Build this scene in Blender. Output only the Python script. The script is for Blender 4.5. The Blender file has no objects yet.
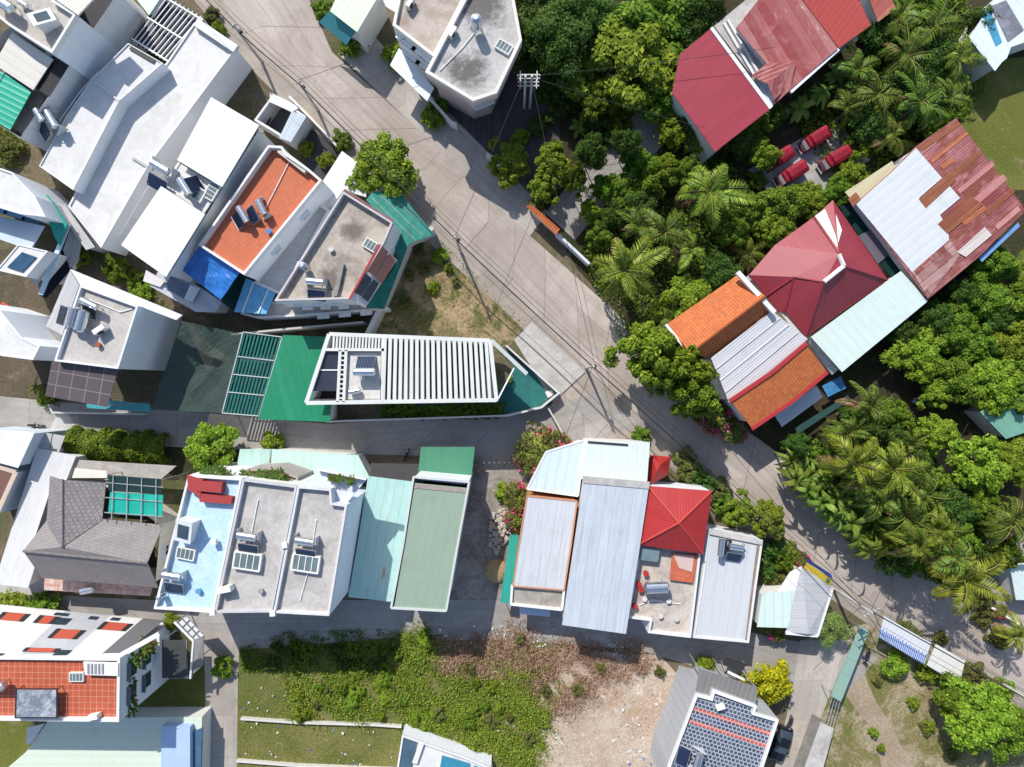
import bpy, math, random
import numpy as np
from mathutils import Vector
PI = math.pi
SC = bpy.context.scene
COL = SC.collection
# ---------------------------------------------------------------- camera geometry: nadir drone view
H = 82.0          # camera height in metres
S = 0.12          # metres per photo pixel at ground level
def W(px, py, z=0.0):
    """traced photo pixel + real height -> world point"""
    f = (H - z) / H * S
    return ((px - 512.0) * f, (383.5 - py) * f, z)
# ---------------------------------------------------------------- mesh collector
class MB:
    def __init__(s): s.v = []; s.f = []; s.uv = []
    def face(s, pts, uv=None):
        n = len(s.v); s.v += [tuple(p) for p in pts]; s.f.append(list(range(n, n + len(pts))))
        s.uv.append(uv if uv else auto_uv(pts))
    def prism(s, poly, z0, z1, top=True, bottom=False, sides=True, dirv=None):
        """poly: list of (x,y) ccw; z1 scalar or list per vertex"""
        n = len(poly)
        zt = z1 if isinstance(z1, (list, tuple)) else [z1] * n
        zb = z0 if isinstance(z0, (list, tuple)) else [z0] * n
        t = [(poly[i][0], poly[i][1], zt[i]) for i in range(n)]
        b = [(poly[i][0], poly[i][1], zb[i]) for i in range(n)]
        if top: s.face(t, auto_uv(t, dirv))
        if bottom: s.face(b[::-1])
        if sides:
            u = 0
            for i in range(n):
                j = (i + 1) % n
                L = math.dist(poly[i], poly[j])
                s.face([b[i], b[j], t[j], t[i]], [(u, b[i][2]), (u + L, b[j][2]), (u + L, t[j][2]), (u, t[i][2])])
                u += L
    def box(s, c, size, rz=0.0, ry=0.0, rx=0.0):
        x, y, z = size[0] / 2, size[1] / 2, size[2] / 2
        P = []
        for (a, b, d) in ((-1,-1,-1),(1,-1,-1),(1,1,-1),(-1,1,-1),(-1,-1,1),(1,-1,1),(1,1,1),(-1,1,1)):
            X, Y, Z = a * x, b * y, d * z
            if rx: Y, Z = Y * math.cos(rx) - Z * math.sin(rx), Y * math.sin(rx) + Z * math.cos(rx)
            if ry: X, Z = X * math.cos(ry) + Z * math.sin(ry), -X * math.sin(ry) + Z * math.cos(ry)
            if rz: X, Y = X * math.cos(rz) - Y * math.sin(rz), X * math.sin(rz) + Y * math.cos(rz)
            P.append((c[0] + X, c[1] + Y, c[2] + Z))
        for q in ((3,2,1,0),(4,5,6,7),(0,1,5,4),(1,2,6,5),(2,3,7,6),(3,0,4,7)):
            s.face([P[i] for i in q])
    def tube(s, a, b, r0, r1=None, n=8, cap=True):
        r1 = r0 if r1 is None else r1
        a = Vector(a); b = Vector(b); d = (b - a)
        if d.length < 1e-6: return
        d.normalize()
        x = d.cross(Vector((0, 0, 1))) if abs(d.z) < .95 else d.cross(Vector((1, 0, 0)))
        x.normalize(); y = d.cross(x)
        ra = [a + (x * math.cos(2*PI*i/n) + y * math.sin(2*PI*i/n)) * r0 for i in range(n)]
        rb = [b + (x * math.cos(2*PI*i/n) + y * math.sin(2*PI*i/n)) * r1 for i in range(n)]
        for i in range(n):
            j = (i + 1) % n
            s.face([ra[j], ra[i], rb[i], rb[j]])
        if cap:
            s.face(ra); s.face(rb[::-1])
    def polyline(s, pts, r, n=5):
        for i in range(len(pts) - 1): s.tube(pts[i], pts[i+1], r, r, n, True)
    def sphere(s, c, r, n=10, m=6, sq=1.0):
        R = []
        for j in range(m + 1):
            t = PI * j / m
            R.append([(c[0] + r*math.sin(t)*math.cos(2*PI*i/n), c[1] + r*math.sin(t)*math.sin(2*PI*i/n), c[2] + r*sq*math.cos(t)) for i in range(n)])
        for j in range(m):
            for i in range(n):
                k = (i + 1) % n
                if j == 0: s.face([R[0][i], R[1][i], R[1][k]])
                elif j == m - 1: s.face([R[j][i], R[m][i], R[j][k]])
                else: s.face([R[j][i], R[j+1][i], R[j+1][k], R[j][k]])
def auto_uv(pts, dirv=None):
    p = [Vector(q) for q in pts]
    n = Vector((0, 0, 0))
    for i in range(len(p)):
        a, b = p[i], p[(i + 1) % len(p)]
        n += Vector(((a.y - b.y) * (a.z + b.z), (a.z - b.z) * (a.x + b.x), (a.x - b.x) * (a.y + b.y)))
    if n.length < 1e-9: return [(0, 0)] * len(p)
    n.normalize()
    if dirv is not None:
        v = Vector((dirv[0], dirv[1], 0)); v -= n * v.dot(n)
    else:
        v = Vector((0, 0, -1)); v -= n * v.dot(n)
        if v.length < .02:
            best = max(range(len(p)), key=lambda i: (p[(i+1) % len(p)] - p[i]).length)
            v = p[(best+1) % len(p)] - p[best]
    v.normalize(); u = v.cross(n)
    return [(q.dot(u), q.dot(v)) for q in p]
def origin(o):
    x = Vector((0, 0, 0))
    while o is not None: x += Vector(o.location); o = o.parent
    return x
def obj(name, mb, mat, parent=None, smooth=False):
    me = bpy.data.meshes.new(name)
    if parent is not None: off = origin(parent)
    else:
        a = np.array(mb.v, dtype=float); off = Vector((a[:,0].mean(), a[:,1].mean(), a[:,2].min()))
    me.from_pydata([(x - off.x, y - off.y, z - off.z) for x, y, z in mb.v], [], mb.f)
    l = me.uv_layers.new(name='UVMap')
    flat = []
    for u in mb.uv:
        for q in u: flat += [q[0], q[1]]
    l.data.foreach_set('uv', flat)
    if isinstance(mat, list):
        for m in mat: me.materials.append(m)
    else: me.materials.append(mat)
    if smooth: me.polygons.foreach_set('use_smooth', [True] * len(me.polygons))
    me.update()
    o = bpy.data.objects.new(name, me); COL.objects.link(o)
    if parent is not None: o.parent = parent
    else: o.location = off
    return o
def tag(o, label=None, cat=None, group=None, kind=None):
    if label: o['label'] = label
    if cat: o['category'] = cat
    if group: o['group'] = group
    if kind: o['kind'] = kind
    return o
def empty(name, loc, label, cat, group=None):
    o = bpy.data.objects.new(name, None); COL.objects.link(o); o.location = loc
    o.empty_display_size = .3
    return tag(o, label, cat, group)
def dup(root, loc, rz=0.0, sc=1.0, label=None, group=None):
    def cp(o, par):
        c = o.copy(); COL.objects.link(c)
        if par is not None: c.parent = par
        for ch in o.children: cp(ch, c)
        return c
    r = cp(root, None); r.location = loc; r.rotation_euler = (0, 0, rz)
    r.scale = (sc, sc, sc) if not isinstance(sc, tuple) else sc
    if label: r['label'] = label
    if group: r['group'] = group
    return r
def place(root, loc, rz=0.0, sc=1.0, label=None, group=None):
    root.location = loc; root.rotation_euler = (0, 0, rz)
    root.scale = (sc, sc, sc) if not isinstance(sc, tuple) else sc
    if label: root['label'] = label
    if group: root['group'] = group
    return root
class Stock:
    """first use moves the original, later uses copy it"""
    def __init__(s, root): s.r = root; s.used = False
    def put(s, loc, rz=0., sc=1., label=None, group=None):
        if not s.used:
            s.used = True; return place(s.r, loc, rz, sc, label, group)
        return dup(s.r, loc, rz, sc, label, group)
# ---------------------------------------------------------------- 2d helpers
def area(p): return .5 * sum(p[i][0]*p[(i+1)%len(p)][1] - p[(i+1)%len(p)][0]*p[i][1] for i in range(len(p)))
def inset(poly, d):
    """ccw polygon inset by d (miter)"""
    n = len(poly); out = []
    for i in range(n):
        p0 = Vector(poly[i-1][:2]); p1 = Vector(poly[i][:2]); p2 = Vector(poly[(i+1) % n][:2])
        e0 = (p1 - p0).normalized(); e1 = (p2 - p1).normalized()
        n0 = Vector((-e0.y, e0.x)); n1 = Vector((-e1.y, e1.x))
        b = n0 + n1
        k = 1 + n0.dot(n1)
        if k < .25: k = .25
        q = p1 + b * (d / k)
        out.append((q.x, q.y))
    return out
# ---------------------------------------------------------------- node materials
class G:
    def __init__(s, name, rough=.7, spec=.35, metal=0.):
        s.m = bpy.data.materials.new(name); s.m.use_nodes = True
        s.t = s.m.node_tree; s.b = s.t.nodes['Principled BSDF']
        s.b.inputs['Roughness'].default_value = rough
        s.b.inputs['Specular IOR Level'].default_value = spec
        s.b.inputs['Metallic'].default_value = metal
    def n(s, typ, ins=None, **kw):
        x = s.t.nodes.new(typ)
        for k, v in kw.items(): setattr(x, k, v)
        for k, v in (ins or {}).items():
            if hasattr(v, 'links') or isinstance(v, bpy.types.NodeSocket): s.t.links.new(v, x.inputs[k])
            else: x.inputs[k].default_value = v
        return x
    def math(s, op, a, b=0.):
        return s.n('ShaderNodeMath', {0: a, 1: b}, operation=op).outputs[0]
    def mix(s, f, a, b, mode='MIX'):
        x = s.n('ShaderNodeMix', data_type='RGBA', blend_type=mode)
        for i, v in ((0, f), (6, a), (7, b)):
            if isinstance(v, bpy.types.NodeSocket): s.t.links.new(v, x.inputs[i])
            else: x.inputs[i].default_value = (v if not isinstance(v, tuple) else (v[0], v[1], v[2], 1))
        return x.outputs[2]
    def pos(s): return s.n('ShaderNodeNewGeometry').outputs['Position']
    def objc(s): return s.n('ShaderNodeTexCoord').outputs['Object']
    def uv(s): return s.n('ShaderNodeUVMap').outputs[0]
    def scale(s, v, sc): return s.n('ShaderNodeMapping', {'Vector': v, 'Scale': sc}).outputs[0]
    def noise(s, v, sc, det=4., rough=.6, dist=0.):
        return s.n('ShaderNodeTexNoise', {'Vector': v, 'Scale': sc, 'Detail': det, 'Roughness': rough, 'Distortion': dist}).outputs[0]
    def ramp(s, f, a, b, c0=(0,0,0,1), c1=(1,1,1,1)):
        r = s.n('ShaderNodeValToRGB', {0: f}); e = r.color_ramp.elements
        e[0].position = a; e[1].position = b; e[0].color = c0; e[1].color = c1
        return r.outputs[0]
    def sep(s, v): return s.n('ShaderNodeSeparateXYZ', {0: v}).outputs
    def bump(s, h, st=.5, dist=.05, nrm=None):
        x = s.n('ShaderNodeBump', {'Height': h, 'Strength': st, 'Distance': dist})
        if nrm is not None: s.t.links.new(nrm, x.inputs['Normal'])
        s.t.links.new(x.outputs[0], s.b.inputs['Normal']); return x.outputs[0]
    def out(s, c):
        if isinstance(c, bpy.types.NodeSocket): s.t.links.new(c, s.b.inputs['Base Color'])
        else: s.b.inputs['Base Color'].default_value = (*c[:3], 1)
        return s.m
def mul(c, k): return tuple(min(1., x * k) for x in c)
MATS = {}
def memo(fn):
    def w(*a, **k):
        key = (fn.__name__, a, tuple(sorted(k.items())))
        if key not in MATS: MATS[key] = fn(*a, **k)
        return MATS[key]
    return w
@memo
def plain(name, c, rough=.6, metal=0., var=.12, spec=.35):
    g = G(name, rough, spec, metal); v = g.objc()
    f = g.ramp(g.noise(v, 1.3, 5), .3, .75)
    return g.out(g.mix(f, mul(c, 1 - var), mul(c, 1 + var * .6)))
@memo
def painted(c, dirt=.35, name='painted_wall'):
    """rendered and painted wall with rain streaks"""
    g = G(name, .75); uv = g.uv()
    st = g.ramp(g.noise(g.scale(uv, (2.2, .12, 1)), 1.6, 5, .65), .48, .8)
    bl = g.ramp(g.noise(g.pos(), .35, 6, .65), .35, .75)
    k = g.mix(bl, c, mul(c, .88))
    k = g.mix(g.math('MULTIPLY', st, dirt), k, mul((c[0]*.62, c[1]*.6, c[2]*.55), 1))
    g.bump(g.noise(g.pos(), 14, 3), .15, .01)
    return g.out(k)
@memo
def concrete(c=(.40, .38, .35), dark=(.13, .12, .11), amt=.6, sc=.35, name='concrete', spots=(), mott=.35):
    g = G(name, .9, .2); p = g.pos()
    a = g.ramp(g.noise(p, sc, 9, .70, .8), .44, .64)
    b = g.noise(p, 2.6, 6, .7)
    k = g.mix(g.ramp(b, .3, .75), mul(c, 1 - mott*.57), mul(c, 1 + mott*.34))
    k = g.mix(g.math('MULTIPLY', a, amt), k, dark)
    w = g.ramp(g.noise(p, .8, 6, .7, 1.2), .62, .78)
    k = g.mix(g.math('MULTIPLY', w, mott), k, mul(c, 1.35))
    for (sx, sy, sr) in spots:      # soot or damp patches with an outline of their own
        dv = g.n('ShaderNodeVectorMath', {0: p, 1: (sx, sy, 0)}, operation='SUBTRACT').outputs[0]
        dv = g.n('ShaderNodeVectorMath', {0: g.scale(dv, (1, 1, 0))}, operation='LENGTH').outputs['Value']
        e = g.math('ADD', g.math('DIVIDE', dv, sr), g.math('MULTIPLY', g.math('SUBTRACT', g.noise(p, .9, 8, .75, .6), .5), 2.2))
        k = g.mix(g.math('MULTIPLY', g.ramp(e, .35, 1.05, (1, 1, 1, 1), (0, 0, 0, 1)), .85), k, dark)
    g.bump(g.noise(p, 9, 5, .7), .3, .02)
    return g.out(k)
@memo
def sheet(c, c2=None, pitch=.25, fade=.35, rust=0., rustc=(.20, .07, .03), rough=.45, rows=0., seam=.3, streak=.25, name='metal_sheet', ridge=.25):
    """profiled metal sheets: ribs along v, sheets one metre wide, fading and rust"""
    g = G(name, rough, .4); uv = g.uv(); x = g.sep(uv); p = g.pos()
    c2 = c2 or mul(c, 1.35)
    cell = g.math('FLOOR', x[0])
    if rows:
        wn0 = g.n('ShaderNodeTexWhiteNoise', {'W': cell}, noise_dimensions='1D').outputs[0]
        row = g.math('FLOOR', g.math('ADD', g.math('DIVIDE', x[1], rows), wn0))
        cell = g.math('ADD', cell, g.math('MULTIPLY', row, 17.3))
    wn = g.n('ShaderNodeTexWhiteNoise', {'W': cell}, noise_dimensions='1D').outputs[0]
    k = g.mix(g.math('MULTIPLY', wn, fade), c, c2)
    st = g.ramp(g.noise(g.scale(uv, (2.5, .18, 1)), 1.2, 6, .7), .45, .8)
    k = g.mix(g.math('MULTIPLY', st, streak), k, mul(c, .55))
    bl = g.ramp(g.noise(p, .5, 8, .74, .8), .5, .70)
    k = g.mix(g.math('MULTIPLY', bl, min(.8, fade * .8)), k, c2)
    gr = g.ramp(g.noise(p, .28, 9, .76, 1.2), .53, .70)
    k = g.mix(g.math('MULTIPLY', gr, .28), k, mul((c[0]*.9+.02, c[1]*.85+.02, c[2]*.8+.015), .62))
    if rust:
        r = g.noise(g.scale(uv, (1.0, .35, 1)), .9, 8, .72, .4)
        r = g.math('ADD', r, g.math('MULTIPLY', g.math('SUBTRACT', wn, .5), .22))
        r = g.ramp(r, .66 - .3 * rust, .78 - .25 * rust)
        k = g.mix(r, k, g.mix(g.noise(p, 3, 5), rustc, mul(rustc, 2.2)))
    # seam lines between sheets, rib lines
    fr = g.math('FRACT', x[0])
    sm = g.math('LESS_THAN', fr, .07)
    k = g.mix(g.math('MULTIPLY', sm, seam), k, mul(c, .45))
    rib = g.math('PINGPONG', g.math('DIVIDE', x[0], pitch), .5)
    rl = g.ramp(rib, .02, .18, (1, 1, 1, 1), (0, 0, 0, 1))
    k = g.mix(g.math('MULTIPLY', rl, .09), k, mul(c, .5))
    n1 = g.bump(g.math('POWER', rib, 2.), ridge, .12)
    return g.out(k)
@memo
def tiles(c, c2, w=.3, h=.35, mortar=(.1, .06, .05), rough=.75, bump=.8, ms=.03, dirt=.3, off=.5, name='roof_tiles', dirtc=(.08, .06, .05)):
    g = G(name, rough, .3); uv = g.uv(); p = g.pos()
    br = g.n('ShaderNodeTexBrick', {'Vector': uv, 'Color1': (*c, 1), 'Color2': (*c2, 1), 'Mortar': (*mortar, 1), 'Scale': 1.0,
             'Mortar Size': ms, 'Mortar Smooth': .3, 'Bias': 0., 'Brick Width': w, 'Row Height': h}, offset=off)
    k = br.outputs[0]
    d = g.ramp(g.noise(p, .7, 8, .7, .4), .45, .75)
    k = g.mix(g.math('MULTIPLY', d, dirt), k, dirtc)
    d2 = g.ramp(g.noise(p, 5, 4, .7), .35, .75)
    k = g.mix(g.math('MULTIPLY', d2, .3), k, mul(c, 1.4))
    if bump: g.bump(br.outputs[1], -bump * .5, .04)
    return g.out(k)
@memo
def rolltiles(c, c2, w=.3, h=.36, dirt=.3, name='clay_tiles'):
    """barrel tiles: rounded columns along v, steps along v"""
    g = G(name, .8, .25); uv = g.uv(); p = g.pos(); x = g.sep(uv)
    u = g.math('PINGPONG', g.math('DIVIDE', x[0], w), .5)
    v = g.math('FRACT', g.math('DIVIDE', x[1], h))
    cell = g.math('ADD', g.math('FLOOR', g.math('DIVIDE', x[0], w)), g.math('MULTIPLY', g.math('FLOOR', g.math('DIVIDE', x[1], h)), 31.7))
    wn = g.n('ShaderNodeTexWhiteNoise', {'W': cell}, noise_dimensions='1D').outputs[0]
    k = g.mix(wn, c, c2)
    k = g.mix(g.math('MULTIPLY', g.ramp(u, .03, .2, (1,1,1,1), (0,0,0,1)), .45), k, mul(c, .4))
    k = g.mix(g.math('MULTIPLY', g.ramp(v, .0, .14, (1,1,1,1), (0,0,0,1)), .4), k, mul(c, .4))
    d = g.ramp(g.noise(p, .6, 8, .7, .5), .48, .74)
    k = g.mix(g.math('MULTIPLY', d, dirt), k, (.10, .075, .055))
    sp = g.ramp(g.noise(p, 3.2, 5, .8), .62, .70)
    k = g.mix(g.math('MULTIPLY', sp, dirt), k, (.07, .06, .05))
    g.bump(g.math('ADD', g.math('POWER', u, .6), g.math('MULTIPLY', v, -.35)), .7, .08)
    return g.out(k)
@memo
def glassy(c, rough=.08, name='glass'):
    g = G(name, rough, .6); p = g.pos()
    return g.out(g.mix(g.noise(p, .8, 4), mul(c, .6), mul(c, 1.5)))
@memo
def netting(c, alpha=.75, name='shade_net'):
    g = G(name, .8, .2); uv = g.uv()
    g.out(g.mix(g.noise(g.pos(), .9, 6, .7), mul(c, .7), mul(c, 1.3)))
    tr = g.n('ShaderNodeBsdfTransparent')
    tl = g.n('ShaderNodeBsdfTranslucent', {'Color': (*mul(c, 1.2), 1)})
    m0 = g.n('ShaderNodeMixShader', {0: .35, 1: g.b.outputs[0], 2: tl.outputs[0]})
    m1 = g.n('ShaderNodeMixShader', {0: alpha, 1: tr.outputs[0], 2: m0.outputs[0]})
    g.t.links.new(m1.outputs[0], g.t.nodes['Material Output'].inputs[0])
    return g.m
@memo
def leafmat(c1, c2, c3, trans=.3, name='foliage', rough=.6):
    g = G(name, rough, .14)
    geo = g.n('ShaderNodeNewGeometry')
    oi = g.n('ShaderNodeObjectInfo')
    r = g.n('ShaderNodeValToRGB', {0: geo.outputs['Random Per Island']})
    e = r.color_ramp.elements; e[0].color = (*c1, 1); e[1].color = (*c3, 1); e[1].position = 1.
    q = e.new(.6); q.color = (*c2, 1)
    hs = g.n('ShaderNodeHueSaturation', {'Hue': g.math('ADD', g.math('MULTIPLY', oi.outputs['Random'], .036), .482),
             'Value': g.math('ADD', g.math('MULTIPLY', oi.outputs['Random'], .5), .95), 'Color': r.outputs[0]})
    c = hs.outputs[0]; g.out(c)
    tl = g.n('ShaderNodeBsdfTranslucent', {'Color': g.mix(.5, c, (.16, .22, .03))})
    mx = g.n('ShaderNodeMixShader', {0: trans, 1: g.b.outputs[0], 2: tl.outputs[0]})
    g.t.links.new(mx.outputs[0], g.t.nodes['Material Output'].inputs[0])
    return g.m
@memo
def ground(name, c, c2, c3=None, sc=.15, sc2=2.5, thr=(.42, .62), thr3=(.55, .68), bump=.5):
    g = G(name, .95, .15); p = g.pos()
    f = g.ramp(g.noise(p, sc, 9, .7, .4), thr[0], thr[1])
    k = g.mix(f, c, c2)
    if c3:
        f3 = g.ramp(g.noise(p, sc * 2.6, 8, .72, .8), thr3[0], thr3[1])
        k = g.mix(f3, k, c3)
    d = g.noise(p, sc2, 8, .75)
    k = g.mix(1., k, g.ramp(d, .25, .8, (.55, .55, .55, 1), (1.35, 1.35, 1.35, 1)), 'MULTIPLY')
    g.bump(g.noise(p, sc2 * 2, 6, .7), bump, .08)
    return g.out(k)
WHITE = painted((.68, .68, .675)); SHADEW = painted((.76, .79, .83), .3, 'white_wall_shade_tint'); OFFW = painted((.70, .69, .66), .5); GREYW = painted((.45, .45, .46), .5)  # walls get a bluish, brighter copy of the white: lifted shade in its colour
BLUEW = painted((.54, .61, .68)); CREAM = painted((.66, .62, .54), .5)
STEEL = plain('stainless_steel', (.62, .64, .67), .22, .9, .08)
GALV = plain('galvanised_steel', (.5, .51, .52), .45, .6, .2)
DARKM = plain('dark_metal', (.03, .03, .033), .5)
RUBBER = plain('rubber', (.02, .02, .02), .8)
WHITEM = plain('white_metal', (.78, .79, .78), .45)
PANE = glassy((.03, .045, .06))
SOLAR = glassy((.012, .02, .05), .12, 'solar_glass')
# ================================================================ builders for houses
def wpoly(pts, z):
    zz = z if isinstance(z, (list, tuple)) else [z] * len(pts)
    p = [W(pts[i][0], pts[i][1], zz[i]) for i in range(len(pts))]
    return p if area(p) > 0 else p[::-1]
def wdir(d): return None if d is None else (d[0], -d[1])
class House:
    def __init__(s, name, label, cat, pts, h, group=None):
        s.p = wpoly(pts, h)
        s.h = max(q[2] for q in s.p)
        cx = sum(q[0] for q in s.p) / len(s.p); cy = sum(q[1] for q in s.p) / len(s.p)
        s.r = empty(name, (cx, cy, 0), label, cat, group)
    def walls(s, mat=SHADEW, ins=.0, drop=.1, base=0.):
        q = inset([v[:2] for v in s.p], ins) if ins else [v[:2] for v in s.p]
        m = MB(); m.prism(q, base, [v[2] - drop for v in s.p], top=False)
        s.wp = q; s.wt = [v[2] - drop for v in s.p]; s.base = base
        s.w = obj('wall', m, mat, s.r); return s
    def flat(s, floor=None, ph=.6, pt=.22, wall=SHADEW, pm=None, base=0., dirv=None):
        floor = floor or concrete(); wall = SHADEW if wall is WHITE else wall; pm = pm or (WHITE if wall is SHADEW else wall)
        P = [v[:2] for v in s.p]; I = inset(P, pt); z0 = s.h - ph; n = len(P)
        s.walls(wall, 0, ph + .02, base)
        m = MB(); u = 0
        for i in range(n):
            j = (i + 1) % n; L = math.dist(P[i], P[j])
            for (a, b, c, d) in (((*P[i], z0-.02), (*P[j], z0-.02), (*P[j], s.h), (*P[i], s.h)),
                                 ((*P[i], s.h), (*P[j], s.h), (*I[j], s.h), (*I[i], s.h)),
                                 ((*I[i], s.h), (*I[j], s.h), (*I[j], z0-.02), (*I[i], z0-.02))):
                m.face([a, b, c, d], [(u, a[2]), (u+L, b[2]), (u+L, c[2]+.3), (u, d[2]+.3)])
            u += L
        obj('parapet', m, pm, s.r)
        m = MB(); m.prism(I, z0 - .15, z0, sides=False, dirv=wdir(dirv)); obj('roof', m, floor, s.r)
        s.fz = z0; return s
    def sheet(s, mat, dirv=None, wall=SHADEW, over=.2, th=.09, base=0., name='roof', trim=None):
        m = MB(); P = [v[:2] for v in s.p]; Z = [v[2] for v in s.p]
        m.prism(P, [z - th for z in Z], Z, bottom=True, dirv=wdir(dirv))
        obj(name, m, mat, s.r)
        if wall is not None: s.walls(wall, over, th + .01, base)
        if trim: s.trim(trim)
        return s
    def trim(s, mat, w=.16, up=.06, down=.14, edges=None):
        m = MB(); n = len(s.p)
        for i in range(n):
            if edges is not None and i not in edges: continue
            a, b = s.p[i], s.p[(i+1) % n]
            dx, dy = b[0]-a[0], b[1]-a[1]; L = math.hypot(dx, dy); nx, ny = dy/L*w/2, -dx/L*w/2
            q = [(a[0]+nx, a[1]+ny), (b[0]+nx, b[1]+ny), (b[0]-nx, b[1]-ny), (a[0]-nx, a[1]-ny)]
            e = .003*i; zt = [a[2]+up+e, b[2]+up+e, b[2]+up+e, a[2]+up+e]; zb = [a[2]-down-e, b[2]-down-e, b[2]-down-e, a[2]-down-e]
            if area(q) < 0: q = q[::-1]; zt = zt[::-1]; zb = zb[::-1]
            m.prism(q, zb, zt, bottom=True)
        obj('edge_trim', m, mat, s.r); return s
    def win(s, side, n=2, zs=(1.5,), w=1.3, hh=1.3, fm=None, pm=None, name='window', t0=.12, t1=.88):
        """windows on the wall edges whose outward normal looks towards a side of the photo: u d l r"""
        d = {'u': (0, 1), 'd': (0, -1), 'l': (-1, 0), 'r': (1, 0)}[side]
        P = s.wp; best = None
        for i in range(len(P)):
            a, b = P[i], P[(i+1) % len(P)]; L = math.dist(a, b)
            nx, ny = (b[1]-a[1])/L, -(b[0]-a[0])/L
            sc = (nx*d[0]+ny*d[1])
            if sc > .6 and (best is None or L*sc > best[0]): best = (L*sc, i, nx, ny, L)
        if best is None: return s
        _, i, nx, ny, L = best; a, b = P[i], P[(i+1) % len(P)]
        rz = math.atan2(b[1]-a[1], b[0]-a[0])
        for z in zs:
            for k in range(n):
                t = t0 + (t1 - t0) * (k + .5) / n
                c = (a[0]+(b[0]-a[0])*t, a[1]+(b[1]-a[1])*t)
                window(s.r, c, (nx, ny), rz, z, w, hh, fm, pm, name)
        return s
    def slab(s, name, pts, z, th, mat, dirv=None):
        return slab(name, pts, z, th, mat, s.r, dirv)
    def roof(s, name, verts, faces, mat, th=.12, parent=None, dirs=None):
        return roofmesh(name, verts, faces, mat, th, parent or s.r, dirs)
def window(par, c, n, rz, z, w, hh, fm=None, pm=None, name='window'):
    m = MB(); f = .07
    X = (math.cos(rz), math.sin(rz))
    def bx(du, dz, su, sz, out, th):
        m_ = (c[0]+X[0]*du+n[0]*out, c[1]+X[1]*du+n[1]*out, z+dz)
        return m_, (su, th, sz)
    for du, dz, su, sz in ((0, hh/2, w+.1, f), (0, -hh/2, w+.1, f), (-w/2, 0, f, hh), (w/2, 0, f, hh), (0, 0, .05, hh)):
        cc, sz_ = bx(du, dz, su, sz, .03, .12); m.box(cc, sz_, rz)
    cc, sz_ = bx(0, hh/2+.16, w+.4, .06, .2, .5); m.box(cc, sz_, rz)
    o = obj(name, m, fm or WHITEM, par)
    m = MB(); cc, sz_ = bx(0, 0, w-.05, hh-.05, .02, .06); m.box(cc, sz_, rz)
    obj('pane', m, pm or PANE, o); return o
def slab(name, pts, z, th, mat, parent=None, dirv=None, label=None, cat=None, group=None, kind=None):
    p = wpoly(pts, z); m = MB()
    m.prism([v[:2] for v in p], [v[2]-th for v in p], [v[2] for v in p], bottom=True, dirv=wdir(dirv))
    o = obj(name, m, mat, parent)
    if parent is None: tag(o, label, cat, group, kind)
    return o
def roofmesh(name, verts, faces, mat, th, parent, dirs=None):
    V = [W(*v) for v in verts]; m = MB(); edges = {}
    for k, f in enumerate(faces):
        P = [V[i] for i in f]
        if area(P) < 0: f = f[::-1]; P = P[::-1]
        m.face(P, auto_uv(P, wdir(dirs[k]) if dirs else None))
        m.face([(x, y, z-th) for x, y, z in P[::-1]])
        for i in range(len(f)):
            a, b = f[i], f[(i+1) % len(f)]
            if (b, a) in edges: del edges[(b, a)]
            else: edges[(a, b)] = 1
    for a, b in edges:
        A, B = V[a], V[b]
        m.face([(A[0], A[1], A[2]-th), (B[0], B[1], B[2]-th), B, A])
    return obj(name, m, mat, parent)
def beam(name, a, b, w, hh, mat, parent):
    """box beam between two world points (top surface at the z of the points)"""
    m = MB(); beam_mb(m, a, b, w, hh); return obj(name, m, mat, parent)
def beam_mb(m, a, b, w, hh):
    dx, dy = b[0]-a[0], b[1]-a[1]; L = math.hypot(dx, dy) or 1e-6; nx, ny = dy/L*w/2, -dx/L*w/2
    q = [(a[0]+nx, a[1]+ny), (b[0]+nx, b[1]+ny), (b[0]-nx, b[1]-ny), (a[0]-nx, a[1]-ny)]
    zt = [a[2], b[2], b[2], a[2]]
    if area(q) < 0: q = q[::-1]; zt = zt[::-1]
    m.prism(q, [z-hh for z in zt], zt, bottom=True)
def ridge(parent, pts, mat, w=.3, name='ridge_cap'):
    m = MB()
    for i in range(len(pts)-1):
        a = W(*pts[i]); b = W(*pts[i+1]); m.tube((a[0], a[1], a[2]-.02), (b[0], b[1], b[2]-.02), w/2, w/2, 6)
    return obj(name, m, mat, parent)
def gpoly(name, pts, z, mat, kind='structure', uvline=None):
    p = wpoly(pts, 0.0); p = [(x, y, z) for x, y, _ in p]
    m = MB(); m.face(p); o = obj(name, m, mat); o['kind'] = kind; return o
def yard_wall(label, pts, h, mat=None, th=.18, cat='wall', name='yard_wall', coping=None, group=None):
    """free-standing wall traced along its foot"""
    g = [W(a, b, 0) for a, b in pts]
    m = MB()
    L, R = [], []
    for i, p in enumerate(g):
        d0 = Vector(p[:2]) - Vector(g[i-1][:2]) if i else None
        d1 = Vector(g[i+1][:2]) - Vector(p[:2]) if i < len(g)-1 else None
        d = (d0.normalized() if d0 else Vector((0,0))) + (d1.normalized() if d1 else Vector((0,0))); d.normalize()
        k = 1.
        if d0 and d1: k = 1 / max(.4, d.dot(d1.normalized()))
        nrm = Vector((-d.y, d.x)) * th/2 * k
        L.append((p[0]+nrm.x, p[1]+nrm.y)); R.append((p[0]-nrm.x, p[1]-nrm.y))
    q = L + R[::-1]
    if area(q) < 0: q = q[::-1]
    m.prism(q, -.05, h)
    o = obj(name, m, mat or OFFW); tag(o, label, cat, group)
    return o
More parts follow.
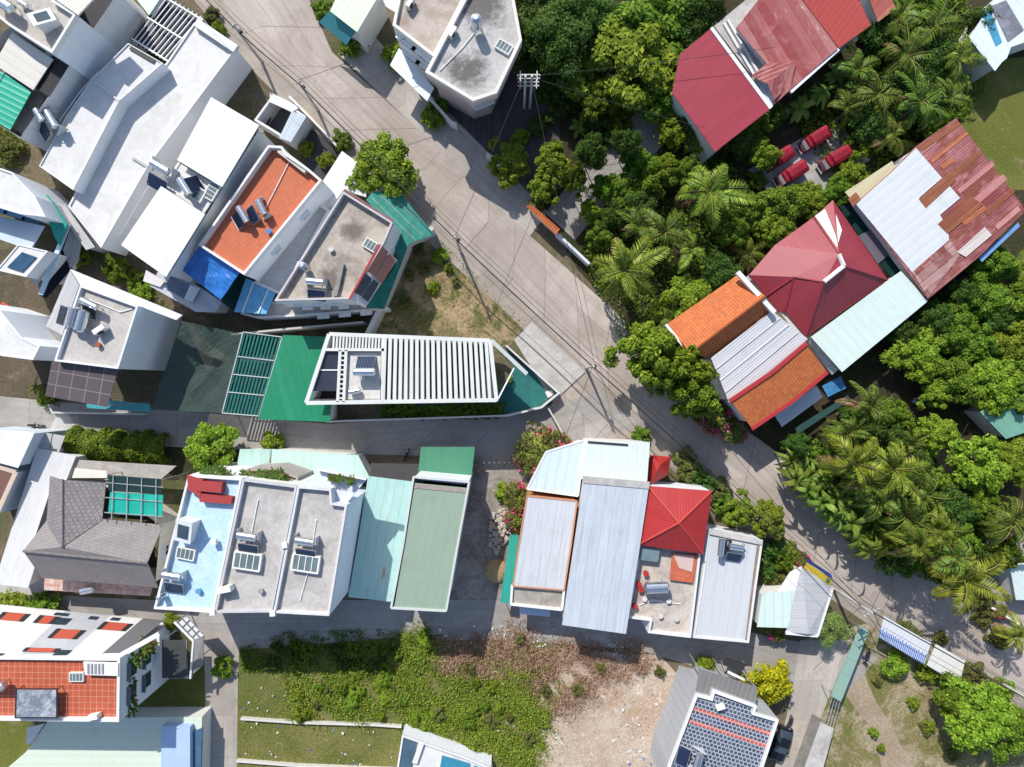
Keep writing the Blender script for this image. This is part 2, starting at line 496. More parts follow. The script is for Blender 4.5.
# ================================================================ the ground
rock = random.Random(7)
GROUND = ground('soil', (.16, .125, .085), (.07, .085, .03), (.22, .18, .13), .09)
gm = MB(); gm.face([(-450, -450, -.02), (450, -450, -.02), (450, 450, -.02), (-450, 450, -.02)])
o = obj('ground', gm, GROUND); o['kind'] = 'structure'
@memo
def roadmat(c=(.43, .375, .335), joint=5.5, name='concrete_road', dj=.6):
    g = G(name, .85, .25); uv = g.uv(); x = g.sep(uv); p = g.pos()
    slabs = g.math('ADD', g.math('FLOOR', g.math('DIVIDE', x[1], joint)), g.math('MULTIPLY', g.math('FLOOR', g.math('DIVIDE', x[0], 3.3)), 9.1))
    wn = g.n('ShaderNodeTexWhiteNoise', {'W': slabs}, noise_dimensions='1D').outputs[0]
    k = g.mix(wn, mul(c, .88), mul(c, 1.10))
    k = g.mix(g.ramp(g.noise(p, .12, 8, .68, .5), .38, .64), k, mul((c[0]*1.0, c[1]*.97, c[2]*.93), .74))
    k = g.mix(g.math('MULTIPLY', g.ramp(g.noise(p, .33, 9, .74, 1.), .54, .66), .55), k, mul(c, .62))
    st = g.ramp(g.noise(g.scale(uv, (1.4, .06, 1)), 1.1, 7, .7), .45, .78)
    k = g.mix(g.math('MULTIPLY', st, .5), k, (.17, .15, .135))
    sp = g.ramp(g.noise(p, 1.1, 8, .75, .5), .60, .74)
    k = g.mix(g.math('MULTIPLY', sp, .55), k, (.15, .13, .12))
    k = g.mix(1., k, g.ramp(g.noise(p, 6, 6, .8), .2, .8, (.86, .86, .86, 1), (1.12, 1.12, 1.12, 1)), 'MULTIPLY')
    nz = g.math('MULTIPLY', g.math('SUBTRACT', g.noise(p, .5, 4), .5), .35)
    fj = g.math('PINGPONG', g.math('ADD', x[1], nz), joint / 2.)
    fw = g.math('PINGPONG', g.math('ADD', x[0], nz), 1.65 * 2)
    j = g.math('MAXIMUM', g.math('LESS_THAN', fj, .05), g.math('LESS_THAN', fw, .03))
    cr = g.n('ShaderNodeTexVoronoi', {'Vector': g.n('ShaderNodeVectorMath', {0: p, 1: g.n('ShaderNodeTexNoise', {'Vector': p, 'Scale': .8}).outputs[1]}, operation='ADD').outputs[0], 'Scale': .16}, feature='DISTANCE_TO_EDGE').outputs[0]
    crk = g.math('MULTIPLY', g.math('LESS_THAN', cr, .0035), .22)
    j = g.math('MAXIMUM', g.math('MULTIPLY', j, dj), crk)
    k = g.mix(j, k, (.12, .105, .095))
    g.bump(g.noise(p, 12, 4, .7), .25, .01)
    return g.out(k)
def strip(name, Lp, Rp, z, mat):
    m = MB(); L = [W(a, b) for a, b in Lp]; R = [W(a, b) for a, b in Rp]; v = 0
    for i in range(len(L)-1):
        dv = math.dist(L[i], L[i+1]) * .5 + math.dist(R[i], R[i+1]) * .5
        w0 = math.dist(L[i], R[i]); w1 = math.dist(L[i+1], R[i+1])
        q = [(*L[i][:2], z), (*R[i][:2], z), (*R[i+1][:2], z), (*L[i+1][:2], z)]
        uv = [(0, v), (w0, v), (w1, v+dv), (0, v+dv)]
        if area(q) < 0: q = q[::-1]; uv = uv[::-1]
        m.face(q, uv); v += dv
    o = obj(name, m, mat); o['kind'] = 'structure'; return o
DIRT = ground('dry_dirt', (.36, .265, .16), (.16, .13, .07), (.11, .115, .04), .17, 2.6, (.44, .56), (.50, .58))
SAND = ground('pale_rubble_dirt', (.50, .41, .32), (.40, .29, .21), (.66, .60, .53), .22, 3.0)
LAWN = ground('mown_grass', (.12, .135, .028), (.165, .165, .045), (.25, .20, .10), .12, 4., bump=1.)
FIELD = ground('rough_field', (.13, .145, .04), (.22, .195, .075), (.33, .28, .19), .14, 4., thr3=(.62, .72), bump=1.)
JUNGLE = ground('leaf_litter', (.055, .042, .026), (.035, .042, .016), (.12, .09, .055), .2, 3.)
PAVE = roadmat((.43, .395, .36), 4., 'pale_paving', .3)
ALLEY = roadmat((.36, .34, .32), 6., 'alley_concrete', .4)
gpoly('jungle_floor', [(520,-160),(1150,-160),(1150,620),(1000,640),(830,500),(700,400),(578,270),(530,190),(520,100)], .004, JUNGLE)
gpoly('weedy_field', [(236,640),(560,640),(575,700),(545,900),(236,900)], .006, FIELD)
gpoly('verge', [(800,640),(880,620),(1150,740),(1150,900),(770,900)], .006, ground('verge_grass', (.15, .155, .05), (.25, .20, .105), (.40, .33, .235), .11, 4., thr3=(.46, .58), bump=1.))
gpoly('rubble_lot', [(548,900),(532,720),(560,650),(660,655),(700,700),(655,900)], .012, SAND)
gpoly('back_lawn', [(960,90),(1000,60),(1150,40),(1150,190),(1010,190),(960,130)], .01, LAWN)
gpoly('side_lawn', [(-100,700),(30,700),(30,900),(-100,900)], .01, LAWN)
gpoly('front_garden', [(120,660),(205,660),(205,725),(120,725)], .012, LAWN)
gpoly('dirt_lot', [(385,262),(430,236),(528,322),(508,348),(366,336)], .012, DIRT)
gpoly('footpath', [(842,690),(862,668),(876,702),(892,726),(902,748),(922,800),(890,800),(878,752),(872,728),(858,712)], .014, ground('trodden_path', (.36, .29, .21), (.30, .23, .16), None, .3, 3.))
gpoly('garden_path', [(925,425),(938,425),(955,480),(960,505),(938,500),(940,470)], .012, ground('sandy_path', (.40, .29, .19), (.33, .25, .17), None, .3, 3.))
gpoly('lane', [(545,213),(575,240),(610,200),(668,140),(672,105),(640,108),(592,160),(560,195)], .014, ALLEY)
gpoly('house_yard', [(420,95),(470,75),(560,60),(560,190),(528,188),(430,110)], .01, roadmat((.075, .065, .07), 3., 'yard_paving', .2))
gpoly('truck_yard', [(748,170),(835,118),(870,160),(790,215)], .012, roadmat((.42,.41,.40), 4., 'yard_slab', .2))
gpoly('driveway_yard', [(965,640),(985,540),(1150,520),(1150,720)], .012, roadmat((.38,.36,.34), 5., 'drive_slab', .2))
gpoly('west_ground', [(-200,240),(130,255),(360,335),(360,420),(-200,420)], .006, ground('packed_earth', (.13,.10,.07), (.08,.075,.045), (.2,.17,.13), .2, 3.))
gpoly('garden_strip', [(60,425),(250,425),(250,480),(60,480)], .010, JUNGLE)
gpoly('gap_yard', [(452,440),(560,440),(530,640),(446,640)], .012, ground('broken_concrete', (.33,.30,.27), (.16,.14,.12), (.42,.33,.23), .25, 2.))
gpoly('corner_paving', [(553,402),(587,372),(645,432),(660,470),(560,470),(530,440)], .018, roadmat((.41,.355,.31), 3.2, 'corner_slab', .35))
RL = [(60,-150),(195,-28),(258,50),(338,130),(434,222),(525,305),(587,368),(632,410),(700,470),(765,528),(832,578),(905,628),(1024,697),(1150,765)]
RR = [(140,-190),(282,-62),(332,52),(416,128),(470,182),(528,234),(582,282),(644,338),(716,408),(782,456),(842,508),(905,560),(1024,650),(1150,720)]
strip('road', RL, RR, .03, roadmat())
# paved apron on the far side of the road
strip('pavement', [(338,54),(418,130),(472,184),(530,236)], [(372,34),(424,88),(486,150),(548,212)], .024, PAVE)
strip('roadside', [(RL[i][0]-14, RL[i][1]+12) for i in range(len(RL))], RL, .020, roadmat((.36,.315,.27), 4., 'dusty_edge', .3))
strip('alley', [(-120,393),(0,396),(60,402),(150,408),(330,424),(470,414),(556,405),(600,392)], [(-120,440),(0,436),(60,440),(150,446),(300,452),(430,456),(560,456),(640,425)], .026, ALLEY)
strip('lower_alley', [(-120,590),(0,592),(150,600),(350,600),(500,600),(640,610),(790,640),(880,655)], [(-120,616),(0,614),(200,634),(240,650),(440,634),(640,650),(700,668),(850,690)], .022, ALLEY)
strip('side_alley', [(203,628),(205,680),(206,760),(206,900)], [(240,636),(238,680),(237,760),(237,900)], .026, roadmat((.38,.345,.31), 5., 'side_alley_slab', .3))
strip('side_lane', [(800,640),(792,690),(775,767),(745,900)], [(850,640),(832,690),(800,767),(770,900)], .026, roadmat((.44,.40,.36), 5., 'side_lane_slab', .2))
strip('west_lane', [(62,404),(30,470),(-5,600)], [(80,432),(78,470),(45,600)], .028, roadmat((.5,.49,.48), 4., 'west_lane_slab', .2))
sl = slab('concrete_apron', [(514,340),(532,322),(585,372),(553,402)], .16, .2, concrete((.46,.44,.41), (.2,.19,.17), .5), kind='structure')
# ================================================================ reusable props
def mk_heater():
    r = empty('solar_water_heater', (0,0,0), 'solar water heater', 'water heater')
    m = MB(); m.tube((-.95,0,1.25), (.95,0,1.25), .38, .38, 16); m.tube((-1.03,0,1.25), (-.95,0,1.25), .24, .38, 16); m.tube((.95,0,1.25), (1.03,0,1.25), .38, .24, 16)
    obj('tank', m, STEEL, r, False)
    m = MB()
    for k in range(12):
        x = -.8 + k*1.6/11; m.tube((x, -.15, 1.15), (x, -1.45, .22), .045, .045, 6)
    obj('glass_tubes', m, SOLAR, r)
    m = MB(); m.box((0,-.8,.62), (1.75,1.58,.04), 0, 0, math.atan(.93/1.3)); obj('reflector', m, plain('reflector', (.10,.14,.22), .35, .3), r)
    m = MB()
    for x in (-.85, .85):
        m.box((x,0,.6), (.05,.05,1.2)); m.tube((x,-.1,1.08), (x,-1.5,.14), .03); m.tube((x,0,.1), (x,-1.5,.1), .025)
    m.box((0,-1.5,.16), (1.8,.07,.1)); m.tube((-.85,0,.3), (.85,0,1.0), .02)
    obj('frame', m, GALV, r)
    return r
HEAT = Stock(mk_heater())
def mk_heater2():
    r = empty('solar_water_heater', (0,0,0), 'solar water heater', 'water heater')
    m = MB(); m.tube((-.8,.1,1.05), (.8,.1,1.05), .36, .36, 16); m.tube((-.88,.1,1.05), (-.8,.1,1.05), .2, .36, 16); m.tube((.8,.1,1.05), (.88,.1,1.05), .36, .2, 16)
    for x in (-.5, 0, .5): m.tube((x-.02,.1,1.05), (x+.02,.1,1.05), .37, .37, 16)
    obj('tank', m, STEEL, r)
    for x in (-.95, .95):
        m = MB(); m.prism([(x-.03,-.5),(x+.03,-.5),(x+.03,.6),(x-.03,.6)], 0, [.25,.25,1.2,1.2])
        obj('side_plate', m, plain('pale_plate', (.5,.52,.55), .5), r)
    m = MB(); m.box((.1,-1.2,.5), (1.7,1.1,.1), 0, 0, .5); obj('collector', m, SOLAR, r)
    m = MB(); m.box((.1,-1.2,.44), (1.85,1.22,.08), 0, 0, .5); m.tube((.7,-.6,.8), (.7,.0,1.0), .03); m.tube((-.6,-.6,.8), (-.6,.0,1.0), .03)
    for x in (-.6,.8):
        for y in (-1.6,-.8): m.tube((x,y,0), (x,y,.4), .03)
    obj('frame', m, GALV, r); return r
HEAT2 = Stock(mk_heater2())
def roof_pipe(pts, z, label, r=.05, mat=None):
    m = MB(); P = [W(a, b, z + .12) for a, b in pts]; m.polyline(P, r, 6)
    for p in P: m.box((p[0], p[1], p[2]-.07), (.14,.14,.12))
    return tag(obj('water_pipe', m, mat or WHITEM), label, 'pipe')
def bucket(px, py, z, col, label, group=None):
    c = W(px, py, z); m = MB(); m.tube((c[0],c[1],z), (c[0],c[1],z+.42), .2, .26, 12); m.tube((c[0],c[1],z+.40), (c[0],c[1],z+.45), .29, .29, 12)
    return tag(obj('bucket', m, plain('bucket_plastic', col, .45)), label, 'bucket', group)
def mk_tank():
    r = empty('water_tank', (0,0,0), 'water tank', 'water tank')
    m = MB(); m.tube((0,0,1.0), (0,0,2.3), .55, .55, 18, False)
    for z in (1.3, 1.65, 2.0): m.tube((0,0,z-.03), (0,0,z+.03), .565, .565, 18)
    m.tube((0,0,2.3), (0,0,2.5), .55, .22, 18); m.tube((0,0,.9), (0,0,1.0), .3, .55, 18)
    t = obj('tank', m, STEEL, r)
    m = MB(); m.tube((0,0,2.5), (0,0,2.58), .24, .22, 14); obj('lid', m, GALV, t)
    m = MB()
    for k in range(4):
        a = PI/4 + k*PI/2; m.tube((.7*math.cos(a), .7*math.sin(a), 0), (.5*math.cos(a), .5*math.sin(a), 1.05), .035)
        b = a + PI/2; m.tube((.62*math.cos(a), .62*math.sin(a), .45), (.62*math.cos(b), .62*math.sin(b), .45), .025)
    obj('stand', m, GALV, r); return r
VTANK = Stock(mk_tank())
def mk_lying():
    r = empty('water_tank', (0,0,0), 'lying water tank', 'water tank')
    m = MB(); m.tube((-.9,0,1.05), (.9,0,1.05), .5, .5, 18); m.tube((-1.05,0,1.05), (-.9,0,1.05), .25, .5, 18); m.tube((.9,0,1.05), (1.05,0,1.05), .5, .25, 18)
    for x in (-.5, 0, .5): m.tube((x-.03,0,1.05), (x+.03,0,1.05), .515, .515, 18)
    obj('tank', m, STEEL, r)
    m = MB()
    for x in (-.6, .6):
        for y in (-.42, .42): m.box((x,y,.4), (.06,.06,.8))
        m.box((x,0,.55), (.08,.95,.08))
    obj('stand', m, GALV, r); return r
LTANK = Stock(mk_lying())
def mk_hatch():
    r = empty('roof_skylight', (0,0,0), 'skylight', 'skylight')
    m = MB()
    for (x, y, sx, sy) in ((0,.55,1.9,.12), (0,-.55,1.9,.12), (-.9,0,.12,1.0), (.9,0,.12,1.0)): m.box((x,y,.2), (sx,sy,.4))
    obj('kerb', m, OFFW, r)
    m = MB(); m.box((0,0,.36), (1.72,1.0,.05)); obj('glass', m, glassy((.12,.16,.16), .15, 'skylight_glass'), r)
    m = MB()
    for x in (-.45, 0, .45): m.box((x,0,.405), (.05,1.0,.04))
    obj('glazing_bar', m, WHITEM, r); return r
HATCH = Stock(mk_hatch())
def mk_stairbox():
    r = empty('stair_head', (0,0,0), 'stair head', 'stair head')
    m = MB(); m.prism([(-.8,-1.2),(.8,-1.2),(.8,1.2),(-.8,1.2)], 0, [1.2,1.2,2.2,2.2], top=False); obj('wall', m, WHITE, r)
    m = MB(); m.prism([(-.9,-1.3),(.9,-1.3),(.9,1.3),(-.9,1.3)], [1.21,1.21,2.21,2.21], [1.3,1.3,2.3,2.3], bottom=True); obj('roof', m, WHITEM, r)
    m = MB(); m.box((0,-.05,1.79), (1.2,1.7,.04), 0, 0, math.atan(1/2.6)); obj('glazing', m, glassy((.05,.08,.10), .1, 'stair_glass'), r)
    return r
STAIR = Stock(mk_stairbox())
# vehicles (x forward, wheels on the ground)
def wheels(r, xs, y, rad, w, name='wheel'):
    for x in xs:
        for s in (-1, 1):
            m = MB(); m.tube((x, s*y-w/2, rad), (x, s*y+w/2, rad), rad, rad, 16); t = obj(name, m, RUBBER, r)
            m = MB(); m.tube((x, s*(y+w*.51)-.01, rad), (x, s*(y+w*.51)+.01, rad), rad*.6, rad*.6, 12); obj('rim', m, GALV, t)
def loft(m, secs):
    """secs: list of closed rings with the same vertex count"""
    for a, b in zip(secs[:-1], secs[1:]):
        n = len(a)
        for i in range(n):
            j = (i+1) % n; m.face([a[i], a[j], b[j], b[i]])
    m.face(secs[0][::-1]); m.face(secs[-1])
def ring(x, w, z0, z1, tw=None, c=.12):
    tw = tw or w; y0, y1 = w/2, tw/2
    return [(x,-y0,z0), (x,y0,z0), (x,y0,z0+(z1-z0)*.55), (x,y1,z1-c*.5), (x,y1-c,z1), (x,-y1+c,z1), (x,-y1,z1-c*.5), (x,-y0,z0+(z1-z0)*.55)]
def mk_truck():
    r = empty('box_truck', (0,0,0), 'truck', 'truck')
    red = plain('red_paint', (.27,.010,.026), .6, 0, .5, .25)
    m = MB(); m.box((-.25,0,.55), (3.5,1.3,.16)); obj('chassis', m, DARKM, r)
    m = MB(); loft(m, [ring(.72,1.5,.45,1.75,1.36), ring(1.1,1.5,.45,1.78,1.36), ring(1.45,1.5,.45,1.15,1.44), ring(1.8,1.46,.45,1.0,1.4), ring(1.88,1.3,.5,.9,1.3)])
    cab = obj('cab', m, red, r)
    m = MB(); m.box((1.62,0,1.06), (.42,1.2,.06), 0, .22); obj('bonnet', m, DARKM, cab)
    m = MB(); m.face([(1.115,-.6,1.72),(1.115,.6,1.72),(1.47,.64,1.18),(1.47,-.64,1.18)][::-1]); obj('windscreen', m, glassy((.35,.37,.38), .1, 'bright_glass'), cab)
    m = MB(); loft(m, [ring(-2.05,1.5,.65,1.6,1.4,.35), ring(-1.9,1.64,.65,1.95,1.5,.38), ring(.5,1.64,.65,2.0,1.5,.38), ring(.66,1.5,.65,1.7,1.4,.35)])
    cv = obj('cargo_cover', m, red, r)
    m = MB()
    for k in range(6): m.box((-1.8+k*.44,0,1.975), (.05,1.0,.03))
    obj('cover_rib', m, plain('dark_red', (.22,.008,.02), .5), cv)
    for s in (-1, 1):
        m = MB(); m.box((1.87,s*.52,.72), (.06,.22,.16)); obj('headlight', m, glassy((.7,.7,.65), .1, 'lamp_glass'), r)
        m = MB(); m.box((1.2,s*.86,1.25), (.08,.14,.2)); obj('mirror', m, DARKM, r)
    m = MB(); m.box((1.92,0,.5), (.1,1.4,.14)); obj('bumper', m, WHITEM, r)
    wheels(r, (1.15,-1.3), .68, .32, .2); return r
TRUCK = Stock(mk_truck())
def mk_car():
    r = empty('parked_car', (0,0,0), 'car', 'car')
    p = plain('dark_car_paint', (.012,.014,.018), .22, .2, .1, .6)
    m = MB(); loft(m, [ring(-2.1,1.5,.35,.82,1.4), ring(-1.95,1.72,.25,.95,1.6), ring(-.9,1.78,.22,1.0,1.6), ring(.8,1.78,.22,1.0,1.6), ring(1.9,1.7,.25,.86,1.5), ring(2.12,1.4,.35,.7,1.25)])
    obj('body', m, p, r)
    m = MB(); loft(m, [ring(-1.75,1.5,.93,.99,1.45,.05), ring(-1.05,1.5,.93,1.46,1.15), ring(.05,1.5,.93,1.48,1.15), ring(.95,1.5,.93,.99,1.45,.05)])
    obj('cabin_glass', m, PANE, r)
    m = MB(); loft(m, [ring(-1.05,1.18,1.44,1.475,1.12,.05), ring(.05,1.18,1.46,1.495,1.12,.05)]); obj('car_roof', m, p, r)
    for s in (-1, 1):
        m = MB(); m.box((2.03,s*.55,.66), (.1,.3,.12)); obj('headlight', m, glassy((.7,.7,.68), .1, 'lamp_glass2'), r)
        m = MB(); m.box((.7,s*.95,.98), (.1,.2,.13)); obj('mirror', m, p, r)
    wheels(r, (1.3,-1.3), .8, .32, .2); return r
CAR = Stock(mk_car())
def mk_bike():
    r = empty('motorbike', (0,0,0), 'motorbike', 'motorbike')
    for x in (-.6, .62):
        m = MB(); m.tube((x,-.05,.29), (x,.05,.29), .29, .29, 16); t = obj('wheel', m, RUBBER, r)
        m = MB(); m.tube((x,-.06,.29), (x,.06,.29), .17, .17, 12); obj('rim', m, GALV, t)
    b = plain('bike_paint', (.03,.035,.05), .3, 0, .2, .5)
    m = MB(); loft(m, [ring(-.75,.16,.5,.72,.12,.03), ring(-.3,.26,.35,.7,.2,.04), ring(.1,.24,.3,.55,.2,.04), ring(.35,.3,.35,.95,.22,.05), ring(.5,.2,.6,1.0,.16,.04)]); obj('body', m, b, r)
    m = MB(); loft(m, [ring(-.78,.2,.7,.78,.18,.03), ring(-.3,.28,.68,.80,.24,.04), ring(.05,.2,.66,.74,.16,.03)]); obj('seat', m, RUBBER, r)
    m = MB(); m.tube((.38,-.35,1.02), (.38,.35,1.02), .025); m.tube((.42,0,.95), (.66,-.02,.3), .035); m.box((.4,-.3,1.15),(.03,.12,.08)); m.box((.4,.3,1.15),(.03,.12,.08)); obj('handlebar', m, DARKM, r)
    m = MB(); m.sphere((.52,0,.92), .09, 8, 5); obj('headlight', m, glassy((.7,.7,.68), .1, 'lamp_glass3'), r)
    return r
BIKE = Stock(mk_bike())
def mk_pole():
    r = empty('utility_pole', (0,0,0), 'pole', 'utility pole')
    m = MB(); m.tube((0,0,-.1), (0,0,9.2), .19, .11, 10); obj('pole', m, concrete((.50,.48,.45), (.3,.28,.26), .3, 1., 'pole_concrete'), r)
    m = MB(); m.box((0,0,8.9), (1.9,.1,.1)); m.box((0,0,8.2), (1.2,.1,.1)); obj('crossarm', m, GALV, r)
    m = MB()
    for x in (-.85,-.4,.4,.85): m.tube((x,0,8.95), (x,0,9.2), .05, .035, 8)
    obj('insulator', m, plain('white_porcelain', (.75,.74,.7), .2), r)
    m = MB(); m.box((.25,-.25,7.3), (.35,.3,.45)); m.box((-.2,-.22,6.9), (.3,.2,.35)); obj('junction_box', m, GALV, r)
    return r
POLE = Stock(mk_pole())
def mk_pole2():
    r = empty('utility_pole', (0,0,0), 'pole', 'utility pole')
    m = MB(); m.tube((0,0,-.1), (0,0,8.6), .18, .11, 10); obj('pole', m, concrete((.50,.48,.45), (.3,.28,.26), .3, 1., 'pole_concrete'), r)
    m = MB(); m.box((.22,-.2,7.2), (.3,.3,.45)); obj('junction_box', m, DARKM, r)
    m = MB(); m.box((0,0,8.2), (.7,.08,.08)); obj('bracket', m, DARKM, r)
    return r
POLE2 = Stock(mk_pole2())
def mk_pot():
    r = empty('potted_plant', (0,0,0), 'potted plant', 'plant')
    m = MB(); m.tube((0,0,0), (0,0,.4), .18, .27, 12); m.tube((0,0,.38), (0,0,.44), .30, .30, 12); obj('pot', m, plain('terracotta_pot', (.35,.13,.07), .8), r)
    m = MB(); rr = random.Random(5)
    for k in range(70):
        a = rr.random()*6.28; e = rr.uniform(.1,1.4); l = rr.uniform(.3,.65)
        c = (math.cos(a)*math.cos(e)*l, math.sin(a)*math.cos(e)*l, .45+math.sin(e)*l)
        d = Vector((-math.sin(a), math.cos(a), 0))*.07; u = Vector((math.cos(a)*.18, math.sin(a)*.18, .05)); C = Vector(c)
        m.face([tuple(C-u), tuple(C-d), tuple(C+u), tuple(C+d)])
    obj('leaves', m, leafmat((.05,.09,.02), (.08,.14,.03), (.14,.18,.04)), r); return r
POT = Stock(mk_pot())
def mk_ac():
    r = empty('air_conditioner', (0,0,0), 'AC', 'air conditioner')
    m = MB(); m.box((0,0,.42), (.95,.38,.7)); obj('casing', m, OFFW, r)
    m = MB(); m.tube((-.12,-.2,.42), (-.12,-.215,.42), .27, .27, 16); obj('fan_grille', m, DARKM, r)
    for x in (-.35, .35):
        m = MB(); m.box((x,0,.03), (.06,.42,.06)); obj('foot', m, GALV, r)
    return r
AC = Stock(mk_ac())
def rot(dx, dy): return math.atan2(-dy, dx)      # world angle of a photo direction
def at(x, y, z): return W(x, y, z)
def bars(root, name, quad, z, n, w, hh, mat, along=0):
    """n bars across a quad of photo points at height z"""
    A, B, C, D = [W(*p, z) for p in quad]; m = MB()
    for k in range(n):
        t = (k + .5) / n
        a = tuple(A[i]+(B[i]-A[i])*t for i in range(3)); b = tuple(D[i]+(C[i]-D[i])*t for i in range(3))
        beam_mb(m, a, b, w, hh)
    return obj(name, m, mat, root)
def posts(root, pts, z, r=.05, mat=None):
    for p in pts:
        c = W(*p, z); m = MB(); m.tube((c[0], c[1], 0), c, r, r, 6); obj('post', m, mat or GALV, root)
# ================================================================ houses, upper left
CONC = concrete(); CONCW = concrete((.50, .47, .43), (.2, .18, .16), .5, .4)
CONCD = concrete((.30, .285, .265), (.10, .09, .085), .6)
WSHEET = sheet((.6, .62, .64), (.66, .67, .68), .25, .25, 0, (.2,.07,.03), .5, 0, .18, .08, 'white_sheet', .3)
SMOOTHW = concrete((.63, .625, .615), (.36, .35, .33), .34, .5, 'white_screed', (), .07)
b = House('house', 'tall white house with roof terrace and steel tanks at the upper left corner', 'house', [(52,53),(76,14),(54,0),(62,-14),(20,-40),(-30,-6),(8,25)], 11.6)
b.flat(CONCW, .7, .25, WHITE).win('d', 2, (6.2,), 1.2, 1.2)
b.slab('roof_panel', [(55,-1),(78,15),(94,-2),(80,-16)], 11.8, .2, sheet((.60,.57,.50), (.66,.63,.57), .3, .3))
lw = House('house_wing', 'lower wing of the white corner house with cream roof panel and green corrugated awning', 'house', [(118,-8),(20,138),(-20,113),(12,60),(-10,45),(8,28),(40,20),(100,-34)], 8.6)
lw.walls(WHITE, 0, 0); lw.slab('floor', [(80,37),(22,134),(-17,110),(8,62),(52,56)], 7.2, .15, CONCD)
lw.slab('roof_panel', [(12,32),(53,59),(33,90),(-6,64)], 9.0, .12, sheet((.55,.53,.48), (.62,.6,.55), 1.0, .3, 0, (.2,.07,.03), .5, 0, .25))
GREENC = sheet((.02,.33,.22), (.03,.45,.30), .62, .4, 0, (.2,.07,.03), .35, 0, .1, .4, 'green_corrugated', 1.)
lw.slab('awning', [(0,70),(31,92),(10,130),(-30,105)], 8.5, .08, GREENC, (2,1))
bars(lw.r, 'grating', [(53,54),(70,64),(49,97),(36,88)], 8.65, 12, .10, .08, DARKM)
bars(lw.r, 'grating', [(77,20),(91,32),(112,0),(97,-10)], 8.6, 12, .10, .08, DARKM)
lw.slab('grating_floor', [(77,20),(91,32),(112,0),(97,-10)], 8.4, .08, plain('dark_netting', (.02,.025,.035), .9))
b = House('house', 'pale mint flat roofed house end behind the white wall, cut by the top edge', 'house', [(134,-4),(149,15),(163,-6),(146,-24)], 4.9)
b.sheet(sheet((.52,.66,.56), None, .3, .2), (1,-1))
b = House('pergola', 'dark courtyard pergola with white bars beside the long white roof', 'pergola', [(164,-6),(204,18),(167,63),(130,40)], 4.6)
for q in ((165,-4),(202,18),(166,60),(133,41)): posts(b.r, [q], 4.5, .06, WHITEM)
bars(b.r, 'slat', [(166,-5),(203,17),(165,61),(131,40)], 4.6, 9, .07, .12, WHITEM)
m = MB()
for t in (.04,.5,.96):
    a_, c_ = W(164+(130-164)*t, -6+(40+6)*t, 4.7), W(204+(167-204)*t, 18+(63-18)*t, 4.7); beam_mb(m, a_, c_, .16, .14)
obj('cross_beam', m, WHITEM, b.r)
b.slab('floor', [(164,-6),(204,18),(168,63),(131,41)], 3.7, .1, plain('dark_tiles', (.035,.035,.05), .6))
b = House('house', 'narrow white house with a two slope roof in the shadow of the taller corner house', 'house', [(128,43),(163,63),(119,101),(73,190),(39,166),(66,116),(91,80)], 6.6)
b.flat(SMOOTHW, .14, .1, WHITE)
bars(b.r, 'roof_rib', [(93,82),(94.5,80),(119,99),(117.5,101)], 6.62, 1, .2, .12, WHITE)
b.slab('gutter', [(131,46),(155,60),(153,63),(129,49)], 6.63, .1, DARKM)
b = House('house', 'long low house under a plain white roof with raised kerb at its street end', 'house', [(194,22.5),(236,48),(148,166),(101,248),(68,206),(122,102),(166,63)], 5.0)
b.flat(SMOOTHW, .18, .18, WHITE).win('d', 2, (2.2,), 1.2, 1.2)
bars(b.r, 'parapet_end', [(193,24),(198,19),(238,46),(233,51)], 5.55, 1, .9, .6, WHITE)
b.slab('roof_rib', [(131,158),(133,157),(149,166),(147,168)], 5.06, .12, plain('grey_seam', (.4,.4,.4)))
b = House('house', 'white roofed house with recessed heater terrace, between long white roof and orange terrace', 'house', [(211,97),(259,125),(165,277),(121,245)], 9.6)
b.walls(WHITE, .25, 1.0)
WS2 = sheet((.65, .65, .645), (.68,.68,.675), .9, .15, 0, (.2,.07,.03), .45, 0, .12, .14, 'clean_white_sheet', .03)
b.slab('roof', [(211,97),(259,125),(222,187),(177,160)], 9.6, .14, WS2, (48,28)); b.slab('roof', [(161,186),(205,214),(166,277),(121,245)], 9.6, .14, WS2, (48,28))
b.slab('terrace_floor', [(178,162),(221,188),(204,213),(162,186)], 8.5, .2, SMOOTHW)
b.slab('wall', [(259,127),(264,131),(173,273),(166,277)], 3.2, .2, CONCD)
HEAT2.put(at(166,172,8.5), rot(24,14), 1.26, 'solar water heater with dark glass tubes in the recess between two white roofs', 'solar water heaters on the flat roofs')
HEAT.put(at(190,190,8.5), rot(-20,-32), 1.02, 'second heater beside it, end on, at the edge of the orange terrace house', 'solar water heaters on the flat roofs')
HATCH.put(at(196,193,8.5), rot(24,14), 1.2, 'glazed roof skylight set in the white heater recess')
HATCH.put(at(213,192,8.5), rot(-14,24), 1.0, 'small glazed skylight at the dark gap beside the white roof')
HEAT2.put(at(58,124,6.6), rot(20,35), 1.20, 'solar water heater against the shaded blue white wall', 'solar water heaters on the flat roofs')
LTANK.put(at(44,118,7.4), rot(12,20), .75, 'small steel tank on the lower wall of the white corner house')
LTANK.put(at(12,10,10.9), rot(20,14), 1.1, 'large lying steel tank on the terrace of the white corner house')
LTANK.put(at(27,7,10.9), rot(20,12), .55, 'thin lying steel tank beside the large one on the corner terrace')
STAIR.put(at(51,24,10.9), rot(-12,-20), .8, 'glazed stair head on the corner terrace')
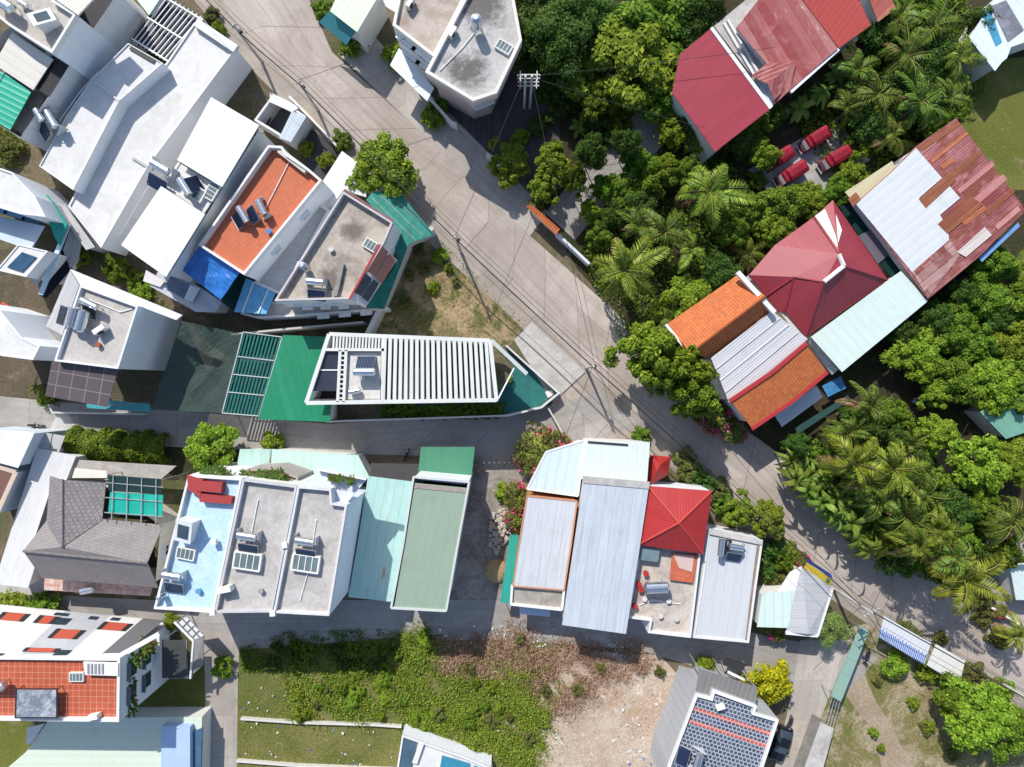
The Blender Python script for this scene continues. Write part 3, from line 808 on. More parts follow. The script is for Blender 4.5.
# orange terrace
ORT = tiles((.44,.125,.06), (.50,.145,.07), .42, .42, (.36,.10,.05), .75, .2, .02, .4, 0., 'orange_terrace_tiles', (.30,.11,.07))
b = House('house', 'narrow house with a bright orange tiled roof terrace', 'house', [(268,145),(282,146),(287,154),(308,168),(322,180),(244,275),(198,245)], 8.4)
b.flat(ORT, .9, .25, WHITE, None).win('r', 2, (5.8,), 1.0, 1.1)
b.slab('beige_wall', [(280,147),(308,168),(304,173),(277,152)], 8.2, .6, painted((.55,.50,.45), .5))
BLUET = plain('blue_tarpaulin', (.03,.17,.52), .35, 0, .25, .5)
t = MB()
Q = [W(200,246,7.6), W(241,271,7.6), W(221,300,6.6), W(182,270,6.6)]
N = 14
grid = [[None]*(N+1) for _ in range(N+1)]
rr = random.Random(3)
for i in range(N+1):
    for j in range(N+1):
        u, v = i/N, j/N
        p = [Q[0][k]*(1-u)*(1-v)+Q[1][k]*u*(1-v)+Q[2][k]*u*v+Q[3][k]*(1-u)*v for k in range(3)]
        p[2] += .12*math.sin(7*u+3*v)*math.sin(5*v) + rr.uniform(-.05,.05); grid[i][j] = tuple(p)
for i in range(N):
    for j in range(N): t.face([grid[i][j], grid[i][j+1], grid[i+1][j+1], grid[i+1][j]])
tag(obj('tarpaulin', t, BLUET), 'blue tarpaulin stretched over the lower end of the orange terrace house', 'tarpaulin')
b = House('outbuilding', 'low sheds with blue glass panels below the blue tarpaulin', 'shed', [(176,272),(222,302),(215,312),(196,312),(150,286),(158,272)], 3.4)
b.sheet(sheet((.42,.45,.5), None, .3, .3), (1,1), WHITE)
b.slab('glass_roof', [(171,276),(190,285),(184,299),(164,287)], 3.75, .08, glassy((.06,.10,.16), .15, 'blue_glass'))
b.slab('roof_panel', [(190,285),(200,288),(192,302),(184,299)], 3.85, .08, sheet((.55,.6,.68), None, .3, .2))
b.slab('roof_panel', [(146,270),(165,281),(160,287),(143,281)], 3.7, .08, painted((.6,.57,.58), .6))
HEAT2.put(at(264,210,7.5), rot(10,20), 1.02, 'solar water heater of two tanks in a frame on the orange terrace', 'solar water heaters on the flat roofs')
HEAT.put(at(247,217,7.5), rot(14,24), 0.96, 'dark panel heater lying on the orange terrace near its left wall', 'solar water heaters on the flat roofs')
# low grey roof between the terraces
b = House('house', 'low house with a smooth grey roof between the orange terrace and the stained concrete terrace', 'house', [(311,198),(330,210),(283,296),(254,283)], 4.4)
b.flat(concrete((.46,.46,.47), (.3,.3,.31), .3, .5, 'grey_screed'), .35, .3, WHITE)
b.slab('canopy', [(246,278),(276,292),(266,314),(234,312)], 4.2, .08, plain('sky_blue_sheet', (.14,.42,.66), .4, 0, .2))
bars(b.r, 'canopy_frame', [(246,278),(276,292),(266,314),(234,312)], 4.32, 2, .12, .1, WHITEM)
b.slab('net_roof', [(238,270),(250,277),(232,310),(222,302)], 3.9, .05, netting((.01,.06,.05), .9, 'dark_green_net'))
b.slab('canopy', [(321,184),(342,151),(368,170),(366,197),(343,190),(332,206)], 3.4, .1, painted((.75,.75,.75), .5))
# stained concrete terrace
b = House('house', 'house with a stained bare concrete roof terrace and red trim, by the teal netted yard', 'house', [(343,191),(393,222),(384,243),(350,299),(274,301)], 9)
b.flat(concrete((.44,.39,.33), (.12,.10,.09), .6, .28, 'stained_terrace', ((*W(353,232,8)[:2], 1.6), (*W(335,280,8)[:2], 2.0))), .75, .22, WHITE, painted((.5,.46,.47), .6)).win('d', 3, (6.2, 3.2), .8, .7)
RED = plain('red_trim', (.36,.03,.035), .5)
bars(b.r, 'red_trim', [(378,243),(381,245),(351,300),(348,298)], 9.08, 1, .22, .12, RED)
bars(b.r, 'red_trim', [(343.5,190),(345,188.5),(394,220),(392.5,222)], 9.06, 1, .2, .1, plain('dull_red', (.22,.09,.10), .7))
sp = b.roof('awning', [(381,245,9.0),(397,260,7.6),(365,308,7.6),(350,299,9.0)], [[0,1,2,3]], painted((.6,.6,.6), .4), .08)
for (q, mt) in (([(382,246,9.1),(388.5,252,8.5),(374,276,8.5),(367,271,9.1)], 'b'), ([(389.5,253,8.4),(396,260,7.75),(382,284,7.75),(375,277,8.4)], 'b'),
                ([(366,273,9.1),(372,279,8.5),(361,296,8.5),(354,292,9.1)], 'k'), ([(373.5,279,8.4),(379,284,7.85),(368,302,7.85),(362,297,8.4)], 'k')):
    b.roof('awning_panel', [(x, y, z+.09) for x, y, z in q], [[0,1,2,3]], plain('brown_panel', (.19,.09,.075), .5) if mt == 'b' else glassy((.03,.03,.035), .2, 'dark_panel'), .05)
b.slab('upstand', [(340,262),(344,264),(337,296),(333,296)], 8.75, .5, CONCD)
VTANK.put(at(307,268,8.25), .3, .7, 'small round steel tank at the left side of the stained concrete terrace', 'standing round water tanks')
HEAT2.put(at(318,284,8.25), rot(20,2), 1.08, 'heater with a dark flat panel by the lower parapet of the stained terrace', 'solar water heaters on the flat roofs')
HATCH.put(at(372,246,8.25), rot(10,6), .9, 'square skylight near the red trim of the stained terrace')
b = House('yard_block', 'white single storey rear block with high slit windows below the stained terrace', 'house', [(274,302),(352,300),(386,306),(386,309),(300,316),(256,318),(240,314),(262,298)], 3.4)
b.flat(CONCW, .15, .2, WHITE).win('d', 3, (2.2,), 1., .5)
# teal net yard
TEALN = netting((.012,.16,.13), .93, 'teal_net')
b = House('netted_yard', 'teal shade net over the side yard, bounded by a pale concrete kerb wall', 'shade net', [(366,200),(373,191),(400,193),(434,234),(409,244),(384,309),(366,307),(398,262),(391,226)], 3.6)
b.sheet(plain('teal_sheet', (.015,.20,.155), .6, 0, .3), (1,.9), None, name='net')
m = MB()
for k in range(3):
    a_, c_ = W(372+9*k,198-k*2,3.68), W(416+7*k,241-5*k,3.68); m.tube(a_, c_, .03, .03, 5)
obj('wire', m, GALV, b.r)
yard_wall('pale kerb wall curving round the teal netted yard', [(436,233),(412,246),(384,312),(372,336)], 3.0, painted((.6,.58,.56), .5), .5)
yard_wall('dark stained wall running from the teal yard to the pergola roof', [(240,336),(300,330),(368,324)], 2.6, painted((.5,.48,.46), .7), .22)
# scooter courtyard
b = House('courtyard_house', 'small walled courtyard with pale wall and striped glass awning holding two motorbikes', 'house', [(273,94),(306,116),(290,142),(254,120)], 3.0)
m = MB(); P = [v[:2] for v in b.p]; I = inset(P, .25)
for i in range(4):
    j = (i+1) % 4; q = [P[i], P[j], I[j], I[i]]; m.prism(q, 0, 3.0)
obj('wall', m, painted((.62,.62,.63), .5), b.r)
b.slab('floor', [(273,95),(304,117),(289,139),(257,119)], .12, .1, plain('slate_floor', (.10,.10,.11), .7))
b.slab('awning', [(292,111),(306,117),(291,142),(279,138)], 3.2, .08, sheet((.35,.42,.48), (.6,.65,.7), .8, .5, 0, (.2,.07,.03), .3))
b.slab('terrace', [(270,92),(300,107),(292,112),(270,102)], 3.1, .12, painted((.7,.7,.7), .4))
BIKE.put(at(275,113,.14), rot(-8,14), 1.0, 'motorbike parked in the walled courtyard, the one nearer its upper wall', 'motorbikes in the courtyard')
BIKE.put(at(269,124,.14), rot(-9,14), 1.0, 'motorbike parked in the walled courtyard, the one nearer the white roof', 'motorbikes in the courtyard')
gpoly('small_yard', [(306,124),(340,152),(322,180),(300,160)], .03, plain('tarred_yard', (.045,.045,.05), .8), 'structure')
yard_wall('low white street wall in front of the tarred yard', [(292,100),(314,122),(342,152)], 1.1, OFFW, .25)
# mint roof house and corner building, top
b = House('house', 'mint roofed house with teal awning above the road, cut by the top edge', 'house', [(330,11),(357,32),(382,-10),(352,-36)], 5.5)
b.sheet(sheet((.52,.62,.46), (.58,.68,.54), 1.1, .25, 0, (.2,.07,.03), .5, 0, .5), (25,-40), WHITE)
b.roof('awning', [(330,10,4.9),(356,31,4.9),(346,45,3.6),(319,22,3.6)], [[0,1,2,3]], sheet((.04,.20,.22), None, .3, .2), .06)
b.slab('canopy', [(375,0),(395,12),(400,-6),(388,-16)], 4.0, .08, WS2)
b = House('house', 'left half of the corner building, lower terrace with bare brownish concrete roof', 'house', [(392.5,25),(434,57),(466,-4),(440,-40),(402,-22)], 8.8)
b.flat(concrete((.46,.40,.35), (.2,.15,.12), .6, .3, 'brownish_terrace'), .5, .3, OFFW).win('d', 2, (6.6, 3.4), 2.2, 1.5)
b.slab('awning', [(399,48),(390,65),(427,101),(434,88)], 4.3, .1, sheet((.62,.68,.74), (.7,.75,.8), .35, .25))
b = House('house', 'right half of the corner building, with a soot stain on its grey concrete roof', 'house', [(425,72),(473,101),(497,93),(522,40),(512,-14),(470,-14)], 10)
b.slab('lower_storeys', [(432,66),(470,86),(489,80),(509,38),(506,-14),(470,-14)], 9.0, 9.0, painted((.52,.42,.40), .5))
b.flat(concrete((.46,.445,.43), (.09,.08,.075), .3, .16, 'sooty_terrace', ((*W(467,71,9.4)[:2], 2.6), (*W(482,5,9.4)[:2], 3.2))), .55, .35, painted((.52,.42,.40), .5), painted((.66,.63,.6), .5), 8.6)
b.slab('balcony', [(460,92),(476,110),(495,102),(492,90)], 6.6, .2, OFFW)
VTANK.put(at(477,30,9.45), .5, 1.0, 'upright steel water tank on a stand on the corner building', 'standing round water tanks')
HATCH.put(at(504,48,9.45), rot(20,12), .9, 'small grey skylight near the right parapet of the corner building')
AC.put(at(453,35,9.45), 1., 1.2, 'white air conditioner on the corner building by the step between its roofs')
AC.put(at(411,6,8.3), 1., 1.2, 'white air conditioner on the brownish terrace of the corner building')
yard_wall('white street wall with gate below the corner building', [(428,100),(452,127),(458,130)], 1.8, WHITE, .25)
yard_wall('low garden wall right of the corner building gate', [(487,158),(500,166)], 1.8, WHITE, .25)
g = empty('gate', W(470,145,0), 'grey steel gate between the two wall ends of the corner building', 'gate')
m = MB(); a_, c_ = W(459,131,0), W(486,157,0)
for k in range(22):
    t_ = k/21; x, y = a_[0]+(c_[0]-a_[0])*t_, a_[1]+(c_[1]-a_[1])*t_; m.tube((x,y,.05), (x,y,1.9), .025, .025, 5)
obj('bars', m, GALV, g); m = MB()
for z in (.2, 1.0, 1.85): m.tube((a_[0],a_[1],z), (c_[0],c_[1],z), .04, .04, 6)
obj('rail', m, GALV, g)
# ---------------------------------------------------------------- left edge
b = House('house', 'modern white house with deep blue framed windows and teal side awning at the left edge', 'house', [(-30,158),(12,172),(35,196),(46,217),(20,214),(-40,196)], 7.8)
b.flat(SMOOTHW, .15, .2, WHITE).win('d', 3, (5.6, 2.8), 1.6, 1.6, plain('blue_frame', (.1,.22,.36), .5))
b.slab('balcony', [(-10,214),(44,226),(30,250),(-10,236)], 4.6, .2, painted((.5,.58,.66), .4))
TEAL = plain('teal_awning', (.01,.30,.22), .5, 0, .25)
b.slab('awning', [(36,195),(48,195),(67,224),(60,247),(54,236),(47,217)], 5.0, .08, TEAL)
bars(b.r, 'awning_edge', [(66,223),(70,224),(42,296),(38,293)], 4.4, 1, .5, .2, painted((.45,.6,.72), .4))
b = House('house', 'small white block with a blue skylight beside the teal awning', 'house', [(18,244),(48,251),(26,277),(-4,270)], 6.2)
b.flat(SMOOTHW, .1, .15, WHITE)
b.slab('skylight', [(22,252),(36,257),(22,272),(7,267)], 6.26, .1, glassy((.03,.08,.14), .1, 'blue_skylight'))
b.slab('side_roof', [(48,252),(52,262),(36,286),(28,277)], 4.2, .1, painted((.42,.42,.4), .6))
b.slab('roof', [(70,225),(72,268),(46,298),(40,296)], 2.6, .1, netting((.012,.02,.035), .97, 'navy_net'))
b = House('house', 'grey gabled shed wedged between the teal awning and the long white roof', 'shed', [(49,200),(66,206),(95,247),(86,250),(70,228)], 3.4)
b.sheet(sheet((.42,.42,.42), None, .3, .3), (1,1), GREYW)
b.slab('roof', [(70,230),(82,240),(78,262),(70,268),(63,250)], 2.8, .08, sheet((.3,.31,.32), (.42,.43,.44), .5, .4, .1))
b = House('house', 'white house end with a car port frame at the left edge below the orange tarpaulin', 'house', [(-30,300),(0,310),(22,337),(40,346),(33,360),(2,356),(-30,345)], 8.6)
b.flat(SMOOTHW, .12, .2, WHITE).win('d', 2, (3.4,), 1.4, 1.6)
b.slab('balcony', [(18,340),(40,345),(34,360),(20,360)], 6.0, .15, painted((.45,.5,.47), .5))
t = MB(); rr = random.Random(8); pp = [(0,306),(8,310),(16,314),(22,319),(28,324)]
for i in range(len(pp)-1):
    for s in range(4):
        q = []
        for (a_, k) in ((0,0),(1,0),(1,1),(0,1)):
            x, y = pp[i+a_]; w_ = (s+k-2)*2.0; q.append(W(x - w_*.5, y + w_*1.0, 1.2 + .25*math.sin(i*2.1+a_*2.1+(s+k)*1.7)))
        t.face(q)
tag(obj('tarpaulin', t, plain('orange_tarpaulin', (.62,.07,.02), .5, 0, .25)), 'crumpled orange red tarpaulin over rubble at the left edge', 'tarpaulin')
# central left house with tanks and dark pergola
b = House('house', 'white three storey house with concrete terrace, steel tanks and a dark panelled pergola', 'house', [(80,285),(138,306),(118,369),(54,361)], 9.8)
b.flat(concrete((.48,.45,.42), (.25,.23,.21), .4, .4, 'pale_terrace'), .5, .2, painted((.66,.69,.74), .25))
b.slab('white_ledge', [(70,269),(182,315),(176,320),(139,306),(80,285)], 8.6, .25, WHITE)
b.slab('side_roof', [(70,270),(79,285),(62,335),(46,326)], 5.5, .12, sheet((.42,.42,.43), (.55,.55,.55), .4, .4, .08))
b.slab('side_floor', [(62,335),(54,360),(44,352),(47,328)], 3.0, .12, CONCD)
pg = b.slab('pergola_roof', [(68,353),(118,370),(107,407),(45,396),(52,361)], 8.9, .06, tiles((.075,.06,.065), (.095,.075,.08), 1.45, 1.6, (.22,.19,.19), .5, .0, .05, .25, 0., 'dark_panels'))
for q in ((107,405),(47,394),(76,400)): posts(b.r, [q], 8.8, .06)
b.slab('teal_roof', [(88,398),(150,404),(150,412),(86,408)], 3.2, .1, plain('teal_slab', (.06,.30,.32), .5, 0, .2))
HEAT2.put(at(78,318,9.3), rot(-6,22), 1.14, 'solar water heater with bluish tubes at the left parapet of the three storey terrace', 'solar water heaters on the flat roofs')
LTANK.put(at(89,322,9.3), rot(-6,22), 1.15, 'wide lying steel tank in the middle of the three storey terrace')
HEAT.put(at(96,305,9.3), rot(20,10), 0.96, 'thin white heater tank at the upper parapet of the three storey terrace', 'solar water heaters on the flat roofs')
AC.put(at(104,330,9.3), .6, 1.4, 'pale air conditioner standing on the three storey terrace')
# nets and pergola roof between
NETG = netting((.075,.115,.105), .78, 'grey_green_net')
b = House('net_roof', 'dark green shade net sagging over a courtyard between the white house and the green pergola', 'shade net', [(182,322),(243,335),(224,412),(151,410)], 3.2)
Q = [W(182,321,4.3), W(243,334,3.6), W(224,413,3.2), W(151,410,3.3)]; N = 26; gr = []; rr = random.Random(21); m = MB()
for i in range(N+1):
    row = []
    for j in range(N+1):
        u, v = i/N, j/N
        p = [Q[0][k]*(1-u)*(1-v)+Q[1][k]*u*(1-v)+Q[2][k]*u*v+Q[3][k]*(1-u)*v for k in range(3)]
        sag = math.sin(PI*u)*math.sin(PI*v)
        p[2] += -1.0*sag + .9*sag*abs((u*2.1+v*1.3) % 1 - .5) + .8*sag*abs((u*1.4-v*2.3) % 1 - .5) + rr.uniform(-.03,.03); row.append(tuple(p))
    gr.append(row)
for i in range(N):
    for j in range(N): m.face([gr[i][j+1], gr[i+1][j+1], gr[i+1][j], gr[i][j]])
obj('net', m, NETG, b.r)
posts(b.r, [(182,322),(241,335),(224,410),(152,409)], 3.2, .06)
b = House('pergola', 'steel pergola with green corrugated strips between the shade net and the green roof', 'pergola', [(243,332),(282,337),(259,416),(222,413)], 3.6)
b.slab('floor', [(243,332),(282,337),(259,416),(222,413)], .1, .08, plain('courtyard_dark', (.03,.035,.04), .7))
bars(b.r, 'roof_strip', [(243,332),(282,337),(259,416),(222,413)], 3.6, 11, .2, .05, plain('bottle_green_sheet', (.015,.15,.13), .4, 0, .3))
m = MB()
for t_ in (.0,.3,.52,.74,1.):
    beam_mb(m, W(243+(222-243)*t_, 332+(413-332)*t_, 3.72), W(282+(259-282)*t_, 337+(416-337)*t_, 3.72), .12, .1)
beam_mb(m, W(243,332,3.72), W(222,413,3.72), .12, .1); beam_mb(m, W(282,337,3.72), W(259,416,3.72), .12, .1)
obj('frame', m, plain('pale_frame', (.4,.45,.45), .5), b.r)
posts(b.r, [(243,333),(281,338),(258,415),(223,412)], 3.6, .06)
b = House('shed', 'bright green metal roof beside the white slatted roof', 'shed', [(283,335),(334,337),(330,422),(258,419)], 3.8)
b.sheet(sheet((.006,.19,.09), (.03,.28,.16), .25, .4, 0, (.2,.07,.03), .45, 0, .3, .3, 'green_roof_sheet'), (1,4), OFFW)
# slatted roof house
b = House('house', 'house under a white slatted pergola roof that points at the street corner', 'house', [(329,333.5),(491,340),(497,401),(305,404)], 8.8)
P = [v[:2] for v in b.p]
m = MB(); q = inset(P, .45); m.prism(q, 0, 8.38, top=False); b.wp = q; obj('wall', m, OFFW, b.r)
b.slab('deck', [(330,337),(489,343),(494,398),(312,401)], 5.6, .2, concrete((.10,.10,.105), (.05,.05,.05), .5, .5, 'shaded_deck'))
def frame(root, pts, z, w, hh, mat, name='roof_frame'):
    m = MB()
    for i in range(len(pts)):
        beam_mb(m, W(*pts[i], z + (.004 if i % 2 else 0)), W(*pts[(i+1) % len(pts)], z + (.004 if i % 2 else 0)), w, hh)
    return obj(name, m, mat, root)
WB = painted((.60,.61,.585), .2, 'white_beam')
frame(b.r, [(329,334),(490,340.5),(496.5,400),(306,403)], 8.8, .42, .4, WB)
m = MB()
for k in range(20):
    t_ = k/19; x0 = 385+(486-385)*t_; x1 = 383+(490-383)*t_
    beam_mb(m, W(x0, 336+(340-336)*t_, 8.79), W(x1, 402-1.5*t_, 8.79), .36, .3)
obj('roof_slat', m, WB, b.r)
m = MB()
for k in range(16):
    x0 = 334+k*3.25; beam_mb(m, W(x0, 335, 8.78), W(x0-1.0, 349.5, 8.78), .2, .28)
obj('roof_slat', m, WB, b.r)
m = MB()
for k in range(11):
    y = 351+k*4.7; beam_mb(m, W(339-k*.1, y, 8.78), W(345-k*.1, y, 8.78), .16, .25)
obj('roof_slat', m, WB, b.r)
m = MB()
for (p_, q_) in (((322,349.5),(384,349.8)),((340,350),(337.5,402)),((346,350),(343.5,402)),((383,337),(382,402)),((312,402.5),(345,402.5))):
    beam_mb(m, W(*p_, 8.81), W(*q_, 8.81), .3, .4)
obj('roof_beam', m, WB, b.r)
b.slab('terrace', [(348,352),(381,352),(380,400),(345,400)], 8.3, .25, concrete((.60,.585,.55), (.35,.32,.3), .35, .6, 'light_terrace'))
b.slab('glass_roof', [(323,351),(339,351),(336,391),(309,391)], 8.4, .06, glassy((.03,.035,.05), .12, 'smoked_glass'))
bars(b.r, 'glazing_bar', [(317,369),(317,371),(338,371),(338,369)], 8.5, 1, .12, .06, WHITEM)
beam('corner_beam', W(491,340,8.8), W(527,374,7.6), .42, .4, WB, b.r)
beam('corner_beam', W(514,368,8.0), W(497,401,8.78), .14, .14, WHITEM, b.r)
HEAT.put(at(367,372,8.3), rot(1,0)+PI, 1.14, 'solar water heater with blue panel and red rim on the slatted roof house', 'solar water heaters on the flat roofs')
LTANK.put(at(356,391,8.3), .2, .6, 'small steel tank under the blue panel heater of the slatted roof house')
b.slab('planter', [(490,344),(514,366),(497,397),(493,396)], 5.7, .4, GROUND)
POOLT = plain('turquoise_floor', (.02,.14,.13), .5, 0, .25)
gpoly('turquoise_yard', [(500,345),(556,392),(540,406),(505,414),(380,420),(380,402),(495,400)], .05, POOLT)
yard_wall('white yard wall around the turquoise floored corner', [(506,346),(558,393),(541,407),(508,415),(330,421)], 1.6, painted((.6,.6,.6), .5), .2)
LITC = slab('step', [(545,392),(552,390),(554,394),(548,398)], .5, .45, WHITE, None, None, 'small white step in the lit corner of the turquoise yard', 'step')

roof_pipe([(284,290),(298,262),(307,268)], 8.25, 'thin white pipe along the left side of the stained concrete terrace')
roof_pipe([(262,215),(275,190),(290,160)], 7.5, 'white pipe crossing the orange tiled terrace')
roof_pipe([(90,300),(120,312),(131,309)], 9.3, 'white pipe along the upper parapet of the three storey terrace')
roof_pipe([(440,70),(462,48),(474,33)], 9.45, 'pale pipe from the parapet to the standing tank on the corner building')
roof_pipe([(60,120),(80,92),(98,72)], 6.4, 'pipe running up the narrow shaded white roof')
roof_pipe([(120,235),(146,190),(165,172)], 4.85, 'thin grey pipe down the long white roof', .04, GALV)
bucket(270,232,7.5,(.05,.2,.5),'blue bucket on the orange tiled terrace'); bucket(332,250,8.25,(.5,.5,.48),'pale bucket on the stained concrete terrace'); bucket(100,345,9.3,(.35,.08,.05),'reddish bucket on the three storey terrace')
# ================================================================ lower row
MINT = sheet((.44,.60,.54), (.52,.68,.62), .3, .25, 0, (.2,.07,.03), .5, 0, .25, .15, 'mint_sheet')
b = House('house', 'white roofed house end beside the pale lane at the left edge', 'house', [(-30,428),(35,432),(18,468),(-30,455)], 6.2)
b.sheet(sheet((.66,.67,.70), None, .3, .2), (1,-2), BLUEW)
b = House('house', 'brown roofed house end with pale side wall at the left edge under the white roof', 'house', [(-30,458),(16,472),(-4,516),(-30,520)], 5.6)
b.sheet(sheet((.17,.085,.065), (.22,.11,.085), .3, .3), (1,-2), BLUEW); b.trim(painted((.55,.45,.36), .5), .5)
b = House('house', 'long pale fibre sheet roof sloping along the lane, left of the grey tiled house', 'house', [(37,448),(76,456),(50,520),(28,588),(-6,584)], 4.2)
b.sheet(sheet((.60,.60,.60), (.68,.68,.68), .25, .25, 0, (.2,.07,.03), .7, 0, .2, .25, 'fibre_sheet'), (-1,3), OFFW)
b.slab('roof_panel', [(38,431),(52,434),(49,450),(32,447)], 4.0, .06, sheet((.42,.41,.40), (.5,.49,.48), .2, .3, 0, (.2,.07,.03), .8))
b.slab('roof_panel', [(53,434),(65,436),(59,452),(50,450)], 3.9, .06, sheet((.42,.41,.40), (.5,.49,.48), .2, .3, 0, (.2,.07,.03), .8))
# grey tiled hip roof
GT = tiles((.225,.205,.20), (.26,.235,.23), .3, .34, (.13,.115,.11), .7, .5, .02, .2, .5, 'grey_roof_tiles')
GT2 = tiles((.20,.185,.185), (.245,.225,.225), .45, .5, (.10,.09,.09), .7, .6, .04, .35, .5, 'grey_roof_tiles_wing', (.09,.075,.075))
b = House('house', 'house with a grey tiled hipped roof and a teal covered pergola on its back', 'house', [(47,478),(107,483),(164,524),(158,588),(42,578),(23,551)], 5.4)
b.walls(CREAM, .55, .4).win('r', 1, (3.4,), 1.2, 1.3)
b.roof('roof', [(23,551,7.2),(147,563,7.2),(163,525,6.2),(102,519,6.2),(62,547,7.6),(42,578,5.2),(158,588,5.2),(47,520,6.0)], [[0,1,2,3,4],[0,5,6,1],[0,4,7]], GT, .14)
b.roof('roof', [(50,476,5.6),(62,480,6.9),(62,547,7.7),(44,552,6.3),(106,483,5.6),(102,520,6.3)], [[0,1,2,3],[1,4,5,2]], GT2, .14)
ridge(b.r, [(62,479,6.95),(62,547,7.75)], GT2, .3); ridge(b.r, [(23,551,7.28),(147,563,7.28)], GT2, .3)
b.slab('roof_slab', [(78,460),(176,466),(160,480),(75,474)], 3.8, .2, concrete((.4,.37,.34), (.2,.18,.16), .4, .5))
b.slab('sunshade', [(75,468),(107,471),(107,478),(72,478)], 4.6, .1, painted((.7,.68,.62), .4))
b.slab('balcony_tiles', [(44,577),(152,588),(150,596),(44,590)], 3.0, .2, tiles((.45,.22,.18), (.6,.5,.45), .4, .4, (.5,.45,.4), .7, .1, .03, .3, 0., 'pink_tiles'))
pr = House('pergola', 'steel pergola with bright teal sheet and dark net behind the grey tiled roof', 'pergola', [(107,474),(162,479),(163,525),(104,521)], 6.6)
pr.slab('teal_sheet', [(110,492),(163,495),(162,517),(108,514)], 6.6, .05, plain('bright_teal', (.01,.36,.28), .5, 0, .2))
pr.slab('net', [(108,475),(161,479),(161,494),(108,491)], 6.7, .03, netting((.02,.06,.06), .85, 'dark_teal_net'))
bars(pr.r, 'frame', [(106,475),(163,480),(163,524),(104,520)], 6.85, 4, .09, .09, GALV)
bars(pr.r, 'frame', [(106,475),(104,520),(163,524),(163,480)], 6.75, 3, .09, .09, GALV); posts(pr.r, [(107,475),(161,480),(162,524),(105,520)], 6.6, .06)
LTANK.put(at(92,588,3.0), .2, .8, 'steel tank on the pink tiled balcony under the grey tiled roof')
# three tall tube houses
LB = concrete((.42,.60,.74), (.62,.70,.76), .4, .5, 'pale_blue_screed')
b = House('house', 'tall narrow house with a pale blue terrace and red painted upstand', 'house', [(188,475),(242,478.5),(213.5,613),(153.5,609)], 12)
b.flat(LB, .6, .22, WHITE)
RP = painted((.34,.045,.045), .2, 'red_paint_wall')
b.roof('red_upstand', [(187,475,12.2),(203,480,12.2),(200,497,12.2),(188,490,12.2)], [[0,1,2,3]], RP, .9)
b.roof('red_upstand', [(199,481,12.3),(222,483,12.3),(221,493,12.3),(197,491,12.3)], [[0,1,2,3]], RP, .9)
b.roof('red_upstand', [(197,493,12.15),(232,497,12.15),(231,504,12.15),(200,502,12.15)], [[0,1,2,3]], RP, .9)
STAIR.put(at(191,528,11.4), rot(24,-86)-PI/2, .95, 'white glazed stair head on the pale blue terrace')
HATCH.put(at(187,553,11.4), rot(10,2), 1.0, 'low white skylight on the pale blue terrace under the stair head')
HEAT2.put(at(177,574,11.4), rot(20,3), 1.08, 'steel water heater on the pale blue terrace near its lower left corner', 'solar water heaters on the flat roofs')
VTANK.put(at(165,594,11.4), 0, .55, 'small blue white tank at the lower left corner of the pale blue terrace', 'standing round water tanks')
b = House('house', 'tall narrow house with a grey concrete terrace, middle of the three joined terraces', 'house', [(242.5,479),(297,486),(272,612.5),(214,613)], 12)
b.flat(concrete((.47,.45,.43), (.24,.22,.2), .55, .35, 'grey_terrace'), .6, .22, OFFW, painted((.5,.5,.52), .5))
HEAT2.put(at(251,535,11.4), rot(20,3), 1.14, 'steel water heater with pale panel on the middle grey terrace', 'solar water heaters on the flat roofs')
HATCH.put(at(249,560,11.4), rot(20,3), 1.5, 'long dark skylight below the heater on the middle grey terrace')
AC.put(at(228,587,11.4), .2, 1.5, 'grey box air conditioner on the middle grey terrace')
b = House('house', 'tall house with grey terrace and bluish side wall, right of the three joined terraces', 'house', [(297.5,486),(331,489),(332,503),(347,505),(329,616),(273,613)], 12)
b.flat(concrete((.47,.45,.43), (.24,.22,.2), .55, .33, 'grey_terrace_b'), .6, .22, painted((.62,.70,.80), .15), painted((.6,.6,.62), .5))
b.slab('balcony', [(316,470),(366,480),(347,503),(333,502),(331,488)], 10.6, .25, painted((.6,.62,.68), .4))
bars(b.r, 'balcony_rail', [(317,468),(317,471),(366,481),(366,478)], 11.3, 1, .18, .7, WHITE)
HEAT2.put(at(308,540,11.4), rot(20,3), 1.14, 'steel water heater with a triangular shadow on the right grey terrace', 'solar water heaters on the flat roofs')
HATCH.put(at(307,562,11.4), rot(20,3), 1.5, 'long dark skylight below the heater on the right grey terrace')
for i, (x, y) in enumerate(((334,477),(341,478),(352,480))):
    POT.put(at(x, y, 10.65), i, 1.0, ('potted plant on the white balcony of the right grey terrace house, nearest the corner post','potted plant in the middle of the white balcony of the right grey terrace house','red flowering potted plant at the outer end of the white balcony')[i], 'potted plants on the balcony')
for k, (x, y) in enumerate(((213,612),(273,613),(214,542),(285,545))):
    c = W(x, y, 12); m = MB(); m.box((c[0], c[1], 12.0), (.55,.55,.5), .1)
    tag(obj('chimney', m, WHITE), ('white vent block at the lower corner between blue and grey terraces','white vent block at the lower corner between the two grey terraces','white vent block on the wall between blue and grey terraces','white vent block on the wall between the two grey terraces')[k], 'vent block')
b = House('porch', 'row of mint sheet porch roofs behind the three tall terraces', 'porch', [(272,449),(358,455),(370,478),(366,480),(270,476)], 3.6)
b.sheet(MINT, (0,1), OFFW)
b = House('porch', 'small mint porch roof beside the leafy tree in the garden', 'porch', [(240,449),(271,449),(268,474),(236,470)], 3.0)
b.sheet(sheet((.36,.52,.46), None, .3, .2), (0,1), OFFW)
b = House('planter_terrace', 'lower planted balcony between the pale blue and middle grey terraces', 'balcony', [(243,470),(272,468),(298,477),(297,485),(243,478)], 9.0)
b.flat(concrete((.4,.3,.26), (.2,.15,.12), .4, .5), .4, .2, painted((.38,.33,.31), .5))
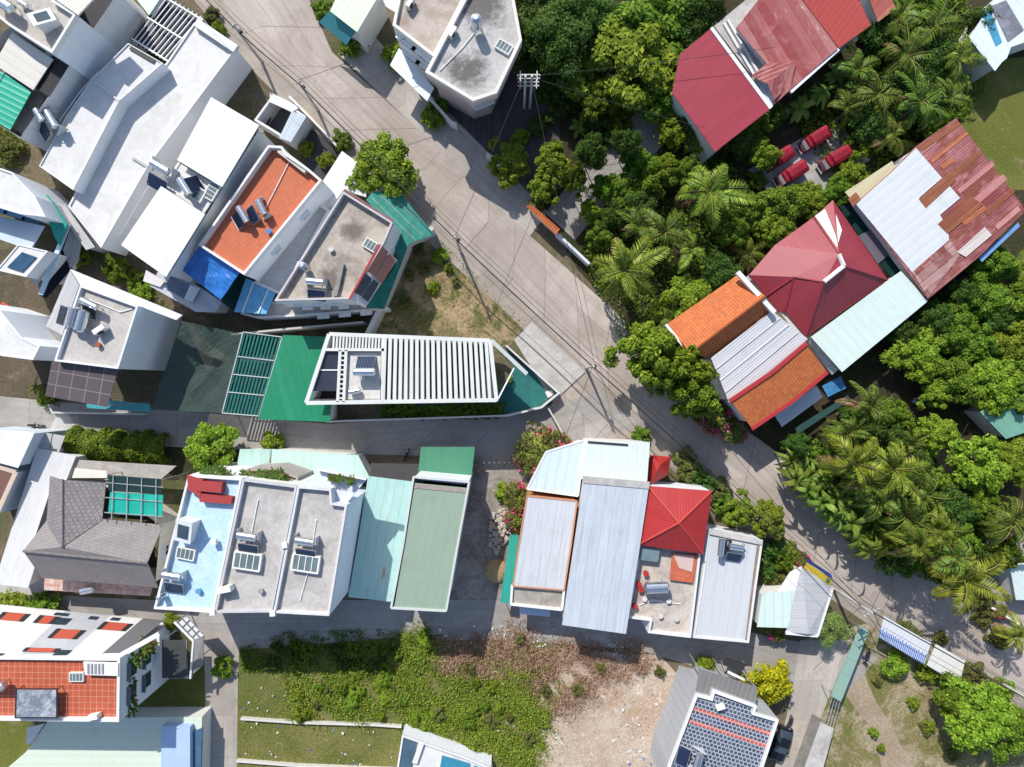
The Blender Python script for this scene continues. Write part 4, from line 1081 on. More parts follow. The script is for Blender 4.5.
for i, (x, y) in enumerate(((250,474),(264,475),(276,476),(288,481),(283,474))):
    POT.put(at(x, y, 8.7), i*1.3, 1.5, 'bushy potted plant on the lower planted balcony', 'potted plants on the planted balcony')
for i, (x, y) in enumerate(((236,480),(230,476),(212,472),(224,470))):
    POT.put(at(x, y, 9.6), i*1.3, 1.5, 'bushy potted plant in the terrace opening at the red upstand', 'potted plants by the red upstand')
# teal roof, green roof
b = House('house', 'low house under a weathered teal sheet roof between two tall walls', 'house', [(368,476),(416,482),(404,545),(393,602),(348,597),(358,540)], 4.0)
b.sheet(sheet((.34,.54,.51), (.46,.66,.62), .3, .35, .05, (.25,.13,.08), .55, 7., .35, .3, 'teal_roof_sheet'), (-1,5.5), OFFW)
b.slab('dark_canopy', [(371,463),(419,464),(419,484),(371,477)], 3.4, .06, sheet((.06,.055,.055), None, .3, .3))
b = House('house', 'tall house under a sage green sheet roof with white edge and front vent strip', 'house', [(413.5,477),(469,482),(457,548),(446,611),(391,608),(403,545)], 9.2)
b.walls(painted((.72,.74,.76), .3), .05, .35)
SAGE = sheet((.245,.325,.25), (.275,.355,.28), .28, .15, 0, (.2,.07,.03), .5, 0, .15, .12, 'sage_sheet')
b.slab('roof', [(415,483),(467.5,488),(456,548),(445,610),(394,607.5),(405,545)], 9.05, .1, SAGE, (-1,5.5))
b.trim(painted((.52,.55,.53), .3), .22, .04, .25)
bars(b.r, 'vent_slat', [(418,477),(466,482),(465.5,484.5),(417.5,479.5)], 9.2, 22, .08, .1, plain('blue_slat', (.1,.18,.4), .5))
b.slab('coping', [(415,484),(466,489),(466,493),(414,488)], 9.12, .12, concrete((.33,.28,.25), (.2,.15,.13), .4, .6))
b = House('awning', 'green sheet awning in front of the sage roofed house', 'awning', [(421,447),(475,447),(471,481),(418,473)], 3.6)
b.sheet(sheet((.06,.22,.13), (.075,.26,.155), .3, .2, 0, (.2,.07,.03), .5, 0, .2), (0,1), OFFW)
# corner row, right of the gap
LG = sheet((.49,.51,.545), (.56,.58,.61), .22, .35, 0, (.2,.07,.03), .45, 0, .3, .5, 'pale_grey_sheet', .2)
b = House('house', 'orange trimmed house with a pale corrugated roof on the left of the corner row', 'house', [(527,496),(577,501),(571,545),(564,590),(513,586),(519,545)], 5.4)
b.sheet(LG, (-1,7), painted((.55,.24,.12), .3), .1); b.trim(painted((.50,.24,.14), .4), .16, .05, .15, None)
b.slab('terrace', [(514,587),(564,591),(562,610),(511,604)], 4.9, .2, concrete((.36,.33,.29), (.15,.13,.12), .6, .5))
b.slab('balcony', [(519,604),(550,608),(550,617),(520,614)], 3.0, .2, painted((.45,.55,.68), .4)); frame(b.r, [(512,586),(564,590.5),(562,610),(511,604.5)], 5.3, .25, .5, WHITE, 'parapet')
b = House('porch', 'pale blue porch roof half covered by the bougainvillea', 'porch', [(527,489),(546,452),(565,446),(585,440),(578,496)], 4.2)
b.sheet(sheet((.52,.62,.66), (.6,.7,.74), 1., .2, 0, (.2,.07,.03), .5, 0, .25), (-1,5), OFFW); b.trim(WHITE, .2)
b = House('shed', 'narrow strip of teal sheet along the orange trimmed house', 'awning', [(510,535),(519,535),(510,604),(500,602)], 2.8)
b.sheet(sheet((.03,.30,.24), None, .3, .3, .1), (0,1), None); posts(b.r, [(511,537),(501,600)], 2.8)
b = House('house', 'white mint flat roof at the street corner of the row', 'house', [(586,440),(650,442),(647,483),(581,479)], 5.6)
b.sheet(sheet((.60,.66,.62), (.66,.72,.68), .3, .2, 0, (.2,.07,.03), .5, 0, .15), (0,1), OFFW); b.slab('vent', [(588,441),(628,444),(628,446),(588,443)], 5.7, .08, DARKM)
b = House('house', 'long house under a ribbed blue grey metal roof in the corner row', 'house', [(584,480),(649,486),(640,546),(626,634),(562,625),(574,545)], 6.8)
b.sheet(sheet((.44,.475,.53), (.54,.575,.63), .22, .4, 0, (.2,.07,.03), .42, 0, .35, .6, 'blue_grey_sheet', .28), (-1,7), OFFW)
b.slab('coping', [(583,476),(650,482),(649,489),(583,483)], 6.9, .12, concrete((.42,.41,.39), (.2,.19,.18), .5, .6))
REDT = sheet((.34,.022,.022), (.42,.035,.03), .3, .35, 0, (.2,.07,.03), .45, 0, .2, .2, 'red_sheet')
b = House('house', 'house with a bright red hipped roof over a cluttered open terrace', 'house', [(650,487),(711,491),(701,553),(691,638),(648,633),(650,621),(627,618),(640,546)], 5.6)
b.flat(concrete((.50,.45,.40), (.22,.17,.15), .6, .4, 'littered_terrace'), .7, .22, WHITE)
b.roof('hip_roof', [(648,486,6.3),(712,491,6.3),(703,554,6.3),(638,545,6.3),(679,523,8.0)], [[0,1,4],[1,2,4],[2,3,4],[3,0,4]], REDT, .12)
rp = plain('red_ridge', (.48,.06,.045), .5)
for q in ((648,486),(712,491),(703,554),(638,545)): ridge(b.r, [(q[0], q[1], 6.35), (679,523,8.05)], rp, .22)
b.slab('tile_panel', [(672,553),(698,555),(693,583),(670,580)], 5.3, .12, tiles((.42,.10,.05), (.5,.13,.07), .45, .45, (.3,.09,.05), .7, .2, .02, .2, 0., 'orange_panel_tiles'))
b.slab('pale_panel', [(673,554),(694,556),(692,572),(679,568)], 5.36, .05, painted((.55,.42,.38), .5))
b.slab('glass_roof', [(641,547),(660,549),(658,562),(639,560)], 5.8, .08, glassy((.14,.2,.22), .2, 'greenish_glass'))
for k, (x, y, r_) in enumerate(((645,572,.5),(640,588,.35),(634,605,.5),(638,583,.3),(630,597,.3))):
    c = W(x, y, 4.9); m = MB(); m.tube((c[0],c[1],4.9), (c[0],c[1],5.5), .22, .3, 10); m.tube((c[0],c[1],5.5), (c[0],c[1],5.56), .33, .33, 10)
    tag(obj('plant_pot', m, plain('red_plastic', (.36,.03,.03), .5)), 'red plastic pot at the left edge of the cluttered terrace', 'pot', 'red pots on the cluttered terrace')
LTANK.put(at(654,584,4.9), .05, 1.3, 'large steel tank on the cluttered terrace under the red hipped roof')
b = House('porch', 'small red hipped porch roof at the street corner', 'porch', [(650,456),(670,458),(668,474),(648,486)], 3.6)
b.walls(OFFW, .3, .1); b.roof('roof', [(650,455,3.5),(671,457,3.5),(668,475,3.5),(647,487,3.5),(657,471,4.5),(660,465,4.5)], [[0,1,5],[1,2,4,5],[2,3,4],[3,0,5,4]], REDT, .1)
b = House('house', 'low house under a pale grey roof with a stained right gutter', 'house', [(708,530),(763,541),(756,590),(749,643),(693,638),(701,585)], 5.0)
b.flat(sheet((.50,.52,.54), (.56,.58,.60), .25, .25, 0, (.2,.07,.03), .5, 0, .2, .25, 'pale_roof_sheet'), .15, .25, WHITE, painted((.66,.65,.62), .6), 0, (-1,7))
b.slab('coping', [(708,528),(763,540),(762,545),(708,534)], 5.1, .12, concrete((.5,.48,.46), (.3,.28,.26), .4, .6))
b.slab('gutter', [(757,545),(762,546),(748,642),(745,641)], 4.93, .05, concrete((.28,.22,.19), (.12,.1,.09), .6, .8))
HEAT.put(at(718,545,4.85), rot(2,-20), 0.96, 'blue steel heater at the upper end of the pale grey roof', 'solar water heaters on the flat roofs')
HEAT2.put(at(733,546,4.85), rot(20,3), 0.96, 'heater with dark flat panel at the upper end of the pale grey roof', 'solar water heaters on the flat roofs')
b = House('porch', 'flat mint roof between the pale grey roof and the street shop', 'porch', [(762,594),(797,590),(788,628),(757,627)], 3.8)
b.sheet(sheet((.52,.64,.60), (.58,.70,.66), 1., .2), (0,1), OFFW)
b = House('shop', 'street corner shop with a grey two slope sheet roof and white edge boards', 'shop', [(802,567),(832,587),(818,634),(786,632)], 3.8)
b.walls(OFFW, .3, .3)
b.roof('roof', [(802,567,4.4),(833,588,3.6),(818,635,3.7),(786,632,3.6),(808,634,4.3)], [[0,1,2,4],[0,4,3]], sheet((.42,.43,.44), (.5,.51,.52), .3, .3), .08)
b.slab('side_roof', [(790,572),(802,566),(795,600),(776,594)], 3.4, .06, sheet((.66,.66,.66), None, .3, .3, 0, (.2,.07,.03), .7))
m = MB(); beam_mb(m, W(786,633,3.75), W(818,636,3.85), .35, .25); beam_mb(m, W(833,588,3.75), W(818,636,3.85), .25, .2); obj('edge_board', m, WHITE, b.r)
# sign
sg = empty('shop_sign', W(818,572,0), 'yellow shop sign board with blue rim facing up along the road edge', 'sign')
YEL = plain('sign_yellow', (.72,.55,.06), .45, 0, .1); BLU = plain('sign_blue', (.03,.05,.30), .45)
roofmesh('board', [(807,562,2.9),(833,580,2.9),(830,586,2.2),(804,568,2.2)], [[0,1,2,3]], YEL, .06, sg)
roofmesh('rim', [(806,558,3.1),(831,574,3.1),(833,579,2.95),(807,562,2.95)], [[0,1,2,3]], BLU, .06, sg)
roofmesh('emblem', [(827,578,2.86),(830,580,2.86),(829,583,2.5),(826,581,2.5)], [[0,1,2,3]], plain('sign_teal', (.02,.25,.28), .4), .02, sg)
m = MB()
for q in ((806,565),(831,583)):
    c = W(*q, 0); m.tube((c[0],c[1],0), (c[0],c[1],2.5), .05)
obj('post', m, GALV, sg)
# awnings bottom right
b = House('awning', 'long narrow green sheet awning along the lane', 'awning', [(860,626),(869,631),(841,702),(831,696)], 2.8)
b.sheet(sheet((.22,.35,.29), (.25,.39,.325), .3, .2, 0, (.2,.07,.03), .5, 0, .2), (1,.5), None); posts(b.r, [(861,628),(868,631),(841,700),(832,695)], 2.8)
bars(b.r, 'railing', [(831,697),(841,703),(836,726),(823,722)], 2.3, 4, .06, .06, GALV)
b = House('stall', 'grey concrete slab roof at the lower end of the green awning', 'shed', [(821,722),(834,729),(820,780),(800,780)], 2.6)
b.sheet(concrete((.48,.46,.43), (.2,.18,.17), .5, .5), (1,1), CONCD)
STRIPE = sheet((.60,.62,.64), (.64,.66,.68), .5, .2, 0, (.2,.07,.03), .45, 0, .15, .1, 'shed_sheet')
b = House('stall', 'roadside stall under a white sheet with blue striped lower edge', 'stall', [(884,616),(931,643),(924,665),(879,637)], 2.7)
b.roof('roof', [(884,616,2.9),(931,643,2.9),(924,665,2.5),(879,637,2.5)], [[0,1,2,3]], STRIPE, .06); posts(b.r, [(884,617),(930,643),(923,664),(880,637)], 2.5)
A, B, C, D = W(881,627,2.74), W(928,654,2.74), W(924,665,2.54), W(879,637,2.54); m = MB()
for k in range(26):
    t_ = (k+.35)/26; u = .45*(.6+.4*math.sin(k*1.7)**2); P1 = [A[i]+(B[i]-A[i])*t_ for i in range(3)]; P2 = [D[i]+(C[i]-D[i])*t_ for i in range(3)]; P1 = [P2[i]+(P1[i]-P2[i])*(.5+u) for i in range(3)]
    beam_mb(m, P1, P2, .12, .04)
obj('blue_stripe', m, plain('stripe_blue', (.10,.20,.5), .5), b.r)
b.slab('counter', [(888,632),(918,650),(916,654),(886,636)], .9, .85, CONCD)
b = House('stall', 'roadside stall under a plain cream sheet roof, right of the blue striped one', 'stall', [(936,644),(965,661),(959,687),(927,665)], 2.7)
b.roof('roof', [(936,644,2.9),(965,661,2.9),(959,687,2.5),(927,665,2.5)], [[0,1,2,3]], sheet((.64,.63,.59), (.68,.67,.64), 1., .15, 0, (.2,.07,.03), .5, 0, .1, .08, 'cream_sheet', .06), .06); posts(b.r, [(936,645),(964,661),(959,686),(928,665)], 2.5); b.slab('counter', [(938,660),(956,672),(954,676),(936,664)], .9, .85, CONCD)
# hex tiled terrace
HEX = tiles((.035,.05,.085), (.075,.095,.14), .46, .42, (.42,.44,.48), .5, .2, .055, .3, .5, 'blue_grey_terrace_tiles', (.2,.22,.26))
b = House('house', 'house with a blue grey tiled terrace crossed by two red tile lines', 'house', [(696,694),(711,698),(713,690),(757,706),(755,713),(779,720),(756,790),(664,790),(668,767)], 7.6)
b.flat(HEX, .4, .28, sheet((.40,.41,.43), (.46,.47,.49), .9, .2, 0, (.2,.07,.03), .6, 0, .4, .3, 'grey_cladding'), WHITE, 0, (-1,3.2))
RT = tiles((.48,.07,.04), (.55,.10,.06), .46, .42, (.42,.40,.40), .5, .1, .055, .1, .5, 'red_terrace_tiles')
b.slab('red_tile_line', [(693,706.5),(771,732),(770,735.5),(692,710)], 7.215, .03, RT, (-1,3.2)); b.slab('red_tile_line', [(688,718.5),(767,744),(766,747.5),(687,722)], 7.215, .03, RT, (-1,3.2))
HEAT2.put(at(694,756,7.2), rot(-4,14), 1.14, 'steel water heater on the blue grey tiled terrace', 'solar water heaters on the flat roofs')
AC.put(at(719,705,7.2), .3, 1.0, 'small white box on the blue grey tiled terrace near its upper edge')
CG = sheet((.17,.165,.16), (.22,.21,.205), .55, .3, 0, (.2,.07,.03), .6, 0, .1, .3, 'dark_fibre_sheet', 1.)
b = House('porch', 'dark grey corrugated porch roof above the blue grey tiled terrace', 'porch', [(699,669),(757,687),(756,705),(713,689),(710,697),(696,692)], 6.8)
b.sheet(CG, (-1,3.2), None); posts(b.r, [(700,670),(756,688),(728,679)], 6.7, .07)
# red tile terrace house at bottom left
RTT = tiles((.36,.075,.035), (.42,.095,.045), .62, .62, (.52,.24,.17), .7, .2, .035, .2, 0., 'terracotta_terrace_tiles', (.2,.08,.05))
b = House('house', 'white house with terracotta tiled roof terrace and sloping white front panels, bottom left', 'house', [(120,658),(119,722),(-60,720),(-60,656)], 10.5)
b.flat(RTT, .5, .3, WHITE).win('r', 2, (8.2, 5.2), 1.5, 1.6, plain('dark_frame', (.12,.13,.15), .6))
FR = painted((.62,.62,.61), .35, 'front_panel_white'); FG = painted((.42,.43,.46), .3, 'front_panel_grey')
def front(px_top, px_bot, n0, n1, mat, name='front_panel', zt=10.2, zb=2.0, dz=0., par=None):
    """strip of the sloping front between two fractions along its length"""
    a = px_top; c = px_bot
    def L(p, q, t): return (p[0]+(q[0]-p[0])*t, p[1]+(q[1]-p[1])*t)
    T0, T1, B0, B1 = L(*a, n0), L(*a, n1), L(*c, n0), L(*c, n1)
    return b.roof(name, [(*T0, zt+dz), (*T1, zt+dz), (*B1, zb+dz), (*B0, zb+dz)], [[0,1,2,3]], mat, .25)
TOPL = ((-60,655),(119,658)); BOTL = ((-12,604),(163,621))
for k, (f0, f1, mt) in enumerate(((0,.44,FR),(.44,.70,FG),(.70,.88,FR),(.88,1.0,painted((.14,.14,.15), .3, 'dark_front')))):
    front(TOPL, BOTL, f0, f1, mt)
def fpanel(f0, f1, g0, g1, mat, name, dz=.06):
    def pt(f, g):
        T = (TOPL[0][0]+(TOPL[1][0]-TOPL[0][0])*f, TOPL[0][1]+(TOPL[1][1]-TOPL[0][1])*f); B = (BOTL[0][0]+(BOTL[1][0]-BOTL[0][0])*f, BOTL[0][1]+(BOTL[1][1]-BOTL[0][1])*f)
        z = 10.2+(2.0-10.2)*g
        A_, B_ = W(*T, 10.2), W(*B, 2.0)
        return tuple(A_[i]+(B_[i]-A_[i])*g for i in range(3))
    q = [pt(f0,g0), pt(f1,g0), pt(f1,g1), pt(f0,g1)]; q = [(x,y,z+dz+.22) for x,y,z in q]
    m = MB(); qq = q if area(q) > 0 else q[::-1]
    m.face(qq); m.face([(x,y,z-.2) for x,y,z in qq[::-1]])
    for i in range(4):
        a_, c_ = qq[i], qq[(i+1)%4]; m.face([(a_[0],a_[1],a_[2]-.2),(c_[0],c_[1],c_[2]-.2),c_,a_])
    return obj(name, m, mat, b.r)
WR = painted((.45,.085,.05), .2, 'window_red')
for (f0,f1,g0,g1) in ((.52,.63,.42,.62),(.46,.60,.12,.19),(.73,.84,.68,.86),(.36,.42,.72,.88),(.15,.25,.72,.88)):
    fpanel(f0,f1,g0,g1,WR,'red_shutter')
    fpanel(f0-.028,f0-.002,g0,g1,DARKM,'louvre',.05); fpanel(f1+.002,f1+.028,g0,g1,DARKM,'louvre',.05)
for (f0,f1,g0,g1) in ((.43,.52,.72,.86),(.62,.70,.02,.16),(.2,.35,.02,.06),(.40,.48,.92,.97),(.6,.65,.90,.96),(.72,.77,.92,.98)):
    fpanel(f0,f1,g0,g1,PANE,'window',.04)
b.slab('roof_panel', [(83,662),(118,663),(118,676),(85,675)], 10.65, .2, WHITE)
bars(b.r, 'roof_slat', [(86,664),(104,664),(104,674),(86,674)], 10.75, 5, .16, .08, plain('grey_slat', (.3,.3,.32)))
b.slab('canopy', [(118,654),(158,632),(160,636),(121,658)], 9.2, .25, WHITE)
b.slab('balcony', [(123,664),(131,662),(131,708),(122,716)], 7.0, .2, painted((.6,.66,.72), .3)); b.slab('balcony', [(134,655),(159,634),(160,655),(135,706)], 4.0, .2, WHITE)
for i, (x, y, z) in enumerate(((128,660,7.1),(139,657,7.1),(147,650,5),(154,643,5),(134,678,7),(134,690,7),(135,700,7))):
    POT.put(at(x, y, z-.1), i, 2.0, 'climbing green plant on the planted balconies of the terracotta terrace house', 'plants on the planted balconies')
HATCH.put(at(78,676,10.0), 0, .8, 'white box skylight on the terracotta terrace')
AC.put(at(97,714,10.0), .2, 1.2, 'pale box unit at the lower parapet of the terracotta terrace')
LTANK.put(at(3,682,10.0), 0, 1.0, 'steel tank at the left edge of the terracotta terrace')
gl = House('glass_canopy', 'low canopy of mottled blue grey glass on the terracotta terrace', 'canopy', [(17,690),(56,690),(56,717),(16,717)], 11.0)
gl.slab('glass', [(17,690),(56,690),(56,717),(16,717)], 11.0, .05, concrete((.16,.19,.24), (.5,.52,.55), .8, .9, 'mottled_glass')); frame(gl.r, [(16,689),(57,689),(57,718),(15,718)], 11.05, .1, .1, DARKM, 'frame')
m = MB()
for q in ((17,690),(56,690),(56,717),(16,717)):
    c = W(*q, 11); m.tube((c[0],c[1],10.0), c, .04)
obj('post', m, DARKM, gl.r)
b = House('gatehouse', 'grey netted carport with a patterned white roof edge beside the terracotta terrace house', 'carport', [(160,618),(186,616),(203,636),(202,658),(188,680),(162,680)], 3.6)
b.slab('net_roof', [(162,640),(186,640),(187,678),(162,678)], 3.5, .03, netting((.10,.11,.11), .8, 'grey_net'))
b.roof('roof', [(175,622,3.9),(187,617,4.3),(204,636,4.3),(193,640,3.9)], [[0,1,2,3]], tiles((.62,.62,.62), (.7,.7,.7), .8, .8, (.05,.05,.05), .5, .1, .12, .2, 0., 'patterned_panel'), .12)
b.roof('side_panel', [(193,640,3.9),(204,636,4.2),(203,665,3.6),(191,676,3.6)], [[0,1,2,3]], concrete((.24,.235,.23), (.16,.15,.14), .4, .6), .1)
beam('edge_beam', W(174,622,4.0), W(193,641,4.0), .25, .3, WHITE, b.r); beam('edge_beam', W(193,641,4.0), W(190,679,3.8), .2, .3, WHITE, b.r)
posts(b.r, [(163,640),(163,678),(187,678),(201,657),(176,622)], 3.5, .07)
b.slab('floor', [(160,640),(187,640),(188,679),(160,679)], .1, .08, CONCD)
b = House('house', 'white roofed house with blue glazed side, cut by the bottom edge at the left', 'house', [(50,718),(202,717),(200,800),(-30,800),(26,752)], 3.0)
b.sheet(sheet((.58,.64,.53), (.61,.67,.56), 1., .15, 0, (.2,.07,.03), .5, 0, .1, .08, 'white_mint_sheet', .05), (1,0), OFFW)
b.slab('stair_box', [(162,726),(190,727),(190,790),(160,790)], 3.9, .9, painted((.38,.50,.72), .2)); b.slab('glass_wall', [(192,732),(202,728),(200,790),(190,790)], 3.2, .3, glassy((.06,.12,.2), .15, 'blue_wall_glass'))
b.slab('roof_panel', [(27,728),(44,724),(30,744),(26,744)], 3.25, .2, WHITE)
# small pool house at the bottom edge
b = House('house', 'white house with blue roof panels cut by the bottom edge in the weedy field', 'house', [(402,735),(467,758),(491,768),(494,800),(392,800)], 2.8)
b.flat(SMOOTHW, .3, .2, WHITE)
b.slab('glass_roof', [(404,738),(417,743),(410,775),(397,775)], 2.66, .15, glassy((.06,.11,.15), .12, 'pool_glass'))
b.slab('roof_panel', [(442,756),(470,764),(466,790),(436,790)], 2.68, .2, plain('blue_roof_panel', (.04,.22,.33), .4, 0, .2)); b.slab('roof_panel', [(474,766),(489,771),(490,790),(472,790)], 2.68, .2, plain('blue_roof_panel', (.04,.22,.33), .4, 0, .2))
b.slab('stair_cover', [(419,743),(424,744),(417,764),(412,763)], 2.9, .35, WHITE)

roof_pipe([(258,500),(252,530),(246,560)], 11.4, 'thin white pipe on the middle grey terrace'); roof_pipe([(300,600),(310,565),(316,520)], 11.4, 'thin white pipe on the right grey terrace', .04)
roof_pipe([(640,605),(652,600),(680,604)], 4.9, 'white pipe on the cluttered terrace under the red hipped roof')
for k, (x, y, c_) in enumerate(((668,600,(.6,.6,.58)),(660,615,(.55,.55,.5)),(644,598,(.6,.6,.6)),(676,618,(.5,.48,.45)))): bucket(x, y, 4.9, c_, 'pale bucket standing on the cluttered terrace under the red hipped roof', 'pale buckets on the cluttered terrace')
bucket(262,590,11.4,(.3,.3,.3),'grey bucket on the middle grey terrace'); bucket(200,590,11.4,(.1,.3,.5),'blue bucket on the pale blue terrace')
# ================================================================ houses on the right
REDA = sheet((.27,.028,.045), (.33,.045,.065), .3, .35, 0, (.2,.07,.03), .5, 6., .25, .25, 'maroon_sheet')
REDB = sheet((.25,.03,.032), (.50,.24,.22), .45, .75, .12, (.55,.36,.34), .55, 0, .2, .3, 'faded_red_sheet', .9)
b = House('house', 'house under a plain maroon sheet roof with a sawtooth left edge', 'house', [(710,29),(770,109),(715,152),(672,93),(680,54)], 6.2)
b.p = [(x, y, z) for (x, y, z) in b.p]
b.sheet(REDA, (-40,32), OFFW, .3)
bars(b.r, 'ridge_gutter', [(710,28),(713,27),(773,107),(769,109)], 6.3, 1, .4, .14, WHITE)
b = House('house', 'house under a faded ribbed red roof with hipped porch, right of the maroon roof', 'house', [(736,28),(763,-6),(797,-6),(838,48),(788,91),(776,103),(768,84),(751,75),(766,63)], 6.6)
b.roof('roof', [(736,28,7.2),(763,-6,7.2),(797,-6,7.2),(838,48,6.4),(790,90,6.2),(766,63,6.4)], [[0,1,2,3,4,5]], REDB, .1, None, [(-40,-56)])
b.walls(WHITE, .4, .5)
b.roof('porch_roof', [(751,76,5.9),(766,64,6.4),(796,61,6.9),(768,84,6.3),(775,104,5.6),(790,90,6.2)], [[0,1,2,3],[3,2,5,4]], REDB, .1)
b.slab('porch_wall', [(751,76),(768,85),(774,104),(772,107)], 5.2, .5, painted((.6,.66,.72), .3))
b.slab('gutter_slab', [(714,26),(760,-12),(764,-6),(736,28),(765,64),(752,76)], 5.2, .2, concrete((.46,.44,.42), (.25,.23,.21), .4, .5))
bars(b.r, 'coping', [(736,29),(739,27),(768,62),(765,64)], 6.0, 1, .3, .3, WHITE); bars(b.r, 'coping', [(722,24),(730,18),(760,70),(752,76)], 5.5, 2, .25, .3, WHITE)
bars(b.r, 'edge_board', [(838,48),(840,50),(792,93),(790,91)], 6.2, 1, .3, .3, WHITE)
b = House('house', 'house under a flat bright red sheet roof joined to the faded ribbed roof', 'house', [(798,-6),(856,-6),(871,25),(839,48)], 6.3)
b.sheet(sheet((.33,.045,.038), (.38,.06,.05), .6, .25, 0, (.2,.07,.03), .55, 0, .15, .2, 'flat_red_sheet', .3), (-1,1.4), WHITE)
b = House('shed', 'rusty striped roof past a grey gap, at the top edge right of the red roofs', 'shed', [(866,-10),(886,-12),(896,8),(878,22)], 5.4)
b.sheet(sheet((.28,.06,.045), (.5,.28,.2), .4, .5, .5, (.3,.1,.05), .6), (1,-1), GREYW)
# orange roof
OR = rolltiles((.46,.125,.04), (.56,.17,.06), .32, .36, .28); OR2 = rolltiles((.40,.105,.035), (.46,.13,.045), .32, .36, .35, 'clay_tiles_b')
b = House('house', 'house under an orange clay tile gable roof beside the roadside tree', 'house', [(739,274),(769,313),(709,357),(667,324)], 6.4)
b.walls(CREAM, .45, .6)
b.roof('roof', [(739,274,6.2),(765,296,8.0),(690,353,8.0),(667,324,6.2),(769,313,6.4),(708,358,6.4)], [[0,1,2,3],[1,4,5,2]], OR, .15)
ridge(b.r, [(765,296,8.05),(690,353,8.05)], OR2, .3)
bars(b.r, 'verge', [(736,272),(740,272),(777,311),(773,314)], 7.8, 1, .5, .5, WHITE); bars(b.r, 'verge', [(665,325),(667,324),(692,354),(689,356)], 7.1, 1, .3, .3, WHITE)
b = House('house', 'house under white ribbed sheets with bright seams, between two orange roofs', 'house', [(772,311),(808,339),(730,405),(711,358)], 6.2)
b.roof('roof', [(772,311,6.9),(808,339,6.1),(730,405,6.1),(711,358,6.9)], [[0,1,2,3]], sheet((.56,.56,.58), (.63,.63,.65), .3, .3, 0, (.2,.07,.03), .5, 0, .3, .3, 'ribbed_white_sheet', .6), .1, None, [(60,-50)])
b.walls(OFFW, .35, .5)
m = MB()
for t_ in (.24,.48,.74):
    beam_mb(m, W(711+(730-711)*t_, 358+(405-358)*t_, 7.02-.8*t_), W(772+(808-772)*t_, 311+(339-311)*t_, 7.02-.8*t_), .08, .05)
obj('seam', m, OFFW, b.r)
b = House('house', 'small bent orange clay tile roof edged with dark red boards', 'house', [(731,401),(772,371),(806,344),(827,372),(792,401),(752,428)], 5.9)
b.walls(OFFW, .45, .6)
b.roof('roof', [(731,401,6.7),(773,372,6.7),(806,344,6.7),(827,372,5.7),(792,401,5.7),(752,428,5.7)], [[0,1,4,5],[1,2,3,4]], OR, .15)
m = MB()
for p_, q_, z_ in (((730,401),(773,372),6.85),((773,372),(807,343),6.854),((752,429),(792,402),5.8),((792,402),(828,372),5.804)): beam_mb(m, W(*p_, z_), W(*q_, z_), .4, .3)
obj('edge_board', m, RED, b.r)
b.slab('awning', [(775,416),(816,386),(823,397),(782,427)], 3.0, .06, sheet((.50,.56,.64), None, .4, .2))
b.slab('awning', [(822,386),(841,376),(846,388),(828,397)], 2.6, .05, plain('blue_sheet_small', (.05,.2,.4), .5, 0, .3))
b.slab('awning', [(795,428),(848,395),(850,400),(798,434)], 2.4, .05, netting((.05,.12,.12), .8, 'teal_strip_net'))
# maroon hips
MAR = sheet((.255,.03,.045), (.32,.05,.065), .3, .3, 0, (.2,.07,.03), .5, 8., .2, .25, 'maroon_hip_sheet')
b = House('house', 'house under a complex maroon hipped roof with one bare white corner', 'house', [(833,201),(887,279),(806,337),(778,312),(767,295),(749,274)], 4.6)
b.walls(CREAM, .6, .6)
V = [(749,275,4.4),(775,245,4.4),(814,217,4.4),(833,200,4.6),(888,280,4.4),(806,337,4.2),(785,311,4.4),(778,313,4.0),(766,296,4.2),   # 0..8 eaves
     (824,282,7.2),(844,266,7.2),(839,254,7.2),(794,277,6.0)]
b.roof('roof', V, [[0,1,2,11,9,12],[2,3,11],[3,4,10,11],[4,5,9,10],[5,6,12,9],[0,12,8],[12,6,7,8],[9,11,10]], MAR, .12)
ridge(b.r, [(824,282,7.25),(844,266,7.25),(839,254,7.25)], OFFW, .5); 
rm = plain('maroon_ridge', (.24,.03,.045), .5)
for q in (((824,282,7.22),(806,337,4.3)),((844,266,7.22),(888,280,4.5)),((824,282,7.2),(794,277,6.05)),((794,277,6.05),(766,296,4.3)),((839,254,7.2),(814,217,4.5)),((794,277,6.05),(785,311,4.5))): ridge(b.r, q, rm, .2)
b.roof('bare_patch', [(815,216,4.56),(832,204,4.62),(842,230,6.05),(837,247,6.85)], [[0,1,2,3]], painted((.68,.68,.66), .5), .04)
b.slab('side_roof', [(745,278),(760,266),(759,275),(750,281)], 4.2, .1, CONC); b.slab('white_slab', [(756,268),(776,245),(781,252),(762,266)], 4.3, .1, painted((.68,.67,.62), .5))
b.slab('beige_panel', [(781,313),(790,309),(808,333),(801,340)], 4.0, .1, painted((.55,.53,.47), .5))
b = House('house', 'long house under a pale mint sheet roof below the maroon hips', 'house', [(901,271),(928,301),(842,372),(811,337)], 4.8)
b.sheet(sheet((.52,.62,.58), (.58,.67,.63), 1.1, .2, 0, (.2,.07,.03), .5, 0, .15, .12, 'pale_mint_sheet'), (27,30), OFFW)
b.roof('lean_to', [(812,337,4.2),(838,370,4.2),(832,375,3.4),(808,341,3.4)], [[0,1,2,3]], sheet((.5,.52,.56), None, .3, .2), .06)
